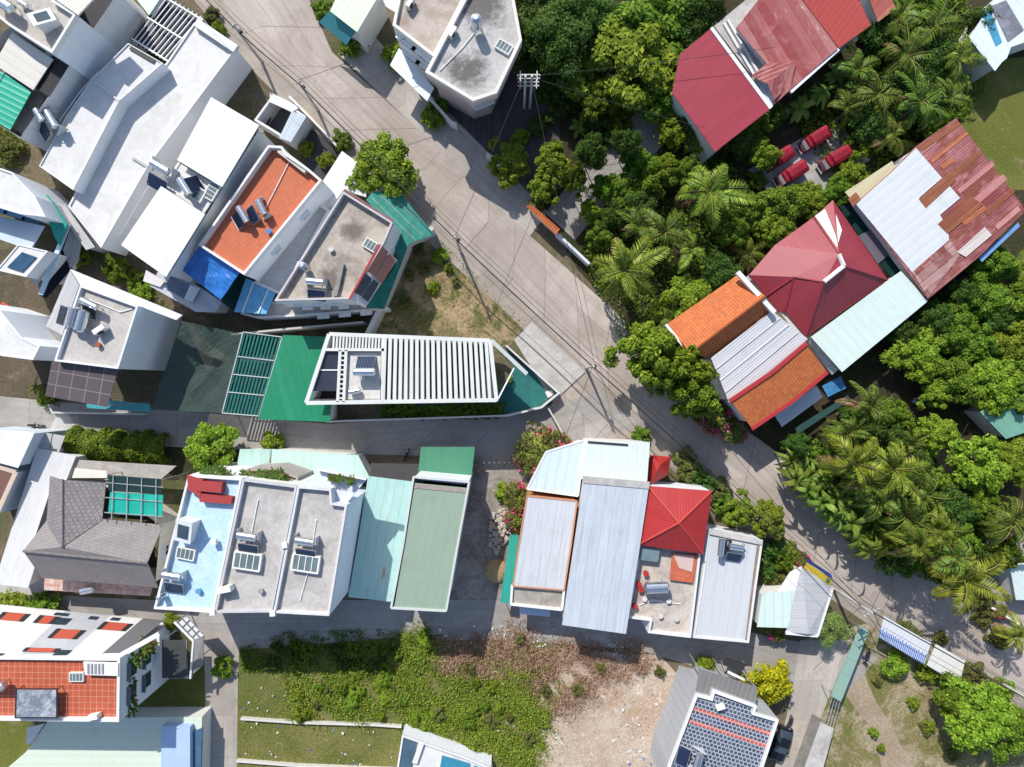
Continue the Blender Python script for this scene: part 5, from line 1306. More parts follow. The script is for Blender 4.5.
# rusty patchwork
RUS = sheet((.19,.032,.036), (.52,.25,.245), .3, .7, .66, (.12,.032,.022), .7, 6., .4, .7, 'rusty_red_sheet', .8)
RU2 = sheet((.22,.06,.03), (.36,.13,.06), .22, .7, .6, (.13,.045,.02), .75, 0, .6, .4, 'dark_rust_sheet', 1.)
b = House('house', 'large shed roof patched from white and rusty red sheets', 'house', [(956,118),(1026,210),(979,257),(928,299),(856,203),(891,172),(915,147)], 5.2)
PD = (-41,33)
b.sheet(RUS, PD, OFFW, .3)
WP = sheet((.545,.575,.58), (.585,.61,.61), 1.0, .2, 0, (.2,.07,.03), .5, 0, .12, .1, 'white_patch_sheet', .3)
b.slab('white_sheets', [(856,204),(892,172),(916,148),(942,178),(919,198),(925,207),(948,184),(960,198),(940,215),(948,228),(949,240),(912,272)], 5.28, .06, WP, PD)
b.slab('rust_strip', [(919,199),(950,172),(956,180),(926,208)], 5.33, .05, RU2, PD); b.slab('rust_strip', [(938,224),(970,196),(983,204),(948,234)], 5.33, .05, RU2, PD)
b.slab('rust_strip', [(912,272),(950,240),(960,256),(928,298)], 5.30, .05, sheet((.17,.03,.025), (.50,.36,.34), .5, .65, .3, (.16,.04,.03), .7, 1.1, .6, .3, 'checker_rust'), PD)
for k, (q0, q1, w_, mt) in enumerate((((918,147),(958,121),5,'d'),((930,160),(966,131),4,'o'),((945,178),(978,150),6,'d'),((957,190),(992,161),5,'p'),((972,200),(1003,174),7,'p'),((985,212),(1012,188),5,'d'),((962,222),(984,205),5,'o'),((995,226),(1018,206),5,'p'),((940,166),(952,157),5,'o'))):
    dx, dy = .62*w_, .78*w_
    b.slab('roof_patch', [q0, q1, (q1[0]+dx, q1[1]+dy), (q0[0]+dx, q0[1]+dy)], 5.25+.004*k, .04, {'d': RU2, 'o': sheet((.36,.10,.045), (.5,.2,.1), .22, .7, .5, (.18,.05,.02), .75, 0, .5, .4, 'orange_rust_sheet', .5), 'p': sheet((.42,.17,.165), (.52,.27,.26), .3, .6, .3, (.2,.06,.04), .7, 0, .4, .4, 'pink_faded_sheet', .3)}[mt], PD)
b.slab('pale_strip', [(957,252),(985,227),(992,235),(966,257)], 5.33, .05, sheet((.5,.44,.42), None, .5, .5, .15), PD)
b.slab('yellow_strip', [(845,192),(892,161),(896,168),(855,204)], 4.9, .06, sheet((.50,.44,.28), (.56,.50,.34), .6, .3), PD); b.slab('rust_sheet', [(848,199),(856,192),(861,199),(853,207)], 5.36, .05, RU2, PD)
b.slab('blue_edge', [(979,258),(1018,222),(1020,226),(982,262)], 4.6, .06, plain('blue_edge_sheet', (.15,.3,.55), .5, 0, .2))
b = House('net_strip', 'dark green net strip in the gap between the maroon hips and the patched roof', 'shade net', [(839,206),(852,203),(909,273),(895,281),(868,250)], 3.6)
b.sheet(netting((.01,.045,.04), .95, 'deep_green_net'), (1,1), None); posts(b.r, [(840,206),(851,204),(908,272)], 3.6)
b.slab('grey_sheet', [(858,236),(874,228),(892,252),(878,264)], 3.8, .05, sheet((.10,.09,.11), None, .3, .4))
# blue white roof top right
b = House('house', 'pale blue and white patched roof by the mown lawn at the upper right corner', 'house', [(969,38),(978,24),(1000,-8),(1060,-20),(1060,30),(1011,47),(1007,58),(1002,62),(995,71)], 4.4)
b.sheet(sheet((.58,.66,.72), (.68,.72,.75), 1.2, .5, 0, (.2,.07,.03), .5, 3., .2, .3, 'blue_white_sheet'), (25,33), WHITE)
b.slab('blue_panel', [(982,14),(990,8),(1002,42),(996,46)], 4.46, .05, plain('blue_sheet_big', (.06,.28,.45), .5, 0, .3)); b.slab('dark_panel', [(991,6),(1006,0),(1024,30),(1008,42)], 4.46, .05, concrete((.16,.16,.20), (.3,.32,.36), .6, .6, 'sooty_panel'))
b = House('shed', 'green sheet roof half hidden by trees at the right edge', 'shed', [(980,412),(1006,439),(1050,424),(1050,396),(1000,400)], 3.4)
b.sheet(sheet((.14,.32,.24), (.18,.38,.29), .4, .2), (1,1), OFFW)
b = House('shed', 'low white sheet roof at the right edge by the driveway', 'shed', [(1010,566),(1060,560),(1060,600),(1016,600)], 2.8)
b.sheet(sheet((.5,.58,.58), None, .4, .2), (1,1), OFFW)
# street wall with orange coping
b = empty('wall', W(545,220,0), 'street wall capped with an orange tile coping at the mouth of the lane', 'wall')
m = MB(); beam_mb(m, W(531,207,2.0), W(558,231,2.0), .3, 2.0); obj('masonry', m, OFFW, b)
roofmesh('coping', [(529,202,2.35),(532,204.5,2.6),(560,229,2.6),(562,231,2.35)], [[0,3,2,1]], OR, .08, b, None)
roofmesh('coping', [(532,204.5,2.6),(526,206,2.3),(556,235,2.3),(560,229,2.6)], [[0,3,2,1]], OR, .08, b, None)
yard_wall('low white roadside wall continuing from the orange coping', [(556,236),(588,266)], 1.6, painted((.6,.62,.66), .4), .3)
yard_wall('low pale wall along the driveway beside the big palm', [(976,600),(990,607),(1024,628)], 1.0, OFFW, .25)
yard_wall('broken white kerb wall across the weedy field, upper of two', [(242,717),(300,721),(372,723),(402,725)], .5, painted((.6,.58,.54), .7), .25)
yard_wall('broken white kerb wall across the weedy field, lower of two', [(238,759),(300,764),(396,768)], .5, painted((.6,.58,.54), .7), .25)
yard_wall('low concrete wall by the lane side of the turquoise yard', [(548,408),(566,440),(572,452)], 1.2, painted((.5,.48,.46), .5), .2)
yard_wall('low pale wall beside the alley below the dark panelled pergola', [(56,404),(60,412),(150,414)], 1.4, painted((.55,.53,.5), .6), .2)
# vehicles
G_ = 'small red covered trucks in the yard'
TRUCK.put(at(810,143,.02), rot(-32,20), .95, 'red covered truck in the shade at the upper end of the yard', G_)
TRUCK.put(at(774,162,.02), rot(-32,20), .95, 'red covered truck half under the leafy tree at the left of the yard', G_)
TRUCK.put(at(787,177,.02), rot(-32,20), .98, 'sunlit red covered truck with dark stain at the lower left of the yard', G_)
TRUCK.put(at(830,162,.02), rot(-32,20), .98, 'sunlit red covered truck at the lower right of the yard', G_)
CAR.put(at(779,741,.03), rot(-10,30), 1.0, 'dark car parked along the wall of the tiled terrace house')
BIKE.put(at(788,721,.03), rot(-8,20), 1.0, 'motorbike parked in front of the dark car', 'motorbikes by the road')
BIKE.put(at(38,425,.03), rot(20,1), 1.0, 'motorbike standing in the shaded alley by the fibre sheet roof', 'motorbikes by the road')
BIKE.put(at(407,455,.03), rot(6,-16), 1.0, 'motorbike standing in the shaded alley by the green awning', 'motorbikes by the road')
BIKE.put(at(918,402,.03), rot(16,6), 1.1, 'motorbike on the garden path right of the mint roof', 'motorbikes by the road')
BIKE.put(at(865,655,.03), rot(-8,22), 1.0, 'motorbike in the shade behind the blue striped stall', 'motorbikes by the road')
for k, (x, y, mt) in enumerate(((921,398,(.05,.25,.6)),(914,401,(.5,.55,.8)),(926,404,(.5,.03,.05)))):
    c = W(x, y, 0); m = MB(); m.tube((c[0],c[1],0), (c[0],c[1],.8), .3, .38, 12); m.tube((c[0],c[1],.8), (c[0],c[1],.86), .42, .42, 12)
    tag(obj('bin', m, plain('bin_plastic', mt, .4)), ('bright blue plastic bin','pale blue plastic bin','red plastic bin')[k] + ' beside the motorbike on the garden path', 'bin')
b = House('shade_frame', 'dark flat canopy with a white edge beam in the shadow by the yellow bush', 'canopy', [(726,657),(746,664),(743,672),(723,665)], 2.2)
b.sheet(plain('dark_canopy_sheet', (.03,.03,.035), .6), (1,.4), None); posts(b.r, [(727,658),(745,664),(743,671),(724,665)], 2.2)
m = MB(); beam_mb(m, W(728,672,2.0), W(757,686,2.0), .3, .15); obj('edge_beam', m, WHITE, b.r)
# poles and wires
def pole(px, py, rz, sc, label): return POLE.put(at(px, py, 0), rz, sc, label, 'concrete utility poles')
pole(832,587, .5, 1.0, 'concrete utility pole leaning into view by the yellow sign')
def pole2(px, py, rz, sc, label): return POLE2.put(at(px, py, 0), rz, sc, label, 'concrete utility poles')
pole2(586,368, .8, .95, 'concrete utility pole at the corner of the concrete apron')
pole2(461,252, .7, 1.0, 'concrete utility pole on the dirt lot by the road')
pole2(318,110, .7, .9, 'concrete utility pole in front of the motorbike courtyard')
pole2(262,62, .7, 1.0, 'concrete utility pole by the long white roof')
pole2(1000,682, .5, 1.0, 'concrete utility pole at the lower right by the road')
b = empty('power_pole', W(527,108,0), 'double concrete power pole with stacked crossarms beside the corner building', 'power pole')
m = MB()
for dx in (-.35, .35):
    c = W(527,108,0); m.tube((c[0]+dx,c[1],0), (c[0]+dx,c[1],8.6), .17, .13, 10)
obj('pole', m, concrete((.58,.56,.53), (.4,.38,.36), .3, 1., 'pole_concrete_b'), b)
c = W(527,108,0)
for z in (6.6, 8.4):
    m = MB(); m.box((c[0], c[1]+.2, z), (2.4,.1,.12)); m.box((c[0], c[1]-.2, z), (2.4,.1,.12))
    for dx in (-.9, .9): m.box((c[0]+dx, c[1], z+.1), (.12,1.1,.1))
    obj('crossarm', m, plain('aged_crossarm', (.5,.49,.47), .7), b)
m = MB()
for dx in (-1.2,-.7,.7,1.2): m.tube((c[0]+dx,c[1],8.5), (c[0]+dx,c[1],8.8), .06, .04, 8)
obj('insulator', m, plain('white_porcelain2', (.75,.74,.7), .2), b)
WIRE = plain('wire', (.03,.03,.03), .7)
def wire(a, b_, za, zb, r, label, sag=.5, n=10, group='overhead cables', mat=None):
    A, B = W(*a, 0), W(*b_, 0); P = []
    for i in range(n+1):
        t_ = i/n; P.append((A[0]+(B[0]-A[0])*t_, A[1]+(B[1]-A[1])*t_, za+(zb-za)*t_-4*sag*t_*(1-t_)))
    m = MB(); m.polyline(P, r, 5); return tag(obj('cable', m, mat or WIRE), label, 'cable', group)
PP = [(120,-80),(262,62),(318,110),(461,252),(586,368),(832,587),(1000,682),(1150,770)]
for i in range(len(PP)-1):
    d = math.dist(PP[i], PP[i+1]); L_ = 'thick bundled black cable between the concrete poles along the road'
    wire(PP[i], PP[i+1], 7.0, 7.0, .07, L_, .25+d*.0012, 14, 'bundled cables along the road')
    wire((PP[i][0]+4,PP[i][1]-3), (PP[i+1][0]+4,PP[i+1][1]-3), 6.6, 6.6, .03, 'thin black cable under the bundled cables along the road', .5, 14, 'thin cables along the road')
    for k, o_ in enumerate((-7, 7)):
        wire((PP[i][0]+o_*.75,PP[i][1]+o_*-.66), (PP[i+1][0]+o_*.75,PP[i+1][1]+o_*-.66), 8.8, 8.8, .02, 'thin overhead wire between the crossarms along the road', .5, 14, 'thin wires along the road')
for k, (a, e, za, zb) in enumerate((((461,252),(523,108),8.8,8.5),((586,368),(529,108),8.8,8.5),((586,368),(560,442),6.9,4.),((586,368),(650,455),6.9,4.),((832,587),(800,640),7.,3.8),((832,587),(935,420),8.8,6.),((318,110),(420,70),8.,8.),((527,108),(690,150),8.5,7.),((527,108),(750,80),8.5,8.),((832,587),(880,640),7.,3.),((700,430),(830,585),7.,8.))):
    wire(a, e, za, zb, .025, 'thin service wire branching from a concrete pole', .4, 10, 'service wires')
# ================================================================ vegetation
def npmesh(name, V, Fq, mats, parent=None, loc=None, idx=None):
    me = bpy.data.meshes.new(name)
    V = np.asarray(V, dtype=np.float32); Fq = np.asarray(Fq, dtype=np.int32); n, k = Fq.shape
    me.vertices.add(len(V)); me.vertices.foreach_set('co', V.ravel())
    me.loops.add(n*k); me.loops.foreach_set('vertex_index', Fq.ravel())
    me.polygons.add(n); me.polygons.foreach_set('loop_start', np.arange(0, n*k, k, dtype=np.int32))
    me.polygons.foreach_set('loop_total', np.full(n, k, dtype=np.int32))
    for m in (mats if isinstance(mats, list) else [mats]): me.materials.append(m)
    if idx is not None: me.polygons.foreach_set('material_index', np.asarray(idx, dtype=np.int32))
    me.update(calc_edges=True); me.validate()
    o = bpy.data.objects.new(name, me); COL.objects.link(o)
    if parent is not None: o.parent = parent
    if loc is not None: o.location = loc
    return o
def unit(a): return a / np.maximum(np.linalg.norm(a, axis=1, keepdims=True), 1e-6)
def leafquads(C, D, Nn, L, Wd):
    """diamond leaves: centre, direction, normal, length, width"""
    D = unit(D); Sd = unit(np.cross(Nn, D)); L = L[:,None]; Wd = Wd[:,None]
    bend = unit(Nn) * L * .12
    V = np.stack([C - D*L*.5 - bend, C + Sd*Wd*.5 - D*L*.05, C + D*L*.5 - bend, C - Sd*Wd*.5 - D*L*.05], axis=1)
    n = len(C); return V.reshape(-1, 3), np.arange(n*4).reshape(n, 4)
def crownverts(seed, R, Hh, ncl, per, leaf, clr=(.20,.34), flat=.0, zmin=-.35, aspect=.5, lobes=True):
    r = np.random.default_rng(seed)
    d = unit(r.normal(size=(ncl*3, 3))); d = d[d[:,2] > zmin][:ncl]; ncl = len(d)
    az = np.arctan2(d[:,1], d[:,0])
    lob = 1 + (.16*np.sin(az*3+r.uniform(0,6)) + .12*np.sin(az*5+r.uniform(0,6)) if lobes else 0)
    rad = R*(r.uniform(.5, .92, ncl))*lob
    cc = d*rad[:,None]; cc[:,2] *= Hh/R*.8
    cr = R*r.uniform(clr[0], clr[1], ncl)
    idx = np.repeat(np.arange(ncl), per)
    ld = unit(r.normal(size=(ncl*per, 3)) + np.array([0,0,.35]))
    rr = r.uniform(.55, 1.05, ncl*per)
    C = cc[idx] + ld*(cr[idx]*rr)[:,None]*np.array([1,1,.7])
    Nn = unit(ld*.8 + np.array([0,0,.55]) + r.normal(size=C.shape)*.35)
    t = r.normal(size=C.shape); D = unit(t - Nn*(t*Nn).sum(1, keepdims=True) + np.array([0,0,-.15]))
    L = leaf*r.uniform(.65, 1.3, len(C))
    return leafquads(C, D, Nn, L, L*aspect)
def limbs(m, seed, h, R, r0=.2, n=5):
    r = random.Random(seed)
    m.tube((0,0,-.1), (.1,.05,h*.45), r0, r0*.72, 8, False); m.tube((.1,.05,h*.45), (.05,.1,h*.62), r0*.72, r0*.55, 8, False)
    for k in range(n):
        a = k*6.283/n + r.uniform(-.4,.4); q = R*r.uniform(.5,.75); p0 = (.05,.1,h*r.uniform(.42,.6)); p1 = (math.cos(a)*q*.5, math.sin(a)*q*.5, h*.72); p2 = (math.cos(a)*q, math.sin(a)*q, h*r.uniform(.78,.95))
        m.tube(p0, p1, r0*.5, r0*.32, 6, False); m.tube(p1, p2, r0*.32, r0*.1, 6, False)
BARK = plain('bark', (.14,.105,.075), .9, 0, .4); PBARK = plain('palm_bark', (.22,.19,.155), .9, 0, .3)
LM = {'a': leafmat((.055,.110,.010), (.105,.180,.016), (.21,.28,.03)), 'b': leafmat((.095,.165,.012), (.165,.245,.02), (.29,.36,.04)),
      'c': leafmat((.030,.065,.012), (.055,.105,.018), (.11,.165,.03)), 'y': leafmat((.15,.18,.01), (.32,.30,.012), (.56,.45,.012)),
      'o': leafmat((.07,.085,.022), (.13,.14,.035), (.22,.21,.07)), 'l': leafmat((.13,.19,.04), (.20,.27,.07), (.30,.36,.11))}
PROTO = {}
def mk_tree(kind, name, R, Hc, h, ncl, per, leaf, mat, seed, trunk=True, **k):
    r = empty(name, (0,0,0), name.replace('_',' '), 'tree' if trunk else 'shrub')
    V, F = crownverts(seed, R, Hc, ncl, per, leaf, **k)
    npmesh('crown', V, F, mat, r, (0,0,h))
    m = MB(); limbs(m, seed, h+Hc*.35, R, .16 if trunk else .06, 6)
    obj('trunk', m, BARK, r); PROTO[kind] = Stock(r)
mk_tree('A1', 'broadleaf_tree', 4.0, 3.2, 4.2, 72, 130, .50, LM['a'], 1, clr=(.15,.27))
mk_tree('A2', 'broadleaf_tree', 4.0, 3.0, 4.2, 60, 150, .50, LM['a'], 2, clr=(.14,.27))
mk_tree('B1', 'broadleaf_tree', 4.0, 3.0, 3.8, 70, 125, .52, LM['b'], 3, clr=(.15,.28))
mk_tree('B2', 'broadleaf_tree', 4.0, 2.8, 3.6, 58, 150, .54, LM['b'], 4, clr=(.14,.27))
mk_tree('C1', 'dark_tree', 4.0, 3.4, 4.8, 110, 130, .36, LM['c'], 5, clr=(.16,.28))
mk_tree('C2', 'dark_tree', 4.0, 3.0, 4.2, 70, 130, .42, LM['c'], 6)
mk_tree('F1', 'frangipani_tree', 2.6, 1.8, 2.2, 46, 26, .62, LM['b'], 7, clr=(.12,.2), aspect=.34)
mk_tree('S1', 'shrub', 1.5, 1.2, .7, 40, 60, .30, LM['b'], 8, False)
mk_tree('S2', 'shrub', 1.5, 1.1, .7, 36, 60, .34, LM['a'], 9, False)
mk_tree('S3', 'shrub', 1.5, 1.2, .7, 36, 60, .30, LM['c'], 10, False)
mk_tree('S4', 'shrub', 1.5, 1.0, .6, 34, 55, .32, LM['o'], 11, False)
mk_tree('Y1', 'croton_bush', 2.4, 2.2, 2.0, 70, 60, .40, LM['y'], 12, False)
mk_tree('L1', 'feathery_tree', 2.4, 2.0, 2.6, 70, 140, .22, LM['l'], 13, aspect=.3)
HEDGE = None
def mk_palm(kind, seed, n, fl, h, mat, fr=26, droop=1.0, lean=(0,0)):
    r = empty('coconut_palm', (0,0,0), 'coconut palm', 'palm tree'); g = np.random.default_rng(seed)
    Cs, Ds, Ns, Ls, Ws = [], [], [], [], []; ms = MB()
    top = np.array([lean[0], lean[1], h])
    for k in range(n):
        az = k*2.39996 + g.uniform(-.42,.42); e0 = 1.25 - 1.45*(k/n) + g.uniform(-.25,.25); dq = droop*g.uniform(.65,1.5); L = fl*g.uniform(.68,1.12)*(.8 if k < 3 else 1)
        p = top.copy(); e = e0; ns = 16; pts = [p.copy()]; dirs = []
        for s in range(ns):
            d = np.array([math.cos(az)*math.cos(e), math.sin(az)*math.cos(e), math.sin(e)]); p = p + d*L/ns; pts.append(p.copy()); dirs.append(d)
            e -= dq*(.055 + .11*(s/ns)); az += g.uniform(-.05,.05)
        for s in range(ns): ms.tube(tuple(pts[s]), tuple(pts[s+1]), .045*(1-s/ns)+.012, .045*(1-(s+1)/ns)+.012, 4, False)
        side0 = np.array([-math.sin(az), math.cos(az), 0.])
        tw = g.uniform(-.7,.7)
        for j in range(fr):
            t = .12 + .86*j/(fr-1); s = min(ns-1, int(t*ns)); b = pts[s] + (pts[s+1]-pts[s])*(t*ns-s); d = dirs[s]; up = np.cross(d, side0); 
            if up[2] < 0: up = -up
            ll = L*.24*(math.sin(PI*min(1,(t*.86+.12)))**.6)
            for sg in (-1, 1):
                sd = side0*sg*math.cos(tw) + up*math.sin(tw)*sg
                dd = sd*.80 + d*.55 + up*.10 + np.array([0,0,-.45*dq]) + g.normal(size=3)*.07; dd /= np.linalg.norm(dd)
                Cs.append(b + dd*ll*.5); Ds.append(dd); Ns.append(up + sd*.35*-1); Ls.append(ll*g.uniform(.85,1.1)); Ws.append(.15*g.uniform(.8,1.2)*fl/4)
    V, F = leafquads(np.array(Cs), np.array(Ds), np.array(Ns), np.array(Ls), np.array(Ws))
    nd = len(F) - fr*2*2          # the two lowest fronds are dead and brown
    npmesh('crown', V[:nd*4], F[:nd], mat, r); npmesh('dry_fronds', V[nd*4:], F[nd:] - nd*4, leafmat((.16,.10,.045), (.24,.15,.07), (.33,.23,.12), .1, 'dead_frond', .8), r)
    obj('rachis', ms, plain('palm_rib', (.24,.24,.06), .5, 0, .2), r)
    m = MB()
    for k in range(9):
        a = k*.7; m.sphere((top[0]+.32*math.cos(a), top[1]+.32*math.sin(a), h-.28-.1*(k%3)), .15, 8, 5, 1.2)
    obj('coconuts', m, plain('coconut', (.16,.17,.03), .5), r)
    m = MB(); N = 7
    for s in range(N):
        t0, t1 = s/N, (s+1)/N; f = lambda t: (lean[0]*t*t, lean[1]*t*t, -.1+(h+.1)*t)
        m.tube(f(t0), f(t1), .2-.07*t0, .2-.07*t1, 8, False)
    obj('trunk', m, PBARK, r); PROTO[kind] = Stock(r)
PLM = leafmat((.075,.125,.012), (.14,.19,.022), (.27,.29,.045), .22, 'palm_leaf', .45); PLD = leafmat((.05,.10,.012), (.095,.15,.02), (.18,.22,.04), .22, 'palm_leaf_dark', .4)
PLY = leafmat((.12,.16,.014), (.19,.225,.024), (.31,.31,.045), .25, 'palm_leaf_yellow', .4)
mk_palm('P1', 21, 18, 4.9, 6.2, PLM); mk_palm('P5', 27, 13, 4.6, 5.2, PLD, 26, 1.3); mk_palm('P6', 28, 15, 4.4, 5.6, PLM, 26, 1.1); mk_palm('P2', 22, 17, 4.4, 5.4, PLD, 24, 1.2); mk_palm('P3', 23, 18, 4.6, 6.0, PLY, 26, 1.15); mk_palm('P4', 24, 13, 3.2, 2.2, PLM, 22, .9)
def mk_banana(kind, seed, n, L, h, mat, wk=1.):
    r = empty('banana_plant', (0,0,0), 'banana plant', 'banana plant'); g = random.Random(seed); V = []; F = []
    for k in range(n):
        az = k*2.4+g.uniform(-.3,.3); e = g.uniform(.5,1.2) if k < 4 else g.uniform(.2,.8); l = L*g.uniform(.7,1.1); p = Vector((0,0,h)); side = Vector((-math.sin(az), math.cos(az), 0)); ns = 9; rows = []
        for s in range(ns+1):
            t = s/ns; w = .36*wk*L/2.2*max(.02, math.sin(PI*min(1,t*.9+.1))**.7); d = Vector((math.cos(az)*math.cos(e), math.sin(az)*math.cos(e), math.sin(e))); up = side.cross(d); up = up if up.z > 0 else -up
            rag = 1 + g.uniform(-.18,.1); rows.append((p+side*w*rag-up*w*.1, p.copy()-up*.0, p-side*w*rag-up*w*.1)); p = p + d*l/ns; e -= .19
        b = len(V)
        for a_ in rows: V += [tuple(x) for x in a_]
        for s in range(ns):
            for c in (0, 1): i = b+s*3+c; F.append((i, i+1, i+4, i+3))
    npmesh('leaves', V, F, mat, r)
    m = MB(); m.tube((0,0,-.1), (0,0,h), .15, .09, 8); obj('stem', m, plain('banana_stem', (.16,.17,.06), .7, 0, .3), r); PROTO[kind] = Stock(r)
BAN = leafmat((.085,.14,.02), (.13,.19,.03), (.21,.26,.05), .3, 'banana_leaf', .35)
mk_banana('N1', 31, 10, 2.6, 2.2, BAN); mk_banana('N2', 32, 8, 2.0, 1.4, BAN); mk_banana('N3', 33, 20, 2.2, 2.0, BAN, .55)
def mk_boug(kind, seed, R):
    r = empty('bougainvillea', (0,0,0), 'bougainvillea', 'bush'); g = np.random.default_rng(seed)
    V, F = crownverts(seed, R, R*.8, 60, 60, .28, clr=(.16,.3)); npmesh('leaves', V, F, LM['o'], r, (0,0,R*.7))
    n = 95; c0 = unit(g.normal(size=(9,3))); c0[:,2] = np.abs(c0[:,2]); i = g.integers(0, 9, n); C = c0[i]*R*.95 + g.normal(size=(n,3))*R*.13; C[:,2] = C[:,2]*.85+R*.75
    Nn = unit(g.normal(size=(n,3))+np.array([0,0,1.])); D = g.normal(size=(n,3)); V, F = leafquads(C, np.cross(Nn, D), Nn, np.full(n,.24), np.full(n,.2))
    fl = npmesh('flowers', V, F, leafmat((.42,.03,.12), (.55,.05,.18), (.7,.12,.28), .25, 'magenta_bracts'), r); fl['kind'] = 'stuff'
    n = 340; a = g.uniform(0,6.28,n); rr = g.uniform(.3,1.25,n)*R; C = np.stack([np.cos(a)*rr*.7, np.sin(a)*rr*.7, R*1.2-rr*.35], 1); D = np.stack([np.cos(a), np.sin(a), -.3+0*a], 1); Nn = np.tile(np.array([[0,0,1.]]), (n,1))
    V, F = leafquads(C, D, Nn, g.uniform(.7,1.3,n)*R*.6, np.full(n,.10)); npmesh('arching_stems', V, F, PLY, r)
    m = MB(); m.tube((0,0,-.1), (0,0,R), .1, .05, 6); obj('stem', m, BARK, r); PROTO[kind] = Stock(r)
mk_boug('G1', 41, 2.2); mk_boug('G2', 42, 1.5)
REFR = {'A1':4,'A2':4,'B1':4,'B2':4,'C1':4,'C2':4,'F1':2.6,'S1':1.5,'S2':1.5,'S3':1.5,'S4':1.5,'Y1':2.4,'L1':2.4,'P1':4.6,'P2':4.0,'P3':4.2,'P4':3.0,'P5':4.0,'P6':4.0,'N1':2.3,'N2':1.8,'N3':2.0,'G1':2.4,'G2':1.7}
TOPZ = {'A1':5.5,'A2':5.5,'B1':5,'B2':5,'C1':6,'C2':5.5,'F1':3,'Y1':3,'L1':3.4,'P1':6,'P2':5.2,'P3':5.8,'P4':2.2,'P5':5.2,'P6':5.4,'N1':2.4,'N2':1.6,'N3':2.2}
vr = random.Random(99)
def plant(kind, px, py, rpx, label, group=None, zs=None, rz=None):
    """px,py: where the crown centre shows in the photo, rpx its radius in photo pixels"""
    tz = TOPZ.get(kind, 1.0); k = rpx*S*(H-tz)/H/REFR[kind]; zs = zs or min(1.25, max(.7, k)); tz *= zs
    x, y, _ = W(px, py, tz)
    r_ = PROTO[kind].put((x, y, 0), vr.uniform(0,6.28) if rz is None else rz, (k, k, zs), label, group)
    if kind[0] == 'P':
        ax, ay = vr.uniform(-.16,.16), vr.uniform(-.16,.16); r_.rotation_euler[0] = ax; r_.rotation_euler[1] = ay
        M = r_.rotation_euler.to_matrix() @ Vector((0, 0, tz)); r_.location.x -= M.x; r_.location.y -= M.y
    return r_
T = plant
T('B1',385,165,33,'round bright green tree over the teal netted yard and the road')
T('S1',395,55,14,'light green shrub at the end of the pale blue awning'); T('S2',352,44,13,'shrub under the teal awning of the mint roofed house')
T('S2',322,8,10,'small bush at the top edge beside the mint roofed house'); T('S1',432,118,12,'shrub behind the street wall of the corner building, left one'); T('S2',440,105,10,'shrub behind the street wall of the corner building, upper one')
T('S4',210,15,10,'flowering shrub between the white barred pergola and the road'); T('S1',218,28,8,'small shrub by the road beside the white barred pergola')
T('S1',306,148,8,'small bush inside the tarred yard'); T('S1',326,160,9,'small bush at the white canopy of the tarred yard'); T('S2',341,140,11,'roadside bush just above the round bright green tree')
# top middle
for a in (('C1',560,30,42),('C2',535,8,30),('C1',600,15,30),('C2',690,18,30),('C1',700,-8,34),('C2',540,60,24),('C2',575,70,22)): T(*a,'dark green tree in the clump at the top, between corner building and maroon roof','dark trees at the top')
T('B2',632,55,54,'largest bright green tree in the clump at the top'); T('A1',655,20,38,'mid green tree behind the largest bright tree at the top'); T('A2',600,92,24,'small leafy tree under the large bright tree, above the lane')
T('A1',655,95,26,'leafy tree against the sawtooth edge of the maroon roof')
T('B2',508,160,24,'leafy bush left of the grey passage by the corner building'); T('S1',520,138,10,'small round bush under the double power pole')
T('B1',552,158,19,'tall bush in the middle of the passage beside the lane, upper part'); T('B2',544,186,17,'tall bush in the middle of the passage beside the lane, lower part')
for a in (('C2',592,150,17),('C2',628,142,15),('A2',575,176,14)): T(*a,'small tree standing in the lane mouth and dappling it with shade','trees over the lane',1.2)
T('N2',579,126,14,'banana plant with bright broad leaves above the lane'); T('N2',588,150,13,'darker banana plant leaning over the lane')
for a in (('S3',560,110,14),('S3',596,122,16),('S2',620,122,14),('S3',540,125,12),('S3',550,90,14),('S3',610,140,10),('S4',536,205,9),('S3',570,95,14)): T(*a,'low shrub in the shade of the clump above the lane','shaded shrubs above the lane')
for a in (('A2',640,160,17),('A1',655,178,20),('B2',676,130,18),('A2',622,190,20),('A1',605,185,14),('C2',640,205,22),('B2',668,165,16),('A2',690,170,16),('C2',615,215,16),('B1',590,210,12),('A1',600,235,14)): T(*a,'leafy small tree in the garden between the lane and the palms','garden trees by the lane')
T('P1',710,192,44,'coconut palm with the brightest spread crown, nearest the red trucks',None,None,.4); T('P1',625,270,46,'coconut palm overhanging the road, lowest of the garden palms',None,None,1.2)
for a in (('P5',665,232,34),('P6',690,250,28),('P4',748,255,26),('P2',640,228,28)): T(*a,'darker coconut palm between the two large bright palms','darker garden palms')
T('B2',690,300,30,'light leafed tree touching the orange clay roof'); T('N1',668,318,18,'banana plant beside the orange clay roof')
for a in (('A2',735,225,22),('B2',765,215,24),('A1',785,205,24),('B1',812,200,20),('A2',842,190,16),('B2',855,175,18),('A1',748,205,18),('B1',778,228,18),('C2',720,270,20)): T(*a,'leafy tree between the truck yard and the maroon hipped roof','trees below the truck yard')
for a in (('S1',848,166,10),('S2',757,180,10),('S1',803,194,11),('S2',852,150,9)): T(*a,'shrub at the edge of the red truck yard','shrubs round the truck yard')
T('B1',765,152,16,'small light tree over the left truck in the yard'); T('B2',652,352,34,'round bright green tree over the road edge below the garden palms',None,1.7); T('B1',690,370,24,'bright tree between the round roadside tree and the ribbed white roof',None,1.6); T('A1',666,374,20,'darker tree on the shaded side of the round roadside tree',None,1.5)
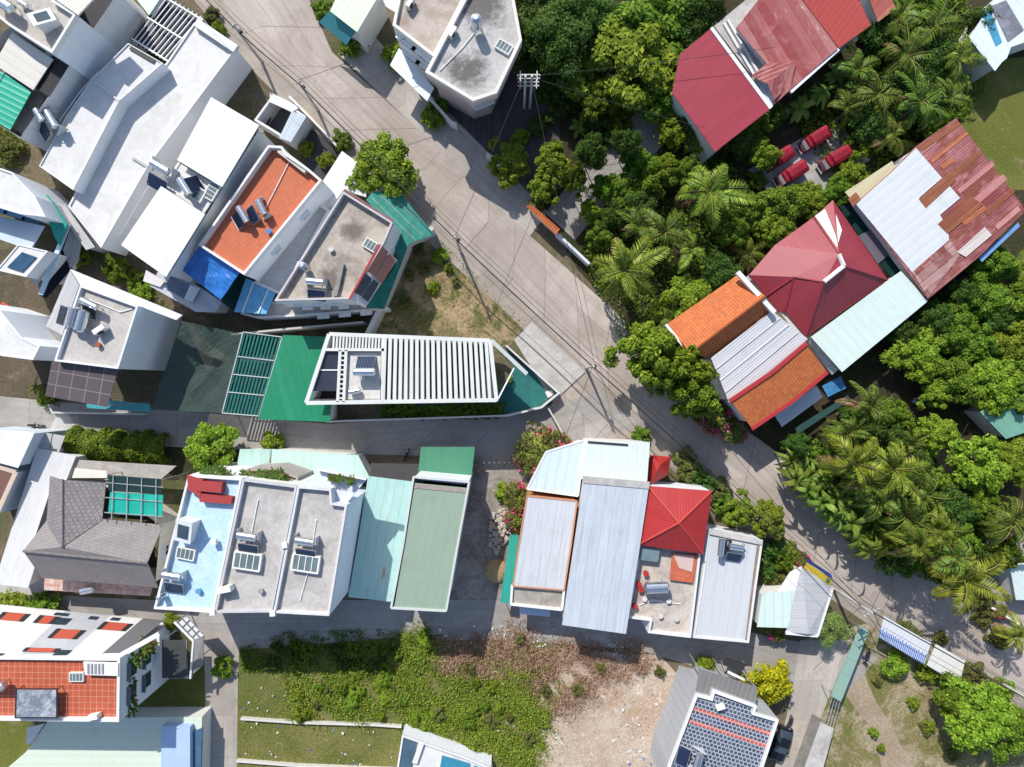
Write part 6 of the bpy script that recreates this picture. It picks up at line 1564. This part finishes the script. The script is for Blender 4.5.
T('A1',697,396,24,'dark tree at the road edge beside the ribbed white roof',None,1.6); T('G2',716,420,18,'pink flowering bush in the shade at the road below the bent orange roof'); T('G2',735,432,14,'pink flowering bush at the lower tip of the bent orange roof'); T('S4',700,410,14,'dry grassy shrub beside the pink bushes')
# upper right grove
gv = random.Random(5)
for i, (x, y, r_) in enumerate(((905,58,36),(934,26,36),(958,58,30),(878,94,34),(918,104,36),(950,98,30),(890,134,26),(858,70,30),(898,18,28),(848,108,24))):
    T(('P2','P5','P6','P5')[i % 4], x, y, r_, 'palm in the dense grove between the red roofs and the mown lawn', 'palms of the grove')
for i, (x, y, r_) in enumerate(((925,75,16),(895,80,16),(945,42,15),(905,118,15),(880,115,15),(915,35,15),(966,80,14),(940,112,14),(872,75,14))): T('N3', x, y, r_, 'banana plant between the palms of the dense grove', 'banana plants of the grove')
for i, (x, y, r_) in enumerate(((800,108,20),(822,92,20),(838,75,18),(868,140,16),(905,148,16))):
    T(('N1','N3')[i % 2], x, y, r_*.85, 'banana plant along the lower side of the faded red roofs', 'banana plants by the red roofs')
T('F1',862,118,20,'frangipani with bare forked branches above the patched roof'); T('F1',858,146,15,'frangipani with clustered leaves right of the red trucks')
for a in (('A2',920,5,26),('C2',880,30,22),('C2',985,20,18),('A2',760,120,16),('C2',740,135,18),('C2',775,112,14),('S3',720,158,12),('B2',700,140,12),('C2',690,125,14),('C2',880,115,26),('C2',915,75,30),('C2',940,50,28),('A2',945,115,24),('C2',860,95,20)): T(*a,'dark bushy tree filling the gaps of the palm grove and beside the maroon roof','dark bushes round the grove')
# right middle
for a in (('B1',922,355,28),('A2',958,332,25),('A1',990,298,25),('B2',1012,340,28),('A1',962,378,26),('B1',998,385,30),('C2',940,318,18),('A1',1030,300,26),('C2',905,330,14),('C2',968,292,15),('A2',1035,390,28),('B2',940,395,17),('A2',985,345,20),('S1',1012,300,14),('C2',1000,320,16)): T(*a,'mid green broadleaf tree in the wood right of the mint roof','broadleaf trees of the right wood')
T('B1',940,434,22,'round light green tree between the two sandy paths'); T('B2',988,466,34,'broad light green tree under the green shed at the right edge'); T('B1',1018,458,24,'light green tree at the right edge beside the green shed')
T('P4',1016,268,24,'yellowish palm at the right edge by the patched roof'); T('S1',975,262,12,'shrub at the lower tip of the patched roof'); T('A1',1000,262,20,'leafy tree at the right edge under the patched roof')
for a in (('P2',868,408,30),('P3',852,462,38),('P1',893,468,40),('P2',905,515,34),('P5',925,495,30),('P6',935,528,30),('P5',878,498,32),('P2',845,432,26),('P4',910,445,24),('P2',868,485,28),('P1',915,545,28),('P2',950,555,26)): T(*a,'coconut palm in the grove left of the sandy path and above the road','coconut palms above the road',1.45)
T('P3',962,578,46,'coconut palm leaning over the road above the stalls, casting the darkest shadow',None,None,.9); T('P2',1012,520,36,'coconut palm at the right edge above the driveway'); T('P3',1015,635,26,'low palm at the right edge above the road')
for a in (('A2',830,464,15),('C2',850,490,15),('A2',876,516,15),('C1',800,446,13),('A2',898,546,14)): T(*a,'dense leafy tree behind the banana plants, shading the road','dense trees at the road edge',.95)
T('P3',885,540,28,'yellow green palm right at the road edge')
for i, (x, y, r_) in enumerate(((796,458,14),(806,468,13),(800,478,14),(815,474,15),(822,486,14),(811,488,12),(832,480,14),(838,494,14),(826,500,13),(848,505,14),(842,516,14),(856,522,14),(862,536,14),(872,548,14),(850,492,13),(818,498,12),(834,510,12),(826,466,13))): T(('N3','N3','N1')[i % 3], x-3, y+2, r_*1.15, 'banana plant at the road edge left of the coconut palms', 'banana plants at the road edge', 2.3)
for a in (('A2',900,415,16),('C2',895,440,20),('C2',860,430,22),('C2',885,520,26),('A2',930,550,24),('C2',915,470,24),('A1',960,540,22),('A2',985,510,18),('C2',960,510,22),('A1',870,530,22),('C2',840,470,22),('B2',940,480,14),('A2',1010,555,18),('C2',990,560,14),('S4',985,600,14),('C2',900,560,20)): T(*a,'bushy tree filling the gaps under the coconut palms above the road','bushes under the coconut palms')
for a in (('S4',985,618,12),('S4',1000,640,12),('G2',1000,612,9)): T(*a,'low shrub along the driveway wall by the big palm','shrubs by the driveway wall')
# lower right
T('B1',985,722,36,'large dense green bush in the rough lot at the lower right'); T('A1',960,700,22,'smaller dense bush at the upper left of the large bush in the rough lot'); T('A1',1015,735,28,'dense green bush at the right edge of the rough lot')
T('Y1',771,685,22,'yellow green croton bush at the corner of the tiled terrace house'); T('L1',832,630,19,'feathery pale green tree between the shop and the lane'); T('S1',896,666,14,'shrub in the shade behind the striped stall'); T('S1',932,672,14,'shrub below the joint of the two stalls')
for a in (('S4',905,628,9),('S4',915,634,9),('S4',942,640,9),('S4',975,672,12),('S4',990,690,14),('S1',1005,690,12),('S4',962,668,10)): T(*a,'weedy shrub along the road edge by the stalls','weeds along the stalls')
# shrubs by the red hipped house
T('B2',768,520,22,'light green tree by the road right of the red hipped roof'); T('B2',742,512,18,'light green tree right against the red hipped roof')
for a in (('S4',690,470,14),('S3',705,480,14),('S4',720,490,14),('S2',725,505,12),('S4',685,458,12),('S3',775,548,14),('S2',785,560,12),('S3',765,570,12),('S4',778,580,10),('S1',790,550,9)): T(*a,'low mixed shrub on the strip between the corner row and the road','shrubs between the corner row and the road')
T('S2',641,437,10,'low round bush at the top of the mint flat corner roof'); T('G2',776,628,14,'red flowering bush beside the grey shop'); T('G2',802,560,9,'red flowering bush behind the yellow sign')
T('G1',540,452,28,'bougainvillea arching over the pale blue porch roof'); T('G2',520,498,18,'bougainvillea along the orange trimmed house'); T('G2',516,520,14,'bougainvillea above the stone heap'); T('S1',507,492,12,'bright green shrub in the shaded gap left of the bougainvillea'); T('G2',560,444,14,'bougainvillea twig cluster at the tip of the porch roof')
# left gardens
hg = empty('hedge', W(122,448,0), 'long dense clipped hedge along the alley above the grey tiled house', 'hedge'); g = np.random.default_rng(77)
n = 15000; A = np.array(W(78,443,0)); B = np.array(W(172,448,0)); t_ = g.uniform(0,1,n); cx = A + (B-A)*t_[:,None]; 
ang = g.uniform(0, PI, n); w_ = 1.75*(1+.16*np.sin(t_*41)+.12*np.sin(t_*17+1)); C = cx.copy(); C[:,1] += np.cos(ang)*w_*g.uniform(.85,1.05,n); C[:,2] = .5+np.sin(ang)*2.1*g.uniform(.85,1.08,n)*(1+.1*np.sin(t_*29)) ; C[:,0] += g.normal(size=n)*.12
Nn = unit(np.stack([g.normal(size=n)*.4, np.cos(ang)+g.normal(size=n)*.35, np.sin(ang)+.3+g.normal(size=n)*.3],1)); D = np.cross(Nn, g.normal(size=(n,3)))
V, F = leafquads(C - np.array(W(122,448,0)), D, Nn, g.uniform(.22,.42,n), g.uniform(.13,.22,n)); npmesh('foliage', V, F, LM['a'], hg)
m = MB()
for k in range(9):
    p = A + (B-A)*(k+.5)/9; m.tube((p[0],p[1],-.05), (p[0],p[1],1.6), .07, .04, 6)
obj('stems', m, BARK, hg)
T('B2',207,450,29,'leafy tree in the garden right of the clipped hedge'); T('S1',272,442,12,'slender young tree between the two mint porch roofs'); T('S1',207,470,10,'small bush at the foot of the garden tree')
T('P4',36,388,12,'small palm at the corner of the dark panelled pergola'); T('S1',46,398,10,'light shrub below the small palm'); T('S1',8,620,28,'bright low bush by the lower alley at the left edge'); T('S2',40,612,20,'second low bush right of the bright one by the lower alley'); T('S4',35,572,9,'dry shrub at the lower left corner of the grey tiled house')
T('S4',8,150,14,'dry grassy shrub below the green corrugated awning'); T('S2',22,120,9,'small shrub beside the green corrugated awning'); T('S1',80,258,9,'shrub between the grey gabled shed and the white house'); T('S2',115,268,14,'shrub behind the white ledge of the three storey house'); T('S1',140,292,11,'bright leafy plant at the low blue glass sheds'); T('S2',135,278,10,'dark shrub under the clean white roof')
T('S1',495,360,12,'plant in the slatted roof planter, upper one'); T('S1',500,378,12,'plant in the slatted roof planter, lower one'); 
for i in range(11): T('S2',388+i*11,410+(i%2)*2,8,'low leafy plant along the wall under the slatted roof','plants under the slatted roof')
for a in (('S1',440,256,9),('S4',424,268,8),('S1',433,288,7),('S4',405,302,7),('S4',418,248,8),('S1',448,268,5),('S4',455,282,5),('S4',410,275,6)): T(*a,'low weed clump on the dirt lot beside the teal netted yard','weeds on the dirt lot',.5)
T('S4',128,658,14,'climbing shrub in the front garden by the grey carport'); T('S1',170,622,9,'bright plant at the tip of the patterned carport roof'); T('S1',222,668,12,'weed clump at the edge of the side alley')
T('S1',705,664,10,'pale flowering shrub at the top of the dark corrugated porch')
fv = random.Random(12)
FP = [(295,672),(405,668),(404,634),(428,632),(440,682),(548,676),(552,700),(536,767),(498,752),(402,722),(292,716)]
nb = 0
while nb < 34:
    x, y = fv.uniform(290,555), fv.uniform(630,767); ins = False; j = len(FP)-1
    for i in range(len(FP)):
        if (FP[i][1] > y) != (FP[j][1] > y) and x < (FP[j][0]-FP[i][0])*(y-FP[i][1])/(FP[j][1]-FP[i][1])+FP[i][0]: ins = not ins
        j = i
    if ins:
        nb += 1; T(('S1','S1','S2','S4')[nb % 4], x, y, fv.uniform(4,9), 'low bushy weed in the thick green growth of the field', 'bushy weeds in the field', fv.uniform(.4,.7))
for i in range(16): T(('S2','S3')[i % 2], 250+fv.uniform(0,150), 634+fv.uniform(8,34), fv.uniform(5,10), 'dark low bush in the shadow of the tall terraces', 'dark bushes below the terraces', .7)
for i in range(14): T(('S1','S4')[i % 2], fv.uniform(850,1000), fv.uniform(665,760), fv.uniform(4,8), 'small weed clump in the rough lower right lot', 'weed clumps of the lower right lot', .6)
for a in ((470,668,8),(580,690,9),(545,690,7),(602,668,6),(660,672,6),(520,640,6)): T('S4', a[0], a[1], a[2], 'greenish weed clump poking out of the brown brush heap', 'weeds in the brush heap', .7)
# ---------------------------------------------------------------- ground cover (nobody could count it)
def inpoly(P, x, y):
    ins = np.zeros(len(x), bool); n = len(P); j = n-1
    for i in range(n):
        xi, yi = P[i][:2]; xj, yj = P[j][:2]
        c = ((yi > y) != (yj > y)) & (x < (xj-xi)*(y-yi)/((yj-yi) or 1e-9)+xi); ins ^= c; j = i
    return ins
def scatter(polys, n, seed, excl=()):
    g = np.random.default_rng(seed); out = []
    for pts, share in polys:
        P = [W(a, b) for a, b in pts]; xs = [p[0] for p in P]; ys = [p[1] for p in P]; m_ = int(n*share*2.2)
        x = g.uniform(min(xs), max(xs), m_); y = g.uniform(min(ys), max(ys), m_); k = inpoly(P, x, y)
        for e in excl: k &= ~inpoly([W(a, b) for a, b in e], x, y)
        out.append(np.stack([x[k], y[k]], 1)[:int(n*share)])
    return np.concatenate(out), g
def cover(name, label, cat, polys, n, mat, seed, hgt=(.05,.3), L=(.2,.45), wd=.35, clump=.9, thr=0., up=.5, excl=(), tall=0., fringe=.0):
    xy, g = scatter(polys, n, seed, excl); xy = xy + g.normal(size=xy.shape)*(fringe*(1 + np.sin(xy[:,:1]*1.3)*np.sin(xy[:,1:]*1.7))); x, y = xy[:,0], xy[:,1]
    f = np.sin(x*.9+1.3*np.sin(y*.7+seed))+np.sin(y*1.1+1.7*np.sin(x*.6))+.8*np.sin(x*2.3+y*1.9)
    k = f + g.normal(size=len(x))*clump > thr; x, y, f = x[k], y[k], f[k]; m_ = len(x)
    z = g.uniform(hgt[0], hgt[1], m_) + tall*np.maximum(0, f)*.3*g.uniform(.3,1,m_)
    Nn = unit(np.stack([g.normal(size=m_), g.normal(size=m_), np.abs(g.normal(size=m_))*up+.25],1)); D = unit(np.cross(Nn, g.normal(size=(m_,3))) + np.array([0,0,.25])); Ll = g.uniform(L[0], L[1], m_)
    V, F = leafquads(np.stack([x,y,z],1), D, Nn, Ll, Ll*wd); o = npmesh(name, V, F, mat)
    return tag(o, label, cat, None, 'stuff')
GR = leafmat((.15,.18,.03), (.23,.245,.05), (.38,.35,.12), .25, 'grass_blades'); WEED = leafmat((.13,.21,.02), (.21,.29,.035), (.34,.40,.07), .3, 'weed_leaves')
DRY = leafmat((.21,.125,.08), (.33,.20,.135), (.48,.34,.24), .1, 'dry_brush', .8); LIT = leafmat((.14,.10,.06), (.08,.07,.03), (.2,.16,.1), .1, 'litter', .9)
cover('grass', 'rough grass of the weedy field', 'grass', [([(240,645),(540,650),(548,767),(236,800)], 1.)], 38000, GR, 1, (.02,.14), (.12,.28), .22, 1.2, -1.2, 1.2)
cover('weeds', 'thick green weeds in the middle of the field', 'weeds', [([(290,668),(405,668),(400,716),(292,718)], .22), ([(404,632),(428,630),(440,680),(550,672),(556,690),(540,767),(490,760),(400,722),(400,660)], .68)], 62000, WEED, 2, (.05,.45), (.15,.36), .42, .9, -1.0, 1.5, (), 1.2, .7)
cover('weeds', 'dark weeds in the shadow of the tall terraces', 'weeds', [([(240,648),(290,630),(380,628),(420,634),(404,672),(240,672)], 1.)], 7000, LM['a'], 3, (.05,.35), (.2,.42), .4, .9, -.3)
cover('dry_brush', 'brown heap of dry cut branches', 'brush', [([(428,640),(520,626),(560,640),(640,640),(650,670),(600,690),(560,718),(520,678),(440,672)], 1.)], 20000, DRY, 4, (.05,.6), (.3,.9), .09, 1., -.9, .8, (), .8, .6)
cover('grass', 'rough grass of the lower right lot', 'grass', [([(830,700),(850,660),(880,665),(1040,745),(1040,800),(800,800)], .8), ([(930,640),(1040,705),(1040,740),(920,680)], .2)], 24000, GR, 5, (.02,.14), (.12,.30), .22, 1.3, -.3, 1.2, ([(838,690),(862,662),(880,700),(912,748),(935,800),(880,800),(868,742),(850,712)],))
cover('undergrowth', 'leafy undergrowth under the palms and garden trees', 'undergrowth', [([(600,190),(640,150),(720,150),(760,210),(740,270),(670,325),(650,400),(590,280),(580,250)], .26), ([(800,95),(890,30),(960,-20),(985,90),(960,125),(890,160),(850,195),(790,125)], .26), ([(930,300),(1060,230),(1060,420),(960,410),(900,340)], .16), ([(790,455),(880,395),(915,420),(955,500),(1000,500),(1060,520),(975,560),(985,600),(900,570),(820,510)], .32)], 46000, LM['a'], 6, (.1,.9), (.25,.55), .45, 1., -.9, 1.2, ([(545,213),(575,240),(610,200),(668,140),(672,105),(640,108)],))
cover('weeds', 'weeds along the left gardens', 'weeds', [([(60,240),(150,275),(170,310),(80,262)], .4), ([(-10,118),(30,145),(28,170),(-10,165)], .3), ([(-20,596),(60,600),(40,640),(-20,660)], .3)], 6000, WEED, 7, (.05,.4), (.2,.4), .4, 1., -.5)
cover('grass', 'sparse grass on the dirt lot', 'grass', [([(385,262),(440,240),(470,270),(440,336),(366,336)], .7), ([(440,240),(528,322),(500,338),(440,336)], .3)], 9000, GR, 8, (.02,.14), (.12,.3), .25, 1., -.1, 1.)
cover('litter', 'fallen leaves and twigs on the jungle floor and lane', 'litter', [([(540,95),(680,90),(600,220),(545,205)], 1.)], 2500, LIT, 9, (.02,.05), (.12,.3), .5, 2., .3, 3.)
# stones, sand heap, scattered rubbish
def stones(name, label, polys, n, mat, seed, r0, r1, piles=0., cat='rubble'):
    xy, g = scatter(polys, n, seed); m = MB()
    c = xy.mean(0)
    for x, y in xy:
        r_ = g.uniform(r0, r1)*g.uniform(.5,1.); d = math.dist((x,y), c); z = max(0, piles*(1-d/2.6))
        m.sphere((x, y, z+r_*.3), r_, 6, 4, g.uniform(.5,.9))
        for q in range(len(m.v)-42, len(m.v)):
            if q >= 0: v = m.v[q]; m.v[q] = (v[0], v[1], v[2])
    return tag(obj(name, m, mat), label, cat, None, 'stuff')
stones('rubble', 'heap of pale broken stones in the gap beside the orange trimmed house', [([(492,512),(508,508),(508,538),(496,556),(488,545)], 1.)], 160, concrete((.46,.41,.36), (.25,.2,.17), .4, 2., 'stone'), 11, .16, .34, .7)
stones('rubble', 'scattered pale stones on the rubble lot', [([(545,767),(560,695),(640,690),(655,720),(645,790)], .8), ([(600,650),(655,650),(690,690),(640,690)], .2)], 420, concrete((.5,.46,.41), (.3,.25,.2), .4, 2., 'pale_stone'), 12, .04, .14)
sd = MB(); c = W(497,571,0); sd.sphere((c[0],c[1],-.1), 1.5, 20, 12, .55); tag(obj('sand_heap', sd, ground('sand', (.42,.30,.17), (.36,.25,.14), None, .5, 4.), None, True), 'small heap of yellow sand below the stone heap', 'sand heap')
xy, g = scatter([([(440,620),(560,628),(555,650),(440,645)], .25), ([(570,640),(640,640),(650,670),(580,665)], .25), ([(610,690),(660,690),(650,767),(620,767)], .2), ([(240,680),(530,690),(540,767),(240,767)], .3)], 330, 13)
cols = [plain('white_rubbish', (.7,.7,.7), .6), plain('blue_rubbish', (.1,.25,.6), .5), plain('pale_rubbish', (.5,.55,.6), .6)]
C = np.stack([xy[:,0], xy[:,1], g.uniform(.1,.35,len(xy))],1); Nn = unit(g.normal(size=C.shape)*.5+np.array([0,0,1.])); D = np.cross(Nn, g.normal(size=C.shape)); Ll = g.uniform(.12,.45,len(xy))
V, F = leafquads(C, D, Nn, Ll, Ll*.7); tag(npmesh('rubbish', V, F, cols, None, None, g.choice([0,0,0,1,2], len(F))), 'scattered white and blue plastic rubbish on the field and rubble lot', 'rubbish', None, 'stuff')
# unused prototypes leave no trace
for st in list(PROTO.values()) + [HEAT, VTANK, LTANK, HATCH, STAIR, TRUCK, CAR, BIKE, POLE, POT, AC, POLE2, HEAT2]:
    if not st.used:
        for ch in list(st.r.children_recursive): bpy.data.objects.remove(ch)
        bpy.data.objects.remove(st.r)
# ================================================================ light, sky, camera
EL, AZX, AZY = math.radians(44), .40, .917
d = Vector((AZX*math.cos(EL), -AZY*math.cos(EL), -math.sin(EL)))
ld = bpy.data.lights.new('sun', 'SUN'); ld.energy = 4.4; ld.angle = math.radians(.53); ld.color = (1., .955, .88)
lo = bpy.data.objects.new('sun', ld); COL.objects.link(lo); lo.rotation_euler = d.to_track_quat('-Z', 'Y').to_euler(); lo.location = (-30, 60, 90)
w = bpy.data.worlds.new('World'); SC.world = w; w.use_nodes = True; nt = w.node_tree
sk = nt.nodes.new('ShaderNodeTexSky'); sk.sky_type = 'NISHITA'; sk.sun_disc = False; sk.sun_elevation = EL; sk.sun_rotation = math.atan2(-AZX, AZY)
bg = nt.nodes['Background']; bg.inputs[1].default_value = .15; nt.links.new(sk.outputs[0], bg.inputs[0])
cd = bpy.data.cameras.new('camera'); cd.sensor_width = 36.; cd.lens = 36.*H/(1024*S); cd.clip_end = 1500.
co = bpy.data.objects.new('camera', cd); COL.objects.link(co); co.location = (0, 0, H); co.rotation_euler = (0, 0, 0); SC.camera = co
SC.view_settings.view_transform = 'Standard'; SC.view_settings.look = 'None'; SC.view_settings.exposure = 0.25; SC.view_settings.gamma = 1.0
SC.view_settings.use_curve_mapping = False
SC.cycles.max_bounces = 6; SC.cycles.transparent_max_bounces = 12
